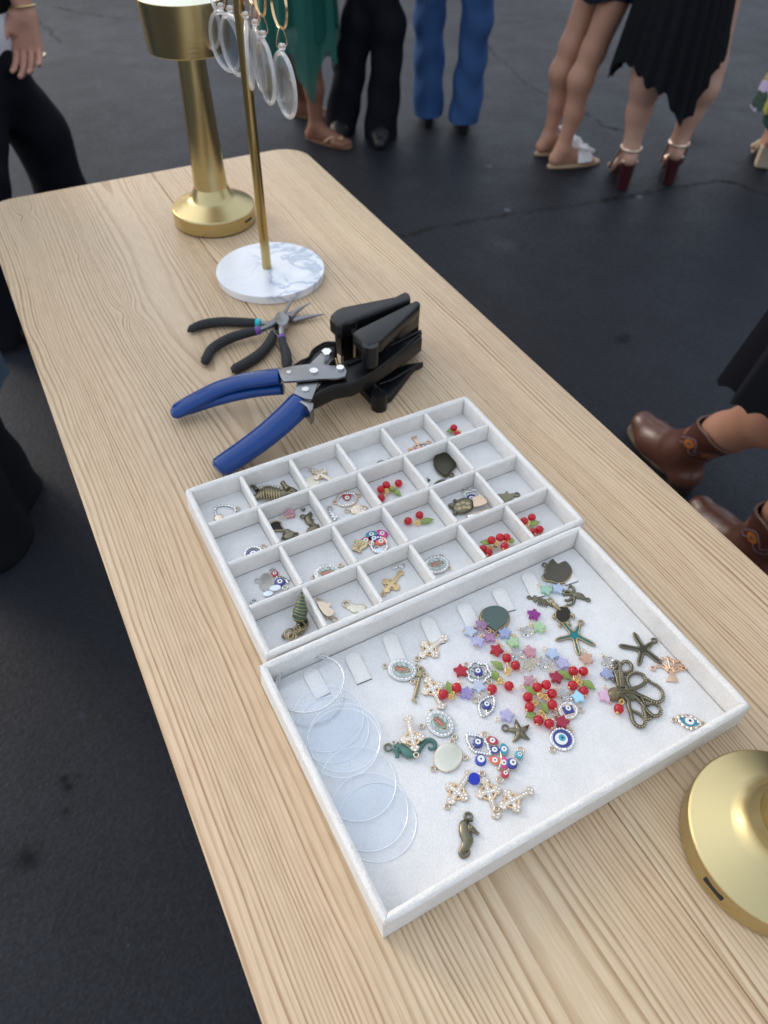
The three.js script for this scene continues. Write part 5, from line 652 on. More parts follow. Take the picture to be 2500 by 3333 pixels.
  o = ch('heart_charm', 'stone edged oval frame around a red heart with an eye', 'charm', A1(1300, 820)); stoneFrame(o, ell(1300, 818, 74, 46, A1, 20, -0.2), 0.0013, 0.0012, silver, 24, 0.0014); outlineFrame(o, ell(1300, 818, 84, 54, A1, 20, -0.2), 0.0009, 0.0010, frameGold, 70, 'outer_frame'); { const h = [[0, 8], [-9, 0], [-10, -6], [-5, -10], [0, -6], [5, -10], [10, -6], [9, 0]].map(a => o.L(...A1(1302 + a[0] * 3.5, 815 + a[1] * 2.4))); part(o, 'heart', slab(smooth(h, 40).slice(0, -1).map(p => V3(p.x, 0, p.z)), 0.0004, 0.0030, 0.0008), EN.red); part(o, 'white_ring', disc(o.L(...A1(1304, 806), 0.0029), 0.0026, 0.0003), EN.white); part(o, 'pupil', disc(o.L(...A1(1305, 805), 0.0031), 0.0009, 0.0003), EN.black); } loop(o, ...A1(1214, 840), 0.0013, 0.0025, 0.0008, roseGold); loop(o, ...A1(1384, 786), 0.0013, 0.0025, 0.0008, roseGold);
  o = ch('hand_charm', 'gold hand charm set with clear stones below the red heart', 'charm', A1(1390, 910)); part(o, 'plate', slab([[1325, 905], [1345, 880], [1385, 866], [1410, 868], [1460, 885], [1472, 900], [1450, 925], [1400, 940], [1340, 935]].map(a => o.L(...A1(...a))), 0.0003, 0.0020, 0.0005), frameGold); stones(o, [[1345, 900], [1365, 885], [1390, 880], [1415, 882], [1440, 890], [1375, 905], [1400, 900], [1425, 905]].map(a => o.L(...A1(...a), 0.0021)), 0.0014); loop(o, ...A1(1302, 906), 0.0013, 0.0025);
  o = ch('star_charm', 'silver stone set star charm in the corner below the red heart', 'charm', A1(1195, 930)); part(o, 'frame', worm([[o.L(...A1(1172, 900), 0.001), 0.0016], [o.L(...A1(1190, 935), 0.001), 0.0020], [o.L(...A1(1215, 975), 0.001), 0.0014]], 10, 8, 0.6), silver); stones(o, [[1166, 908], [1184, 915], [1178, 930], [1196, 935], [1190, 952], [1210, 955], [1225, 950], [1205, 972]].map(a => o.L(...A1(...a), 0.0022)), 0.0016); loop(o, ...A1(1170, 884), 0.0013, 0.0025, 0.0008, silver);
  cherry('two cherry beads at the left in the cherry compartment of the second row', [[...A2(178, 688)], [...A2(138, 722)]], ...A2(178, 730), [...A2(192, 722), ...A2(250, 712)], FA, 0.0010); cherry('cherry bead and leaf at the right in the cherry compartment of the second row', [[...A2(270, 675)], [...A2(140, 785)]], ...A2(225, 712), [...A2(228, 728), ...A2(290, 768)], FA, 0.0002);
  o = ch('scallop_charm', 'dark bronze scallop shell standing against the compartment wall', 'charm', A2(620, 560)); { const pts = [[600, 620], [560, 585], [538, 530], [545, 480], [590, 460], [640, 468], [690, 500], [703, 520], [688, 560], [650, 600], [625, 630]]; o.position.y += 0.0035; rimPlate(o, pts.map(a => A2(...a)), 0.0010, bronze, bronzeDark, 0.0022, 0.0016, 100); part(o, 'ribs', [[560, 545], [568, 500], [600, 478], [640, 486], [675, 520], [668, 560]].map(a => wormOf(o, [[...A2(638, 608), 0.0022, 0.0005], [...A2(...a), 0.0024, 0.0010]], 8, 7)), bronze, 'stuff'); loop(o, ...A2(665, 610), 0.0016, 0.0026, 0.0011, bronze); }
  o = ch('scallop_charm', 'bronze scalloped edge at the front of the scallop shell compartment', 'charm', A2(580, 672)); part(o, 'shell', dome(o.L(...A2(585, 690), 0.0004), 0.0080, 0.0026, 1.2, 0.8, 0.3), bronzeDark); part(o, 'scallops', [[548, 680], [562, 666], [580, 658], [600, 656], [620, 660]].map(a => ball(o.L(...A2(...a), 0.0022), 0.0016, 1, 0.7, 1, 8)), bronze, 'stuff');
  o = ch('star_charm', 'tip of a small dark star beside the scalloped edge', 'charm', A2(492, 655)); part(o, 'tip', slab([[484, 636], [496, 650], [510, 655], [498, 664], [490, 672]].map(a => o.L(...A2(...a))), 0.0004, 0.0018, 0.0003), bronzeDark);
  // third row
  o = ch('oval_medal', 'ridged silver back of a round medal in the left compartment of the third row', 'charm', A3(515, 590)); { const rt = tex(64, 64, (i, j) => { const q = 0.5 + 0.5 * Math.sin(i / 64 * 6.2832 * 2); return [q, q, q]; }, false); rt.repeat.set(420, 420); part(o, 'plate', slab(ell(518, 588, 62, 72, A3, 24).map(p => o.L(...p)), 0.0003, 0.0018, 0.0004), metal(lin(0.74, 0.72, 0.68), 0.4, { bumpMap: rt, bumpScale: 0.0005 })); loop(o, ...A3(446, 566), 0.001, 0.0024, 0.0008, silver); loop(o, ...A3(563, 490), 0.001, 0.0024, 0.0008, silver); }
  o = ch('eye_connector', 'small red eye joined to a dark blue eye on top of the ridged medal back', 'charm', A3(600, 550)); o.position.y += 0.0024; eyeBead(o, ...A3(580, 518), 0.0006, 0.0037, EN.red, { white: 0.5 }); eyeBead(o, ...A3(620, 582), 0.0010, 0.0050, EN.navy, { white: 0.52 }); part(o, 'backing', bar(o.L(...A3(580, 518), 0.0006), o.L(...A3(620, 582), 0.0006), 0.0012, 8), silver);
  o = ch('disc_charm', 'pair of plain pale blue silver discs at the front of the third row left compartment', 'charm', A3(580, 645)); part(o, 'plate', [slab(ell(585, 642, 45, 22, A3, 18, -0.2).map(p => o.L(...p)), 0.0030, 0.0040, 0.0003), slab(ell(530, 680, 40, 20, A3, 18, -0.2).map(p => o.L(...p)), 0.0020, 0.0030, 0.0003)], mat(lin(0.66, 0.74, 0.82), 0.3, { metalness: 0.4 })); loop(o, ...A3(660, 622), 0.003, 0.0024, 0.0009, silver); loop(o, ...A3(418, 728), 0.0012, 0.0026, 0.0009, silver);
  o = ch('eye_charm', 'dark stone set spray peeping out behind the dark blue eye', 'charm', A3(655, 560)); stones(o, [[620, 542], [638, 550], [655, 556], [668, 566], [676, 580], [684, 556]].map(a => o.L(...A3(...a), 0.0022)), 0.0014, 'dark_stones'); part(o, 'frame', wormOf(o, [[...A3(612, 540), 0.0012, 0.0014], [...A3(650, 556), 0.0012, 0.0016], [...A3(684, 575), 0.0012, 0.0012]], 10, 8), bronze);
  medal('oval picture medal ringed with stones, half hidden in the second compartment of the third row', ...A3(985, 520), ...A3(1050, 505), [A3(882, 540), A3(1090, 452)], 'front', FA);
  o = ch('hand_charm', 'gold hand shaped back with fine rays in the third row', 'charm', A3(1240, 305)); part(o, 'plate', slab([[1178, 322], [1190, 300], [1192, 264], [1225, 270], [1250, 262], [1300, 288], [1290, 318], [1250, 340], [1240, 368], [1210, 350], [1180, 345]].map(a => o.L(...A3(...a))), 0.0012, 0.0026, 0.0004), metal(lin(0.58, 0.48, 0.28), 0.36)); part(o, 'rays', [[1195, 270], [1225, 274], [1252, 268], [1275, 280], [1188, 300], [1185, 335], [1212, 345], [1240, 355]].map(a => wormOf(o, [[...A3(1232, 312), 0.0027, 0.0003], [...A3(...a), 0.0026, 0.0005]], 5, 6)), bronzeEdge, 'stuff'); loop(o, ...A3(1325, 282), 0.0022, 0.0026, 0.0009);
  o = ch('eye_sprig', 'sprig of leaf shaped eyes in teal, navy, magenta and orange in the third row', 'charm', A3(1370, 240)); for (const [x, y, a, m] of [[1326, 218, 0.1, EN.teal], [1345, 248, 0.4, EN.navy], [1408, 210, 1.0, EN.pink], [1398, 272, -0.2, EN.orange], [1282, 264, 0.1, EN.red]]) { const p = o.L(...A3(x, y), 0.0006), q = [...Array(18).keys()].map(k => { const t = k / 18 * 6.2832, r = 0.0066 * Math.cos(t), w = 0.0042 * Math.sin(t); return V3(p.x + r * Math.cos(a) - w * Math.sin(a), 0, p.z + r * Math.sin(a) + w * Math.cos(a)); }); part(o, 'eye_leaf', slab(q, 0.0006, 0.0024, 0.0005), m); part(o, 'white_ring', disc(p.clone().setY(0.0023), 0.0026, 0.0003, 18), EN.white); part(o, 'pupil', disc(p.clone().setY(0.0025), 0.0009, 0.0003, 12), EN.black); }
  o = ch('eye_charm', 'curved stone set frame lying over the sprig of eyes in the third row', 'charm', A3(1395, 270)); o.position.y += 0.0022; stoneFrame(o, ell(1385, 295, 62, 58, A3), 0.0013, 0.0012, silver, 22, 0.0016); loop(o, ...A3(1414, 222), 0.0013, 0.0026);
  o = ch('disc_charm', 'pale blue drop shaped charm at the front of the sprig compartment', 'charm', A3(1385, 340)); part(o, 'plate', slab(ell(1385, 345, 30, 18, A3).map(p => o.L(...p)), 0.0010, 0.0022, 0.0003), mat(lin(0.62, 0.72, 0.84), 0.3, { metalness: 0.3 })); loop(o, ...A3(1368, 318), 0.0014, 0.0026, 0.0008, silver);
  cherry('cherry charm lying spread out in the middle of the third row', [[...A2(342, 958)], [...A2(428, 914)]], ...A2(415, 972), [...A2(432, 975), ...A2(535, 944)], FA);
  o = ch('turtle_charm', 'bronze turtle with a patterned shell in the third row', 'charm', A2(750, 850)); part(o, 'shell', dome(o.L(...A2(755, 852), 0.0018), 0.0105, 0.0046, 1.25, 0.9, 0.2), bronze); part(o, 'plates', [[720, 838], [755, 826], [790, 832], [730, 868], [765, 860], [798, 860]].map(a => { const g = dome(o.L(...A2(...a), 0.0050), 0.0030, 0.0016, 1, 0.9, 0, 6); return g; }), bronzeEdge, 'stuff'); part(o, 'head', wormOf(o, [[...A2(690, 850), 0.003, 0.0028], [...A2(660, 842), 0.0034, 0.0030], [...A2(645, 840), 0.003, 0.0014]], 10, 10), bronze); part(o, 'flipper', wormOf(o, [[...A2(700, 822), 0.003, 0.0022], [...A2(690, 806), 0.003, 0.0018], [...A2(705, 800), 0.003, 0.0008]], 10, 8), bronze); part(o, 'flipper', wormOf(o, [[...A2(705, 885), 0.003, 0.0022], [...A2(690, 905), 0.002, 0.0018], [...A2(705, 915), 0.002, 0.0008]], 10, 8), bronze); loop(o, ...A2(770, 815), 0.004, 0.0024, 0.0009, bronze);
  o = ch('eye_charm', 'flower shaped stone set frame with a dark blue eye behind the turtle', 'charm', A2(825, 775)); o.position.y += 0.003; { const fl = [...Array(30).keys()].map(k => { const a = k / 30 * 6.2832, r = 62 + 8 * Math.cos(5 * a); return A2(825 + Math.cos(a) * r, 778 + Math.sin(a) * r * 0.82); }); stoneFrame(o, fl, 0.0013, 0.0013, silver, 26, 0.0017); eyeBead(o, ...A2(820, 790), 0.0008, 0.0056, EN.navy, { white: 0.5, ox: -1, oy: 2 }); loop(o, ...A2(768, 728), 0.0013, 0.0030, 0.0010, silver); }
  o = ch('oval_medal', 'striped rose gold back resting against the flower shaped eye charm', 'charm', A2(870, 840)); o.position.y += 0.0062; { const rt = tex(64, 64, (i, j) => { const q = 0.5 + 0.5 * Math.sin(i / 64 * 6.2832); return [q, q, q]; }, false); rt.repeat.set(520, 520); part(o, 'plate', slab([[818, 815], [880, 795], [925, 830], [930, 858], [880, 880], [828, 888]].map(a => o.L(...A2(...a))), 0.0002, 0.0014, 0.0004), metal(lin(0.80, 0.64, 0.50), 0.38, { bumpMap: rt, bumpScale: 0.0006 })); }
  o = ch('eye_charm', 'stone set oval standing on its side at the front of the turtle compartment', 'charm', A2(860, 905)); stones(o, [...Array(12).keys()].map(k => o.L(...A2(800 + k * 13, 922 - k * 4.2), 0.0044)), 0.0017); part(o, 'frame', wormOf(o, [[...A2(785, 925), 0.003, 0.0018], [...A2(860, 905), 0.003, 0.0024], [...A2(955, 868), 0.003, 0.0018]], 14, 9), frameGold);
  o = ch('starfish_charm', 'flat bronze back of a starfish in the right compartment of the third row', 'charm', A2(1090, 790)); part(o, 'plate', slab([[1012, 762], [1060, 762], [1080, 738], [1098, 762], [1145, 756], [1150, 772], [1128, 784], [1140, 808], [1110, 806], [1072, 828], [1052, 800]].map(a => o.L(...A2(...a))), 0.0004, 0.0022, 0.0006), metal(lin(0.25, 0.225, 0.155), 0.42)); loop(o, ...A2(1158, 760), 0.0014, 0.0026, 0.0010, bronze);
  // front row
  o = ch('auger_shell', 'tall green and gold auger shell leaning on the compartment wall', 'charm', A3(775, 890)); { const H = (x, y, h) => o.L(...A3(x, y), h), shell = [[H(772, 895, 0.0060), 0.0018], [H(768, 850, 0.0120), 0.0062], [H(778, 800, 0.0165), 0.0066], [H(782, 755, 0.0205), 0.0050], [H(784, 710, 0.0238), 0.0032], [H(785, 655, 0.0275), 0.0008]]; const g = worm(shell, 60, 20), p = g.attributes.position; part(o, 'shell', g, mat(lin(0.075, 0.115, 0.082), 0.36, { metalness: 0.55 })); const c = new THREE.CatmullRomCurve3(shell.map(a => a[0]), false, 'centripetal'), sp = []; const rr = t => { const f = t * 5, k = Math.min(4, Math.floor(f)); return mix(shell[k][1], shell[k + 1][1], sstep(0, 1, f - k)); }; for (let k = 0; k <= 200; k++) { const t = 0.16 + 0.80 * k / 200, q = c.getPoint(t), d = c.getTangent(t), a = V3().crossVectors(d, V3(0, 1, 0)).normalize(), b = V3().crossVectors(a, d).normalize(), w = k * 0.25; sp.push(q.addScaledVector(a, Math.cos(w) * rr(t)).addScaledVector(b, Math.sin(w) * rr(t))); } part(o, 'whorl', pipe(sp, 0.0005, false, 320, 6), metal(lin(0.36, 0.31, 0.15), 0.35)); }
  o = ch('octopus_charm', 'bronze octopus back with open loops at the foot of the auger shell', 'charm', A3(740, 960)); part(o, 'body', wormOf(o, [[...A3(790, 870), 0.004, 0.0022], [...A3(800, 905), 0.004, 0.0030], [...A3(770, 945), 0.004, 0.0040], [...A3(730, 975), 0.004, 0.0036], [...A3(690, 1000), 0.003, 0.0020]], 24, 12, 0.6), bronze); for (const [x, y, R] of [[780, 918, 0.0042], [752, 940, 0.0030], [690, 985, 0.0042], [715, 1000, 0.0036]]) part(o, 'ring', flatRing(o.L(...A3(x, y), 0.0062), R, 0.0008, 0.4, 0.2), bronzeEdge); part(o, 'tentacle', wormOf(o, [[...A3(820, 860), 0.005, 0.0014], [...A3(830, 900), 0.005, 0.0014], [...A3(810, 940), 0.004, 0.0014], [...A3(780, 985), 0.003, 0.0012]], 18, 9), bronze); part(o, 'tentacle', wormOf(o, [[...A3(720, 945), 0.005, 0.0014], [...A3(680, 950), 0.005, 0.0012], [...A3(640, 1000), 0.003, 0.0012], [...A3(660, 1015), 0.003, 0.0010]], 18, 9), bronze);
  o = ch('hand_charm', 'gold hand charm with a pebbled surface leaning on the divider in the front row', 'charm', A3(970, 800)); o.position.y += 0.004; part(o, 'plate', slab([[900, 720], [935, 735], [985, 770], [1015, 762], [1012, 782], [1000, 800], [1028, 815], [1042, 840], [1020, 865], [985, 870], [955, 845], [930, 810], [905, 760]].map(a => o.L(...A3(...a))), 0, 0.0018, 0.0005), frameGold); part(o, 'pebbles', [[915, 742], [935, 752], [955, 765], [928, 775], [950, 785], [975, 785], [948, 805], [970, 805], [992, 815], [965, 828], [990, 838], [1015, 830], [985, 855], [1008, 850]].map(a => ball(o.L(...A3(...a), 0.0018), 0.0015, 1, 0.6, 1, 8)), frameGold, 'stuff'); loop(o, ...A3(1040, 866), 0.001, 0.0026);
  o = ch('eye_connector', 'plain gold back of a small charm with one loop in the second front compartment', 'charm', A3(1190, 775)); part(o, 'plate', [dome(o.L(...A3(1162, 770), 0.0003), 0.0042, 0.0014), dome(o.L(...A3(1198, 785), 0.0003), 0.0052, 0.0014), dome(o.L(...A3(1245, 785), 0.0003), 0.0052, 0.0014)], brushed); loop(o, ...A3(1132, 748), 0.0012, 0.0032, 0.0010);
  { const c = cross('gold ridged back of a cross in the third front compartment', ...Q(826, 812), ...Q(900, 722), 0.0005, FA); c.children.filter(q => /rhinestones/.test(q.name)).forEach(q => c.remove(q)); c.children.forEach(q => { q.material = metal(lin(0.66, 0.50, 0.28), 0.42); }); }
  o = ch('star_charm', 'silver stone set curl at the back of the third front compartment', 'charm', A3(1535, 465)); part(o, 'frame', pipe([[1485, 470], [1510, 462], [1540, 450], [1565, 455], [1575, 440]].map(a => o.L(...A3(...a), 0.0016)), 0.0010, false, 30, 8), silver); stones(o, [[1495, 468], [1518, 460], [1545, 452], [1562, 458]].map(a => o.L(...A3(...a), 0.0026)), 0.0015);
  medal('oval picture medal ringed with stones in the fourth front compartment', ...Q(1032, 700), ...Q(1068, 690), [Q(1050, 664), Q(1078, 709), Q(1000, 735)], 'front', FA);
  const cl = [['rear left cherry beads of the cluster in the fifth front compartment', [[968, 1102], [1030, 1082]], 1005, 1125, [960, 1130, 880, 1115], 0.006], ['rear right cherry beads of the cluster in the fifth front compartment', [[1080, 1082], [1066, 1148]], 1082, 1108, [1098, 1112, 1142, 1108], 0.004], ['front left cherry beads of the cluster in the fifth front compartment', [[905, 1168], [945, 1195]], 960, 1160, [985, 1150, 1010, 1140], 0.001]];
  for (const [l, c, x, y, f, h] of cl) cherry(l, c.map(a => A2(...a)), ...A2(x, y), [...A2(f[0], f[1]), ...A2(f[2], f[3])], FA, h);
  cherry('upper cherry beads in the front right compartment', [[...A2(1212, 960)], [...A2(1270, 932)]], ...A2(1235, 985), [...A2(1245, 992), ...A2(1335, 965)], FA, 0.004); cherry('lower cherry beads in the front right compartment', [[...A2(1278, 1042)], [...A2(1328, 1022)]], ...A2(1262, 1030), null, FA, 0.001);
}

// ---------------------------------------------------------------- people
// a body as one surface: tapered capsules joined by a smooth minimum on a grid, drawn with surface nets
function skinOver(prims, cell, k = 0.02) {
  const lo = V3(1e9, 1e9, 1e9), hi = V3(-1e9, -1e9, -1e9);
  for (const [a, b, ra, rb] of prims) for (const [p, r] of [[a, ra], [b, rb]]) { lo.min(p.clone().addScalar(-r)); hi.max(p.clone().addScalar(r)); }
  lo.addScalar(-2.5 * cell - 0.3 * k); hi.addScalar(2.5 * cell + 0.3 * k);
  const nx = Math.ceil((hi.x - lo.x) / cell) + 1, ny = Math.ceil((hi.y - lo.y) / cell) + 1, nz = Math.ceil((hi.z - lo.z) / cell) + 1, f = new Float32Array(nx * ny * nz).fill(0.5);
  for (const [a, b, ra, rb, kk, fl] of prims) {
    const R = Math.max(ra, rb) + k * 1.6 + 2 * cell, K = kk || k, d = b.clone().sub(a), L = Math.max(d.lengthSq(), 1e-9);
    const i0 = Math.max(0, Math.floor((Math.min(a.x, b.x) - R - lo.x) / cell)), i1 = Math.min(nx - 1, Math.ceil((Math.max(a.x, b.x) + R - lo.x) / cell)), j0 = Math.max(0, Math.floor((Math.min(a.y, b.y) - R - lo.y) / cell)), j1 = Math.min(ny - 1, Math.ceil((Math.max(a.y, b.y) + R - lo.y) / cell)), k0 = Math.max(0, Math.floor((Math.min(a.z, b.z) - R - lo.z) / cell)), k1 = Math.min(nz - 1, Math.ceil((Math.max(a.z, b.z) + R - lo.z) / cell));
    for (let z = k0; z <= k1; z++) for (let y = j0; y <= j1; y++) for (let x = i0; x <= i1; x++) {
      const px = lo.x + x * cell - a.x, py = lo.y + y * cell - a.y, pz = lo.z + z * cell - a.z, t = clamp((px * d.x + py * d.y + pz * d.z) / L);
      let qx = px - d.x * t, qy = py - d.y * t, qz = pz - d.z * t;
      if (fl) { const m = qx * fl.x + qy * fl.y + qz * fl.z; qx += fl.x * m * 0.55; qy += fl.y * m * 0.55; qz += fl.z * m * 0.55; }
      const s = Math.sqrt(qx * qx + qy * qy + qz * qz) - mix(ra, rb, t), n = (z * ny + y) * nx + x, o = f[n], h = Math.max(K - Math.abs(s - o), 0) / K;
      f[n] = Math.min(s, o) - h * h * K * 0.25;
    }
  }
  const id = new Int32Array(nx * ny * nz).fill(-1), P = [], I = [], at3 = (x, y, z) => (z * ny + y) * nx + x;
  for (let z = 0; z < nz - 1; z++) for (let y = 0; y < ny - 1; y++) for (let x = 0; x < nx - 1; x++) {
    let m = 0, sx = 0, sy = 0, sz = 0, c = 0; const v = [];
    for (let q = 0; q < 8; q++) { const w = f[at3(x + (q & 1), y + (q >> 1 & 1), z + (q >> 2))]; v.push(w); if (w < 0) m |= 1 << q; }
    if (m === 0 || m === 255) continue;
    for (let q = 0; q < 8; q++) for (const bit of [1, 2, 4]) { const r = q | bit; if (r === q) continue; if ((v[q] < 0) !== (v[r] < 0)) { const t = v[q] / (v[q] - v[r]); sx += (q & 1) + (bit === 1 ? t : 0); sy += (q >> 1 & 1) + (bit === 2 ? t : 0); sz += (q >> 2) + (bit === 4 ? t : 0); c++; } }
    id[at3(x, y, z)] = P.length / 3; P.push(lo.x + (x + sx / c) * cell, lo.y + (y + sy / c) * cell, lo.z + (z + sz / c) * cell);
  }
  for (let z = 1; z < nz - 1; z++) for (let y = 1; y < ny - 1; y++) for (let x = 1; x < nx - 1; x++) {
    const n = at3(x, y, z), s = f[n] < 0;
    const quad = (a, b, c, d, flip) => { if (a < 0 || b < 0 || c < 0 || d < 0) return; if (flip) I.push(a, c, b, a, d, c); else I.push(a, b, c, a, c, d); };
    if (s !== (f[n + 1] < 0)) quad(id[at3(x, y - 1, z - 1)], id[at3(x, y, z - 1)], id[at3(x, y, z)], id[at3(x, y - 1, z)], !s);
    if (s !== (f[n + nx] < 0)) quad(id[at3(x - 1, y, z - 1)], id[at3(x - 1, y, z)], id[at3(x, y, z)], id[at3(x, y, z - 1)], !s);
    if (s !== (f[n + nx * ny] < 0)) quad(id[at3(x - 1, y - 1, z)], id[at3(x, y - 1, z)], id[at3(x, y, z)], id[at3(x - 1, y, z)], !s);
  }
  const g = new THREE.BufferGeometry(); g.setAttribute('position', new THREE.Float32BufferAttribute(P, 3)); g.setIndex(I); g.computeVertexNormals(); return g;
}
// a hand: wrist, the way the palm runs, the way the palm looks, which side the thumb is on (+1 along run x look), how far the fingers curl
function handPrims(w, run, look, side, curl = 0.5, s = 1) {
  const u = run.clone().normalize(), n = look.clone().addScaledVector(u, -look.dot(u)).normalize(), t = V3().crossVectors(u, n).multiplyScalar(side), q = [];
  const pt = (a, b, c) => w.clone().addScaledVector(u, a * s).addScaledVector(t, b * s).addScaledVector(n, c * s);
  q.push([pt(-0.03, 0, 0), pt(0.02, 0, 0), 0.024 * s, 0.024 * s]);
  for (const b of [-0.028, -0.010, 0.009, 0.026]) q.push([pt(0.012, b * 0.6, 0), pt(0.088, b, 0.002), 0.0165 * s, 0.0125 * s, 0.012]);
  q.push([pt(0.02, 0.022, 0.010), pt(0.052, 0.030, 0.014), 0.017 * s, 0.013 * s, 0.012]);
  [[0.0285, 0.040, 0.0088], [0.0098, 0.046, 0.0092], [-0.0095, 0.043, 0.0088], [-0.0280, 0.034, 0.0080]].forEach(([b, l, r], k) => { let a = curl * (0.45 + 0.10 * k), p = [0.090 - 0.004 * Math.abs(k - 1), b, 0.002]; for (let i = 0; i < 3; i++) { const L = l * [1, 0.68, 0.52][i], e = [p[0] + Math.cos(a) * L, p[1] + (b * 0.10) * (1 - i * 0.4), p[2] + Math.sin(a) * L]; q.push([pt(...p), pt(...e), r * [1.03, 0.97, 0.9][i] * s, r * [0.97, 0.9, 0.78][i] * s, 0.004]); p = e; a += curl * [0.75, 0.55, 0][i]; } });
  { let p = [0.038, 0.034, 0.014]; for (const [e, r] of [[[0.066, 0.052, 0.026], 0.0115], [[0.090, 0.058, 0.034], 0.0100], [[0.110, 0.056, 0.040], 0.0088]]) { q.push([pt(...p), pt(...e), r * 1.05 * s, r * s, 0.006]); p = e; } }
  return q;
}
const skinT = tex(256, 256, (i, j) => { const q = 1 + 0.10 * (fbm(i * 0.05, j * 0.05, 4) - 0.5) + 0.05 * (hash2(i, j) - 0.5); return [0.985 * q, 0.97 * q, 0.96 * q]; });
const skinMat = c => mat(c, 0.5, { sheen: 0.15, sheenRoughness: 0.5, specularIntensity: 0.7 });
const weaveT = tex(256, 256, (i, j) => { const q = 0.5 + 0.25 * ((i + j) % 4 < 2 ? 1 : -1) + 0.4 * (hash2(i, j) - 0.5); return [q, q, q]; }, false);
const cloth = (c, r = 0.9, extra = {}) => mat(c, r, { specularIntensity: 0.35, ...extra });
// spec: hips, [knee, ankle, ball, toe] for both legs, facing, body size
function person(label, base, s) {
  const o = thing('person', label, 'person', base), W = p => p.clone().sub(base), f = V3(Math.sin(s.face), 0, Math.cos(s.face)), r = V3(f.z, 0, -f.x).multiplyScalar(-1), hy = s.hipY || 0.88, k = s.size || 1, hip = W(s.hip), P = [];
  const pt = (a, b, c) => hip.clone().addScaledVector(r, a * k).add(V3(0, b * k, 0)).addScaledVector(f, c * k);
  const lean = s.lean || 0;
  const legs = s.legs.map((g, i) => { const sd = i ? 1 : -1, H = pt(sd * 0.085, -0.02, 0), K = W(g.knee), A = W(g.ankle), B = W(g.ball), T = W(g.toe); return { H, K, A, B, T, g }; });
  for (const { H, K, A, B, T, g } of legs) {
    const m = (s.thick || 1) * (s.covered ? 0.70 : 1), cf = K.clone().lerp(A, 0.28).addScaledVector(f, s.covered ? 0 : -0.018), sh = K.clone().lerp(A, 0.62);
    P.push([H, K, 0.082 * m, 0.052 * m], [K, cf, 0.051 * m, 0.053 * m], [cf, sh, 0.053 * m, 0.040 * m], [sh, A, 0.040 * m, 0.031 * m]);
    const d = B.clone().sub(A).setY(0).normalize(), sd = V3(-d.z, 0, d.x), heel = A.clone().addScaledVector(d, -0.030).setY(A.y - (s.shod ? 0.03 : 0.048));
    P.push([A, heel, 0.031, 0.024, 0.015]); if (!s.shod) P.push([A.clone().add(V3(0, -0.015, 0)), B.clone().add(V3(0, 0.008, 0)), 0.033, 0.022, 0.02], [heel, B, 0.024, 0.020, 0.02]);
    if (s.shod) continue; for (let q = -2; q <= 2; q++) { const bb = B.clone().addScaledVector(sd, q * 0.0155), tt = T.clone().addScaledVector(sd, q * 0.0150).addScaledVector(d, -0.006 * Math.abs(q + 1)); P.push([bb, tt, 0.0150, q === -1 ? 0.0105 : 0.0085, 0.008]); }
  }
  const shw = s.male ? 0.185 : 0.160, ch = s.male ? 0.118 : 0.105;
  P.push([pt(-0.07, 0.02, 0), pt(0.07, 0.02, 0), 0.105 * k, 0.105 * k, 0.05], [pt(0, 0.08, 0.004 + lean * 0.08), pt(0, 0.22, 0.006 + lean * 0.22), 0.108 * k, 0.105 * k, 0.05], [pt(-0.07, 0.36, 0.01 + lean * 0.36), pt(0.07, 0.36, 0.01 + lean * 0.36), ch * k, ch * k, 0.05], [pt(-shw, 0.49, lean * 0.49), pt(shw, 0.49, lean * 0.49), 0.050 * k, 0.050 * k, 0.05], [pt(0, 0.50, lean * 0.5), pt(0, 0.62, 0.015 + lean * 0.62), 0.055 * k, 0.046 * k, 0.03]);
  const hc = (a, b, c) => pt(a, 0.70 + b, 0.028 + c + lean * 0.7);
  P.push([hc(0, 0.03, -0.012), hc(0, 0.055, -0.015), 0.078 * k, 0.074 * k, 0.03], [hc(0, -0.035, 0.022), hc(0, -0.02, 0.018), 0.052 * k, 0.056 * k, 0.03]);
  const HP = [[hc(0, 0.015, 0.076), hc(0, -0.012, 0.094), 0.008, 0.012, 0.012], [hc(-0.03, 0.028, 0.064), hc(0.03, 0.028, 0.064), 0.013, 0.013, 0.015], [hc(-0.018, -0.045, 0.070), hc(0.018, -0.045, 0.070), 0.009, 0.009, 0.01], [hc(0, -0.075, 0.055), hc(0, -0.072, 0.06), 0.018, 0.018, 0.02], [hc(-0.077, 0.02, -0.01), hc(-0.079, -0.015, -0.006), 0.013, 0.010, 0.008], [hc(0.077, 0.02, -0.01), hc(0.079, -0.015, -0.006), 0.013, 0.010, 0.008], [hc(0, 0.03, -0.012), hc(0, 0.055, -0.015), 0.078 * k, 0.074 * k, 0.03], [hc(0, -0.035, 0.022), hc(0, -0.02, 0.018), 0.052 * k, 0.056 * k, 0.03], [pt(0, 0.56, 0.01 + lean * 0.56), hc(0, -0.06, -0.01), 0.047 * k, 0.047 * k, 0.03]];
  const hands = [], arms = [];
  [-1, 1].forEach((sd, i) => {
    const S = pt(sd * (shw + 0.02), 0.48, lean * 0.48), a = s.arms && s.arms[i], E = a ? W(a.elbow) : pt(sd * (shw + 0.075), 0.21, -0.03 + lean * 0.3), Wr = a ? W(a.wrist) : pt(sd * (shw + 0.065), -0.02, 0.05), u = a ? a.run : Wr.clone().sub(E).normalize();
    P.push([S, E, 0.046 * k, 0.037 * k], [E, Wr, 0.037 * k, 0.026 * k]); arms.push([S, E, Wr]);
    hands.push(...[handPrims(Wr, u, a ? a.look : r.clone().multiplyScalar(-sd), a ? a.side : (i ? -1 : 1), a ? a.curl : 0.5, s.male ? 1 : 0.92)]);
  });
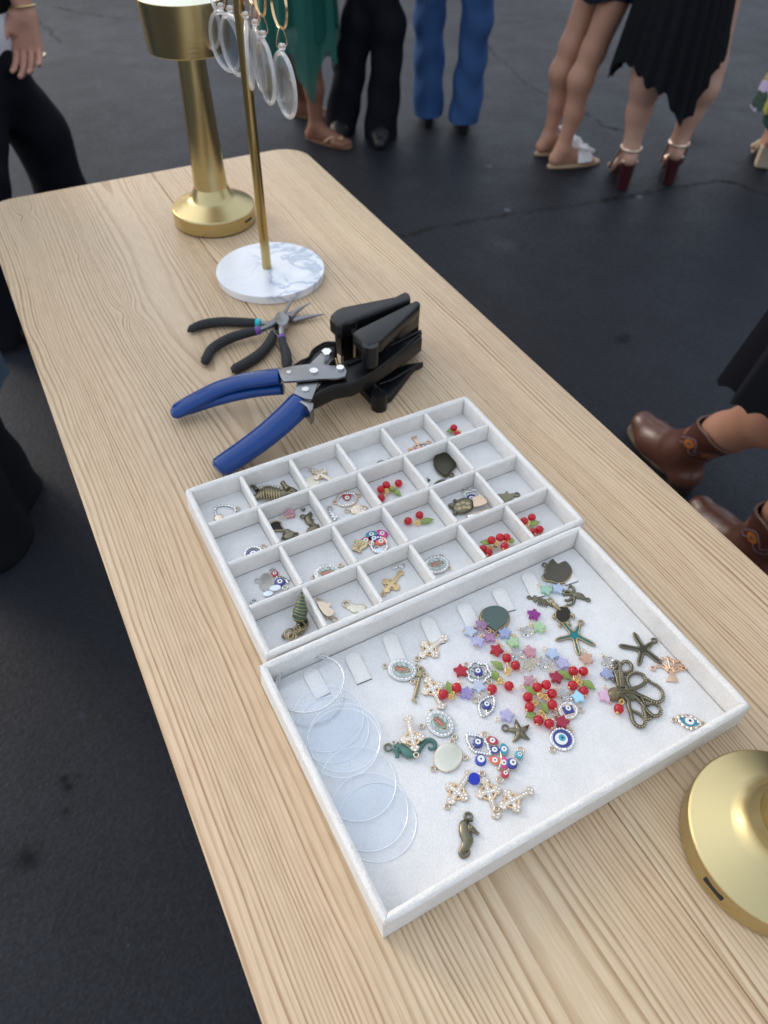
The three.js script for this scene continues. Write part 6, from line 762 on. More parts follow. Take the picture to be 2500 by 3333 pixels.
  const cell = s.cell || 0.0095, geo = [skinOver(P, cell, 0.03), skinOver(HP, 0.005, 0.02), ...hands.map((h, i) => skinOver(h, s.arms && s.arms[i] ? 0.003 : 0.0042, 0.010))];
  part(o, 'body', geo, skinMat(s.skin));
  part(o, 'hair', skinOver([[hc(0, 0.055, -0.022), hc(0, 0.062, -0.02), 0.086 * k, 0.080 * k], [hc(0, 0.02, -0.045), hc(0, -0.06 - (s.long ? 0.18 : 0), -0.062), 0.070 * k, s.long ? 0.045 : 0.050]], 0.008, 0.03), mat(s.hair || lin(0.02, 0.014, 0.010), 0.6));
  for (const sd of [-1, 1]) { const e = part(o, 'eye', ball(hc(sd * 0.031, 0.012, 0.068), 0.0115, 1, 1, 1, 12), mat(lin(0.7, 0.7, 0.68), 0.2)); part(e, 'iris', ball(hc(sd * 0.031, 0.012, 0.0755), 0.0052, 1, 1, 1, 10), mat(lin(0.03, 0.02, 0.015), 0.2)); }
  return { o, W, pt, legs, arms, f, r, hip, k, lean };
}
function top(q, name, m, grow = 0.012, sleeve = 0.55, low = 0.02) {
  const { pt, arms, k, lean } = q, P = [[pt(-0.07, low, 0), pt(0.07, low, 0), 0.108 + grow, 0.108 + grow, 0.05], [pt(0, 0.08, lean * 0.08), pt(0, 0.22, lean * 0.22), 0.108 + grow, 0.105 + grow, 0.05], [pt(-0.07, 0.36, 0.01 + lean * 0.36), pt(0.07, 0.36, 0.01 + lean * 0.36), 0.112 + grow, 0.112 + grow, 0.05], [pt(-0.15, 0.485, lean * 0.49), pt(0.15, 0.485, lean * 0.49), 0.052 + grow, 0.052 + grow, 0.05]];
  for (const [S, E, Wr] of arms) { if (sleeve > 0) P.push([S, S.clone().lerp(E, Math.min(1, sleeve * 2)), 0.050 + grow, 0.044 + grow]); if (sleeve > 0.5) P.push([E, E.clone().lerp(Wr, sleeve * 2 - 1), 0.044 + grow, 0.036 + grow]); }
  part(q.o, name, skinOver(P, 0.012, 0.03), m);
}
function trousers(q, m, { knee = 0.075, hem = 0.09, low = 0.015, thigh = 0.098, folds = 0.004 } = {}) {
  const P = [[q.pt(-0.07, 0.0, 0), q.pt(0.07, 0.0, 0), 0.118, 0.118, 0.05], [q.pt(0, 0.06, 0), q.pt(0, 0.10, 0), 0.115, 0.112, 0.05]];
  for (const { H, K, A, g } of q.legs) { const e = (g.hemAt ? q.W(g.hemAt) : A.clone()).setY(low - q.o.position.y + 0.004); P.push([H, K, thigh, knee], [K, e, knee, hem]); }
  const g = skinOver(P, 0.0105, 0.03), p = g.attributes.position, n = g.attributes.normal, fl = -q.o.position.y + low;
  for (let i = 0; i < p.count; i++) { const x = p.getX(i), y = p.getY(i), z = p.getZ(i), a = folds * (Math.sin(y * 38 + 3 * Math.sin(x * 20) + 9 * vnoise(x * 9, z * 9)) * (0.4 + 0.6 * vnoise(y * 7, x * 6)) + 1.2 * (vnoise(x * 26, y * 8 + z * 20) - 0.5)); p.setXYZ(i, x + n.getX(i) * a, Math.max(fl + 0.002 * vnoise(x * 60, z * 60), y), z + n.getZ(i) * a); }
  g.computeVertexNormals(); part(q.o, 'trousers', g, m);
}
// a skirt hung from the waist: rings from yTop down to a hem that may rise and fall, folded round
function skirt(o, name, c, yTop, r0, r1, hem, pleats, amp, m, squash = 0.8, turn = 0, n = 220, rows = 26, sway = V3(0, 0, 0)) {
  const P = [], I = [], U = [];
  for (let i = 0; i <= rows; i++) for (let j = 0; j <= n; j++) { const t = i / rows, a = j / n * 2 * Math.PI, y = mix(yTop, hem(a), t), tt = clamp((yTop - y) / (yTop - 0.25)), fold = amp * Math.pow(tt, 0.7) * (Math.abs(((a / 6.28319 * pleats + 0.15 * Math.sin(a * 3)) % 1) - 0.5) * 4 - 1) * (0.75 + 0.5 * vnoise(a * 3, 5)), R = mix(r0, r1, Math.pow(tt, 0.85)) + fold, x = Math.cos(a) * R, z = Math.sin(a) * R * squash; P.push(c.x + x * Math.cos(turn) - z * Math.sin(turn) + sway.x * tt, y, c.z + x * Math.sin(turn) + z * Math.cos(turn) + sway.z * tt); U.push(a * 0.2, y); }
  for (let i = 0; i < rows; i++) for (let j = 0; j < n; j++) { const A = i * (n + 1) + j, B = A + n + 1; I.push(A, A + 1, B, B, A + 1, B + 1); }
  const g = new THREE.BufferGeometry(); g.setAttribute('position', new THREE.Float32BufferAttribute(P, 3)); g.setAttribute('uv', new THREE.Float32BufferAttribute(U, 2)); g.setIndex(I); g.computeVertexNormals(); return part(o, name, g, m);
}
const shoeGeo = (A, B, T, h = 0.0, wide = 1) => { const d = T.clone().sub(A).setY(0).normalize(), heel = A.clone().addScaledVector(d, -0.035); heel.y = B.y; const P = [[heel.clone().add(V3(0, 0.018 + h, 0)), B.clone().add(V3(0, 0.012, 0)), 0.036, 0.040 * wide, 0.02], [B.clone().add(V3(0, 0.012, 0)), T.clone().add(V3(0, 0.006, 0)), 0.040 * wide, 0.026 * wide, 0.02], [A.clone().add(V3(0, 0.0, 0)), heel.clone().add(V3(0, 0.03 + h, 0)), 0.042, 0.036, 0.02]]; const g = skinOver(P, 0.006, 0.02), p = g.attributes.position, y0 = B.y - 0.018; for (let i = 0; i < p.count; i++) if (p.getY(i) < y0) p.setY(i, y0); g.computeVertexNormals(); return g; };
const soleGeo = (heel, toe, w, h, y) => { const d = toe.clone().sub(heel).setY(0), L = d.length(), u = d.normalize(), s = V3(-u.z, 0, u.x), q = []; for (let k = 0; k < 32; k++) { const a = k / 32 * 2 * Math.PI, c = Math.cos(a), e = Math.sin(a); q.push(heel.clone().addScaledVector(u, L / 2 + c * L / 2).addScaledVector(s, Math.sign(e) * Math.pow(Math.abs(e), 0.7) * w * (0.82 + 0.22 * c))); } return slab(q, y, y + h, 0.002); };
const foot = (heelPx, toePx, ankleDy = 0.075, lift = 0.012) => { const h = at(heelPx[0], heelPx[1], 0), t = at(toePx[0], toePx[1], 0), u = t.clone().sub(h).setY(0).normalize(), L = 0.225; return { heel: h.clone().setY(0), ankle: h.clone().addScaledVector(u, 0.048).setY(ankleDy), ball: h.clone().addScaledVector(u, L * 0.70).setY(lift + 0.010), toe: h.clone().addScaledVector(u, L * 0.97).setY(lift + 0.004), u }; };
const BLACK = cloth(lin(0.0055, 0.006, 0.0085), 0.85), INK = cloth(lin(0.0042, 0.005, 0.009), 0.8);

// 1: black trousers, ringed hand, beyond the far left corner of the table
{
  const hip = V3(-0.200, 0.88, -2.527), aR = V3(-0.045, 0.09, -2.667), aL = V3(-0.385, 0.09, -2.33), d = V3(0.55, 0, 0.30).normalize();
  const wr = V3(-0.040, 0.838, -2.47), q = person('person in black trousers with a gold bracelet and a ring, beyond the table corner', V3(-0.18, 0, -2.5), { hip, face: 0.9, skin: lin(0.56, 0.30, 0.22), male: true, covered: true, shod: true, legs: [{ knee: V3(-0.300, 0.48, -2.38), ankle: aL, ball: aL.clone().addScaledVector(d, 0.12).setY(0.025), toe: aL.clone().addScaledVector(d, 0.18).setY(0.02) }, { knee: V3(-0.085, 0.50, -2.582), ankle: aR, ball: aR.clone().addScaledVector(d, 0.12).setY(0.025), toe: aR.clone().addScaledVector(d, 0.18).setY(0.02) }], arms: [{ elbow: V3(-0.45, 1.12, -2.55), wrist: V3(-0.46, 0.88, -2.50), run: V3(0, -1, 0.1), look: V3(1, 0, 0), side: -1, curl: 0.5 }, { elbow: V3(-0.02, 1.08, -2.51), wrist: wr, run: V3(-0.18, -0.96, 0.02), look: V3(-0.35, 0.02, 0.95), side: 1, curl: 0.85 }] });
  // the visible arm must be the one on the side of the table
  trousers(q, INK, { thigh: 0.105, knee: 0.082, hem: 0.085 }); top(q, 'shirt', cloth(lin(0.62, 0.64, 0.70)), 0.014, 0.62, -0.09);
  for (const l of q.legs) part(q.o, 'shoe', shoeGeo(l.A, l.B, l.T), mat(lin(0.006, 0.006, 0.007), 0.5));
  const w = q.W(wr); part(q.o, 'bracelet', pipe([...Array(14).keys()].map(k => { const a = k / 14 * 6.2832; return w.clone().add(V3(Math.cos(a) * 0.032, 0.004 + 0.006 * Math.sin(a), Math.sin(a) * 0.029)); }), 0.0026, true, 60, 7), metal(lin(0.75, 0.58, 0.28), 0.35));
  const pk = w.clone().add(V3(-0.0165, -0.1080, -0.002)).add(V3(0.026, 0, 0.010)); const rg = new THREE.TorusGeometry(0.0115, 0.0038, 8, 24); rg.rotateX(Math.PI / 2); rg.translate(pk.x, pk.y, pk.z); part(q.o, 'ring', rg, metal(lin(0.90, 0.78, 0.52), 0.2));
}
// 2: green tulle skirt
{
  const fr = foot([1003, 452], [1142, 484]), fl = foot([962, 376], [1075, 392]), hip = V3(1.13, 0.90, -3.43);
  const q = person('person with bare legs and flat sandals under a sheer dark green tulle skirt', V3(1.14, 0, -3.4), { hip, face: 1.05, skin: lin(0.215, 0.098, 0.060), long: true, legs: [{ ...fl, knee: V3(1.04, 0.47, -3.56) }, { ...fr, knee: V3(1.165, 0.47, -3.37) }] });
  const tulle = new THREE.MeshPhysicalMaterial({ color: lin(0.010, 0.125, 0.100), roughness: 0.8, transparent: true, opacity: 0.80, side: THREE.DoubleSide }), c = q.hip.clone();
  const hem = a => 0.335 + 0.070 * Math.sin(a * 3 + 0.4) + 0.045 * Math.sin(a * 7 + 1) + 0.02 * Math.sin(a * 17);
  skirt(q.o, 'skirt', c, 0.98, 0.135, 0.175, hem, 9, 0.022, tulle, 0.9, 0.3); skirt(q.o, 'skirt_lining', c, 0.98, 0.132, 0.165, a => 0.46 + 0.03 * Math.sin(a * 5), 7, 0.016, cloth(lin(0.008, 0.075, 0.062)), 0.9, 0.5);
  top(q, 'top', cloth(lin(0.01, 0.10, 0.08)), 0.008, 0.2); for (const [l, g] of [[q.legs[0], fl], [q.legs[1], fr]]) { part(q.o, 'sandal_sole', soleGeo(q.W(g.heel).addScaledVector(g.u, -0.012), q.W(g.heel).addScaledVector(g.u, 0.236), 0.042, 0.010, 0.001), mat(lin(0.17, 0.085, 0.045), 0.7)); const s = V3(-g.u.z, 0, g.u.x), b = q.W(g.ball); part(q.o, 'strap', pipe([b.clone().addScaledVector(s, 0.040).addScaledVector(g.u, -0.045), b.clone().addScaledVector(s, 0.020).add(V3(0, 0.020, 0)).addScaledVector(g.u, -0.01), b.clone().addScaledVector(g.u, 0.03).add(V3(0, 0.014, 0)), b.clone().addScaledVector(s, -0.020).add(V3(0, 0.022, 0)).addScaledVector(g.u, -0.01), b.clone().addScaledVector(s, -0.040).addScaledVector(g.u, -0.045)], 0.004, false, 30, 7), mat(lin(0.55, 0.40, 0.24), 0.4)); }
}
// 3: black flared trousers
{
  const a1 = at(1108, 428, 0), a2 = at(1238, 446, 0), d = V3(-FH.x, 0, -FH.z), mk = a => ({ ankle: a.clone().addScaledVector(d, -0.02).setY(0.09), ball: a.clone().addScaledVector(d, 0.09).setY(0.024), toe: a.clone().addScaledVector(d, 0.15).setY(0.02), hemAt: a.clone().setY(0.085) });
  const hip = a1.clone().lerp(a2, 0.5).add(V3(0.045, 0.90, 0.01));
  const q = person('person in long black flared trousers beside the green skirt', a1.clone().lerp(a2, 0.5), { hip, face: Math.atan2(d.x, d.z), skin: lin(0.32, 0.18, 0.12), covered: true, shod: true, legs: [{ ...mk(a2), knee: V3(1.49, 0.46, -3.27) }, { ...mk(a1), knee: V3(1.385, 0.46, -3.37) }].reverse().map((g, i) => i === 0 ? g : g) });
  trousers(q, INK, { thigh: 0.086, knee: 0.068, hem: 0.078, low: 0.006 }); top(q, 'top', BLACK, 0.01, 0.9); for (const l of q.legs) part(q.o, 'shoe', shoeGeo(l.A, l.B, l.T), mat(lin(0.006, 0.006, 0.007), 0.5));
}
// 4: blue jeans, seen from behind
{
  const a1 = at(1393, 414, 0), a2 = at(1508, 436, 0), d = V3(FH.x, 0, FH.z), mk = a => ({ ankle: a.clone().addScaledVector(d, 0.045).setY(0.095), ball: a.clone().addScaledVector(d, 0.15).setY(0.024), toe: a.clone().addScaledVector(d, 0.21).setY(0.02), hemAt: a.clone().addScaledVector(d, 0.035).setY(0.125) });
  const hip = a1.clone().lerp(a2, 0.5).add(V3(-0.02, 0.90, 0.02)), q = person('person in flared blue jeans and black heeled shoes, standing with the back turned', a1.clone().lerp(a2, 0.5), { hip, face: Math.atan2(d.x, d.z), skin: lin(0.34, 0.19, 0.13), covered: true, shod: true, legs: [{ ...mk(a1), knee: V3(1.715, 0.46, -3.315) }, { ...mk(a2), knee: V3(1.868, 0.46, -3.165) }] });
  const denimT = tex(256, 256, (i, j) => { const q = 0.86 + 0.22 * (fbm(i * 0.03, j * 0.012, 3) - 0.4) + 0.10 * (((i + j) & 3) < 2 ? 0.5 : -0.5) + 0.08 * (hash2(i, j) - 0.5); return [0.185 * q, 0.325 * q, 0.60 * q]; });
  trousers(q, cloth(lin(0.036, 0.088, 0.225), 0.85), { thigh: 0.088, knee: 0.066, hem: 0.073, low: 0.050, folds: 0.006 }); top(q, 'top', cloth(lin(0.5, 0.5, 0.52)), 0.012, 0.5);
  for (const l of q.legs) { const u = l.T.clone().sub(l.A).setY(0).normalize(); part(q.o, 'shoe', shoeGeo(l.A.clone().add(V3(0, 0.02, 0)), l.B, l.T, 0.03), mat(lin(0.006, 0.006, 0.007), 0.4)); const g = new THREE.CylinderGeometry(0.024, 0.020, 0.06, 14); const hp = l.A.clone().addScaledVector(u, -0.045); g.translate(hp.x, 0.031, hp.z); part(q.o, 'heel', g, mat(lin(0.006, 0.006, 0.007), 0.4)); }
}
// 5: bare legs, white bow sandals
{
  const fr = foot([1790, 546], [1945, 527], 0.085, 0.014), fl = foot([1748, 505], [1880, 492], 0.085, 0.014), b = fr.heel, hip = V3(2.175, 0.90, -2.64);
  const q = person('person with bare tanned legs in flat sandals with big white bows', V3(2.07, 0, -2.70), { hip, face: Math.atan2(fr.u.x, fr.u.z), skin: lin(0.45, 0.24, 0.165), long: true, thick: 0.93, legs: [{ ...fl, knee: upon(1862, 150, at(1800, 505, 0)) }, { ...fr, knee: upon(1932, 165, at(1850, 540, 0)) }] });
  skirt(q.o, 'skirt', q.hip.clone(), 1.0, 0.135, 0.18, a => 0.638 + 0.012 * Math.sin(a * 4), 14, 0.008, cloth(lin(0.010, 0.011, 0.020)), 0.85, 0.3, 160, 16); top(q, 'top', cloth(lin(0.012, 0.013, 0.024)), 0.008, 0.2);
  for (const g of [fl, fr]) {
    part(q.o, 'sandal_sole', soleGeo(q.W(g.heel).addScaledVector(g.u, -0.014), q.W(g.heel).addScaledVector(g.u, 0.245), 0.043, 0.013, 0.001), mat(lin(0.46, 0.33, 0.21), 0.7)); const s = V3(-g.u.z, 0, g.u.x), bb = q.W(g.ball), wl = mat(lin(0.80, 0.80, 0.80), 0.55);
    part(q.o, 'strap', [0, 1, 2, 3].map(k => pipe([bb.clone().addScaledVector(s, 0.043).addScaledVector(g.u, -0.035 + k * 0.016), bb.clone().addScaledVector(s, 0.026).add(V3(0, 0.028, 0)).addScaledVector(g.u, -0.032 + k * 0.016), bb.clone().add(V3(0, 0.040, 0)).addScaledVector(g.u, -0.032 + k * 0.015), bb.clone().addScaledVector(s, -0.026).add(V3(0, 0.028, 0)).addScaledVector(g.u, -0.032 + k * 0.016), bb.clone().addScaledVector(s, -0.043).addScaledVector(g.u, -0.035 + k * 0.016)], 0.010, false, 24, 8)), wl);
    const kn = bb.clone().add(V3(0, 0.050, 0)).addScaledVector(g.u, -0.020); const lp = (e, up) => pipe([kn, kn.clone().addScaledVector(s, e * 0.030).addScaledVector(g.u, -0.025).add(V3(0, up, 0)), kn.clone().addScaledVector(s, e * 0.050).addScaledVector(g.u, -0.006).add(V3(0, up * 0.8, 0)), kn.clone().addScaledVector(s, e * 0.032).addScaledVector(g.u, 0.016).add(V3(0, up * 0.4, 0)), kn], 0.007, false, 30, 7);
    part(q.o, 'bow', [lp(1, 0.018), lp(-1, 0.026), ball(kn, 0.012), pipe([kn, kn.clone().addScaledVector(g.u, 0.03).addScaledVector(s, 0.02), kn.clone().addScaledVector(g.u, 0.055).addScaledVector(s, 0.025).add(V3(0, -0.012, 0))], 0.007, false, 12, 7), pipe([kn, kn.clone().addScaledVector(g.u, 0.03).addScaledVector(s, -0.018), kn.clone().addScaledVector(g.u, 0.05).addScaledVector(s, -0.03).add(V3(0, -0.01, 0))], 0.007, false, 12, 7)], wl);
  }
}
// 6: pleated black skirt, block heels
{
  const mk = (bot, topp, toe) => { const h = at(bot[0], bot[1], 0), t = at(toe[0], toe[1], 0), u = t.clone().sub(h).setY(0).normalize(); return { heel: h, u, ankle: h.clone().addScaledVector(u, 0.030).setY(0.178), ball: h.clone().addScaledVector(u, 0.135).setY(0.042), toe: h.clone().addScaledVector(u, 0.195).setY(0.034) }; };
  const fl = mk([2026, 618], 0, [1985, 520]), fr = mk([2172, 600], 0, [2180, 500]), hip = V3(2.245, 0.95, -2.36);
  const q = person('person in a pleated black skirt with a pointed hem and high block heels', V3(2.25, 0, -2.33), { hip, face: Math.atan2(FH.x - 0.1, FH.z), skin: lin(0.46, 0.27, 0.20), thick: 1.14, legs: [{ ...fl, knee: upon(2118, 185, at(2045, 600, 0)) }, { ...fr, knee: upon(2312, 205, at(2185, 590, 0)) }] });
  const hem = a => { const x = ((a / 6.2832) % 1 + 1) % 1; return 0.50 - 0.17 * Math.exp(-Math.pow((x - 0.37) / 0.06, 2)) - 0.10 * Math.exp(-Math.pow((x - 0.06) / 0.05, 2)) - 0.05 * Math.exp(-Math.pow((x - 0.48) / 0.05, 2)) - 0.12 * Math.exp(-Math.pow((x - 0.75) / 0.08, 2)) + 0.008 * Math.sin(a * 26); };
  skirt(q.o, 'skirt', q.hip.clone(), 1.06, 0.14, 0.285, hem, 26, 0.013, cloth(lin(0.0040, 0.0046, 0.0075), 0.75, { side: THREE.DoubleSide }), 0.8, -0.50, 400, 30); top(q, 'top', BLACK, 0.008, 0.2);
  const strapM = metal(lin(0.80, 0.62, 0.50), 0.35), heelM = mat(lin(0.040, 0.006, 0.009), 0.3, { clearcoat: 0.5 });
  for (const g of [fl, fr]) {
    const h = q.W(g.heel), s = V3(-g.u.z, 0, g.u.x), an = q.W(g.ankle), bl = q.W(g.ball);
    const hc = new THREE.CylinderGeometry(0.034, 0.026, 0.104, 20); hc.scale(1, 1, 0.85); hc.translate(h.x + g.u.x * 0.012, 0.053, h.z + g.u.z * 0.012); part(q.o, 'heel', hc, heelM);
    part(q.o, 'sandal_sole', worm([[h.clone().setY(0.110), 0.030], [h.clone().addScaledVector(g.u, 0.06).setY(0.082), 0.030], [bl.clone().setY(0.018), 0.036], [bl.clone().addScaledVector(g.u, 0.075).setY(0.016), 0.024]], 20, 14, 0.24), mat(lin(0.10, 0.05, 0.035), 0.6));
    part(q.o, 'strap', [pipe([...Array(10).keys()].map(k => { const a = k / 10 * 6.2832; return an.clone().add(V3(0, -0.012, 0)).addScaledVector(g.u, Math.cos(a) * 0.042 - 0.004).addScaledVector(s, Math.sin(a) * 0.038); }), 0.0075, true, 40, 8), pipe([h.clone().setY(0.118).addScaledVector(s, 0.030), an.clone().add(V3(0, -0.045, 0)).addScaledVector(g.u, -0.04), h.clone().setY(0.118).addScaledVector(s, -0.030)], 0.007, false, 20, 8), pipe([bl.clone().addScaledVector(s, 0.045), bl.clone().add(V3(0, 0.034, 0)), bl.clone().addScaledVector(s, -0.045)], 0.010, false, 20, 8), pipe([bl.clone().addScaledVector(s, 0.045), an.clone().add(V3(0, -0.02, 0)).addScaledVector(s, 0.038)], 0.006, false, 14, 8), pipe([bl.clone().addScaledVector(s, -0.045), an.clone().add(V3(0, -0.02, 0)).addScaledVector(s, -0.038)], 0.006, false, 14, 8)], strapM);
  }
}
// 7: floral dress at the right edge
{
  const h = at(2478, 548, 0), u = V3(FH.x * 0.9 + 0.25, 0, FH.z * 0.9).normalize(), h2 = h.clone().add(V3(0.20, 0, 0.10)), mk = p => ({ heel: p, u, ankle: p.clone().addScaledVector(u, 0.03).setY(0.165), ball: p.clone().addScaledVector(u, 0.135).setY(0.040), toe: p.clone().addScaledVector(u, 0.19).setY(0.032) }), hip = h.clone().lerp(h2, 0.5).add(V3(0.03, 0.94, 0));
  const fl = mk(h), fr = mk(h2), q = person('person at the right edge in a dark green floral dress and beige block heels', h.clone().lerp(h2, 0.5), { hip, face: Math.atan2(u.x, u.z), skin: lin(0.40, 0.22, 0.16), long: true, legs: [{ ...fl, knee: h.clone().add(V3(0.01, 0.53, -0.02)) }, { ...fr, knee: h2.clone().add(V3(-0.01, 0.53, -0.02)) }] });
  const flT = tex(512, 512, (i, j) => { const n = fbm(i * 0.016, j * 0.016, 3), m = fbm(i * 0.013 + 20, j * 0.013 + 4, 3), v = fbm(i * 0.05, j * 0.05, 2); if (n > 0.57) return [0.68, 0.66, 0.80]; if (m > 0.63) return [0.56, 0.54, 0.22]; return [0.10 + 0.12 * v, 0.19 + 0.16 * v, 0.19 + 0.10 * v]; }); flT.repeat.set(2.2, 2.2);
  skirt(q.o, 'dress', q.hip.clone(), 1.02, 0.14, 0.25, a => 0.20 + 0.05 * Math.sin(a * 2 + 1) + 0.018 * Math.sin(a * 9), 13, 0.020, mat(0xffffff, 0.85, { map: flT, side: THREE.DoubleSide }), 0.85, 0.4); top(q, 'bodice', cloth(lin(0.02, 0.05, 0.05)), 0.008, 0.2);
  for (const g of [fl, fr]) { const p = q.W(g.heel), s = V3(-g.u.z, 0, g.u.x), bl = q.W(g.ball), an = q.W(g.ankle); const b = new RoundedBoxGeometry(0.062, 0.095, 0.052, 3, 0.010); b.rotateY(Math.atan2(g.u.x, g.u.z)); b.translate(p.x + g.u.x * 0.015, 0.049, p.z + g.u.z * 0.015); part(q.o, 'heel', b, mat(lin(0.42, 0.35, 0.26), 0.55)); part(q.o, 'sandal_sole', worm([[p.clone().setY(0.102), 0.030], [p.clone().addScaledVector(g.u, 0.06).setY(0.078), 0.030], [bl.clone().setY(0.018), 0.036], [bl.clone().addScaledVector(g.u, 0.07).setY(0.016), 0.024]], 18, 14, 0.24), mat(lin(0.42, 0.35, 0.26), 0.6)); part(q.o, 'strap', [pipe([...Array(10).keys()].map(k => { const a = k / 10 * 6.2832; return an.clone().addScaledVector(g.u, Math.cos(a) * 0.040).addScaledVector(s, Math.sin(a) * 0.036); }), 0.006, true, 36, 7), pipe([bl.clone().addScaledVector(s, 0.044), bl.clone().add(V3(0, 0.032, 0)), bl.clone().addScaledVector(s, -0.044)], 0.010, false, 18, 8)], mat(lin(0.50, 0.42, 0.32), 0.5)); }
}
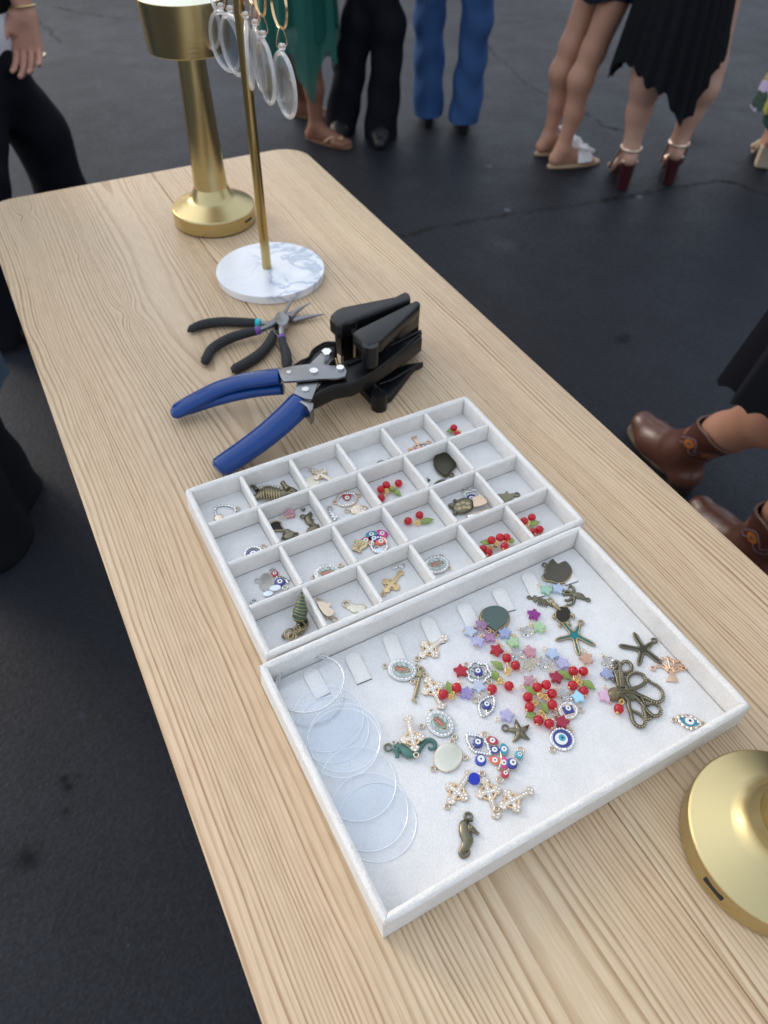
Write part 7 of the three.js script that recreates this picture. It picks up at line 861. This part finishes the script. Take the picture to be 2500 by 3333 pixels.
// 8: cowboy boots and a black lace dress, walking past the right side of the table
{
  const hb = at(2222, 1560, 0.03), tt = at(2102, 1372, 0.055), st = at(2372, 1402, 0.262), u = tt.clone().sub(hb).setY(0).normalize(), ank = hb.clone().addScaledVector(u, 0.035).setY(0.10), kn = ank.clone().addScaledVector(st.clone().sub(ank), 2.4);
  const st2 = at(2572, 1690, 0.27), hb2 = V3(st2.x + 0.03, 0.03, st2.z - 0.02), kn2 = st2.clone().add(V3(0.02, 0.21, 0.03));
  const hip = V3(0.935, 0.90, -0.50), mk = (h, a) => ({ ankle: a, ball: h.clone().addScaledVector(u, 0.155).setY(0.035), toe: h.clone().addScaledVector(u, 0.215).setY(0.035) });
  const q = person('person walking in brown cowboy boots with embroidered shafts and a black lace dress', V3(1.0, 0, -0.65), { hip, face: Math.atan2(u.x, u.z), skin: lin(0.36, 0.18, 0.115), thick: 1.1, long: true, shod: true, arms: [{ elbow: V3(0.80, 1.10, -0.72), wrist: V3(0.72, 1.22, -0.52), run: V3(-0.3, 0.4, 0.8), look: V3(1, 0, 0), side: -1, curl: 0.6 }, { elbow: V3(1.10, 1.16, -0.28), wrist: V3(1.0, 1.25, -0.08), run: V3(-0.3, 0.3, 0.9), look: V3(-1, 0, 0), side: 1, curl: 0.6 }], legs: [{ ...mk(hb2, hb2.clone().addScaledVector(u, 0.03).setY(0.10)), knee: kn2 }, { ...mk(hb, ank), knee: kn }].reverse() });
  const bootT = tex(512, 512, (i, j) => { const x = i / 512, y = j / 512, v = fbm(i * 0.03, j * 0.03, 4), a = Math.abs(Math.sin(x * 18.85)) , s = Math.abs(y - 0.55 - 0.26 * (a - 0.5)), t = Math.abs(y - 0.42 + 0.22 * (Math.abs(Math.cos(x * 18.85)) - 0.5)), dd = Math.hypot((x * 6 % 1) - 0.5, (y - 0.5) * 2.2); if (dd < 0.26 && dd > 0.10) return [0.50 + 0.2 * v, 0.30 + 0.1 * v, 0.09]; if (s < 0.025 || t < 0.022) return [0.42, 0.36, 0.38]; return [0.22 + 0.12 * v, 0.105 + 0.07 * v, 0.075 + 0.05 * v]; });
  const leather = mat(lin(0.075, 0.026, 0.015), 0.38, { clearcoat: 0.25, clearcoatRoughness: 0.3 }), shaftM = mat(0xffffff, 0.45, { map: bootT, side: THREE.DoubleSide });
  for (const [h, s2, a] of [[hb, st, ank], [hb2, st2, hb2.clone().addScaledVector(u, 0.03).setY(0.10)]]) {
    const H = q.W(h), S = q.W(s2), A = q.W(a), sd = V3(-u.z, 0, u.x), B = H.clone().addScaledVector(u, 0.15).setY(0.040), T = H.clone().addScaledVector(u, 0.215).setY(0.044);
    const g = skinOver([[H.clone().setY(0.060), A, 0.040, 0.046], [A, B, 0.046, 0.044], [B, T, 0.045, 0.034], [H.clone().setY(0.05), B, 0.036, 0.042], [A, A.clone().lerp(S, 0.35), 0.048, 0.050]], 0.006, 0.025); const p = g.attributes.position; for (let i = 0; i < p.count; i++) if (p.getY(i) < 0.016) p.setY(i, 0.016); g.computeVertexNormals(); const bt = part(q.o, 'boot', g, leather);
    part(bt, 'sole', soleGeo(H.clone().addScaledVector(u, 0.045), T.clone().addScaledVector(u, 0.036), 0.047, 0.013, 0.003), mat(lin(0.10, 0.065, 0.04), 0.6)); const hl = new THREE.CylinderGeometry(0.037, 0.033, 0.030, 20); hl.translate(H.x, 0.0165, H.z); part(bt, 'boot_heel', hl, mat(lin(0.02, 0.012, 0.01), 0.5));
    // open shaft with a dipping, piped rim
    const P = [], I = [], UV = [], rows = 18, n = 48, ax = S.clone().sub(A), rim = []; for (let i = 0; i <= rows; i++) for (let j = 0; j <= n; j++) { const t = i / rows, an = j / n * 6.2832, dip = 0.036 * Math.pow(Math.abs(Math.cos(an)), 1.4), k = t * (1 - dip / ax.length() * t), R = mix(0.052, 0.066, t) * (1 + 0.02 * Math.sin(an * 2)), c = A.clone().addScaledVector(ax, mix(0.12, 1, k)), v = c.addScaledVector(u, Math.cos(an) * R).addScaledVector(sd, Math.sin(an) * R * 0.9); P.push(v.x, v.y, v.z); UV.push(j / n * 1.0, t); if (i === rows && j < n) rim.push(v.clone()); }
    for (let i = 0; i < rows; i++) for (let j = 0; j < n; j++) { const a0 = i * (n + 1) + j, b0 = a0 + n + 1; I.push(a0, b0, a0 + 1, a0 + 1, b0, b0 + 1); }
    const sg = new THREE.BufferGeometry(); sg.setAttribute('position', new THREE.Float32BufferAttribute(P, 3)); sg.setAttribute('uv', new THREE.Float32BufferAttribute(UV, 2)); sg.setIndex(I); sg.computeVertexNormals(); part(bt, 'shaft', sg, shaftM); part(bt, 'piping', pipe(rim, 0.0035, true, 90, 7), mat(lin(0.10, 0.05, 0.035), 0.5));
    part(bt, 'pull_strap', pipe([rim[12].clone(), rim[12].clone().add(V3(0, 0.018, 0)).addScaledVector(sd, 0.012), rim[12].clone().add(V3(0, -0.02, 0)).addScaledVector(sd, 0.008)], 0.006, false, 16, 7), leather);
  }
  const hem = a => 0.545 + 0.025 * Math.sin(a * 2 + 2.2) + 0.010 * Math.abs(Math.sin(a * 15)); const c = q.hip.clone();
  skirt(q.o, 'dress', c, 1.0, 0.14, 0.20, hem, 11, 0.020, cloth(lin(0.005, 0.0055, 0.009), 0.85, { side: THREE.DoubleSide }), 1.0, 0, 240, 24, V3(0.030, 0, -0.09)); top(q, 'bodice', BLACK, 0.008, 0.3);
}
// 9: at the left edge, beside the table
{
  const a1 = V3(-0.570, 0, -1.46), a2 = V3(-0.520, 0, -1.62), d = V3(-0.35, 0, -0.9).normalize(), mk = a => ({ ankle: a.clone().setY(0.09), ball: a.clone().addScaledVector(d, 0.10).setY(0.025), toe: a.clone().addScaledVector(d, 0.15).setY(0.02) });
  const hip = V3(-0.585, 0.90, -1.68), q = person('person in wide black trousers and a long grey blue denim jacket at the left edge', V3(-0.55, 0, -1.5), { hip, face: Math.atan2(d.x, d.z), skin: lin(0.34, 0.19, 0.13), covered: true, shod: true, legs: [{ ...mk(a2), knee: V3(-0.56, 0.47, -1.66) }, { ...mk(a1), knee: V3(-0.585, 0.47, -1.56) }] });
  trousers(q, BLACK, { thigh: 0.11, knee: 0.090, hem: 0.110, low: 0.006 }); top(q, 'shirt', cloth(lin(0.02, 0.02, 0.025)), 0.008, 0.2);
  skirt(q.o, 'jacket', q.hip.clone().add(V3(0.03, 0, 0)), 1.42, 0.16, 0.172, a => 0.30 + 0.02 * Math.sin(a * 3), 8, 0.006, cloth(lin(0.060, 0.095, 0.135), 0.85, { side: THREE.DoubleSide }), 1.0, 0, 160, 20); for (const l of q.legs) part(q.o, 'shoe', shoeGeo(l.A, l.B, l.T), mat(lin(0.006, 0.006, 0.007), 0.5));
}

scene.traverse(o => { if (o.isMesh) { o.castShadow = true; o.receiveShadow = true; } });
renderer.render(scene, camera);
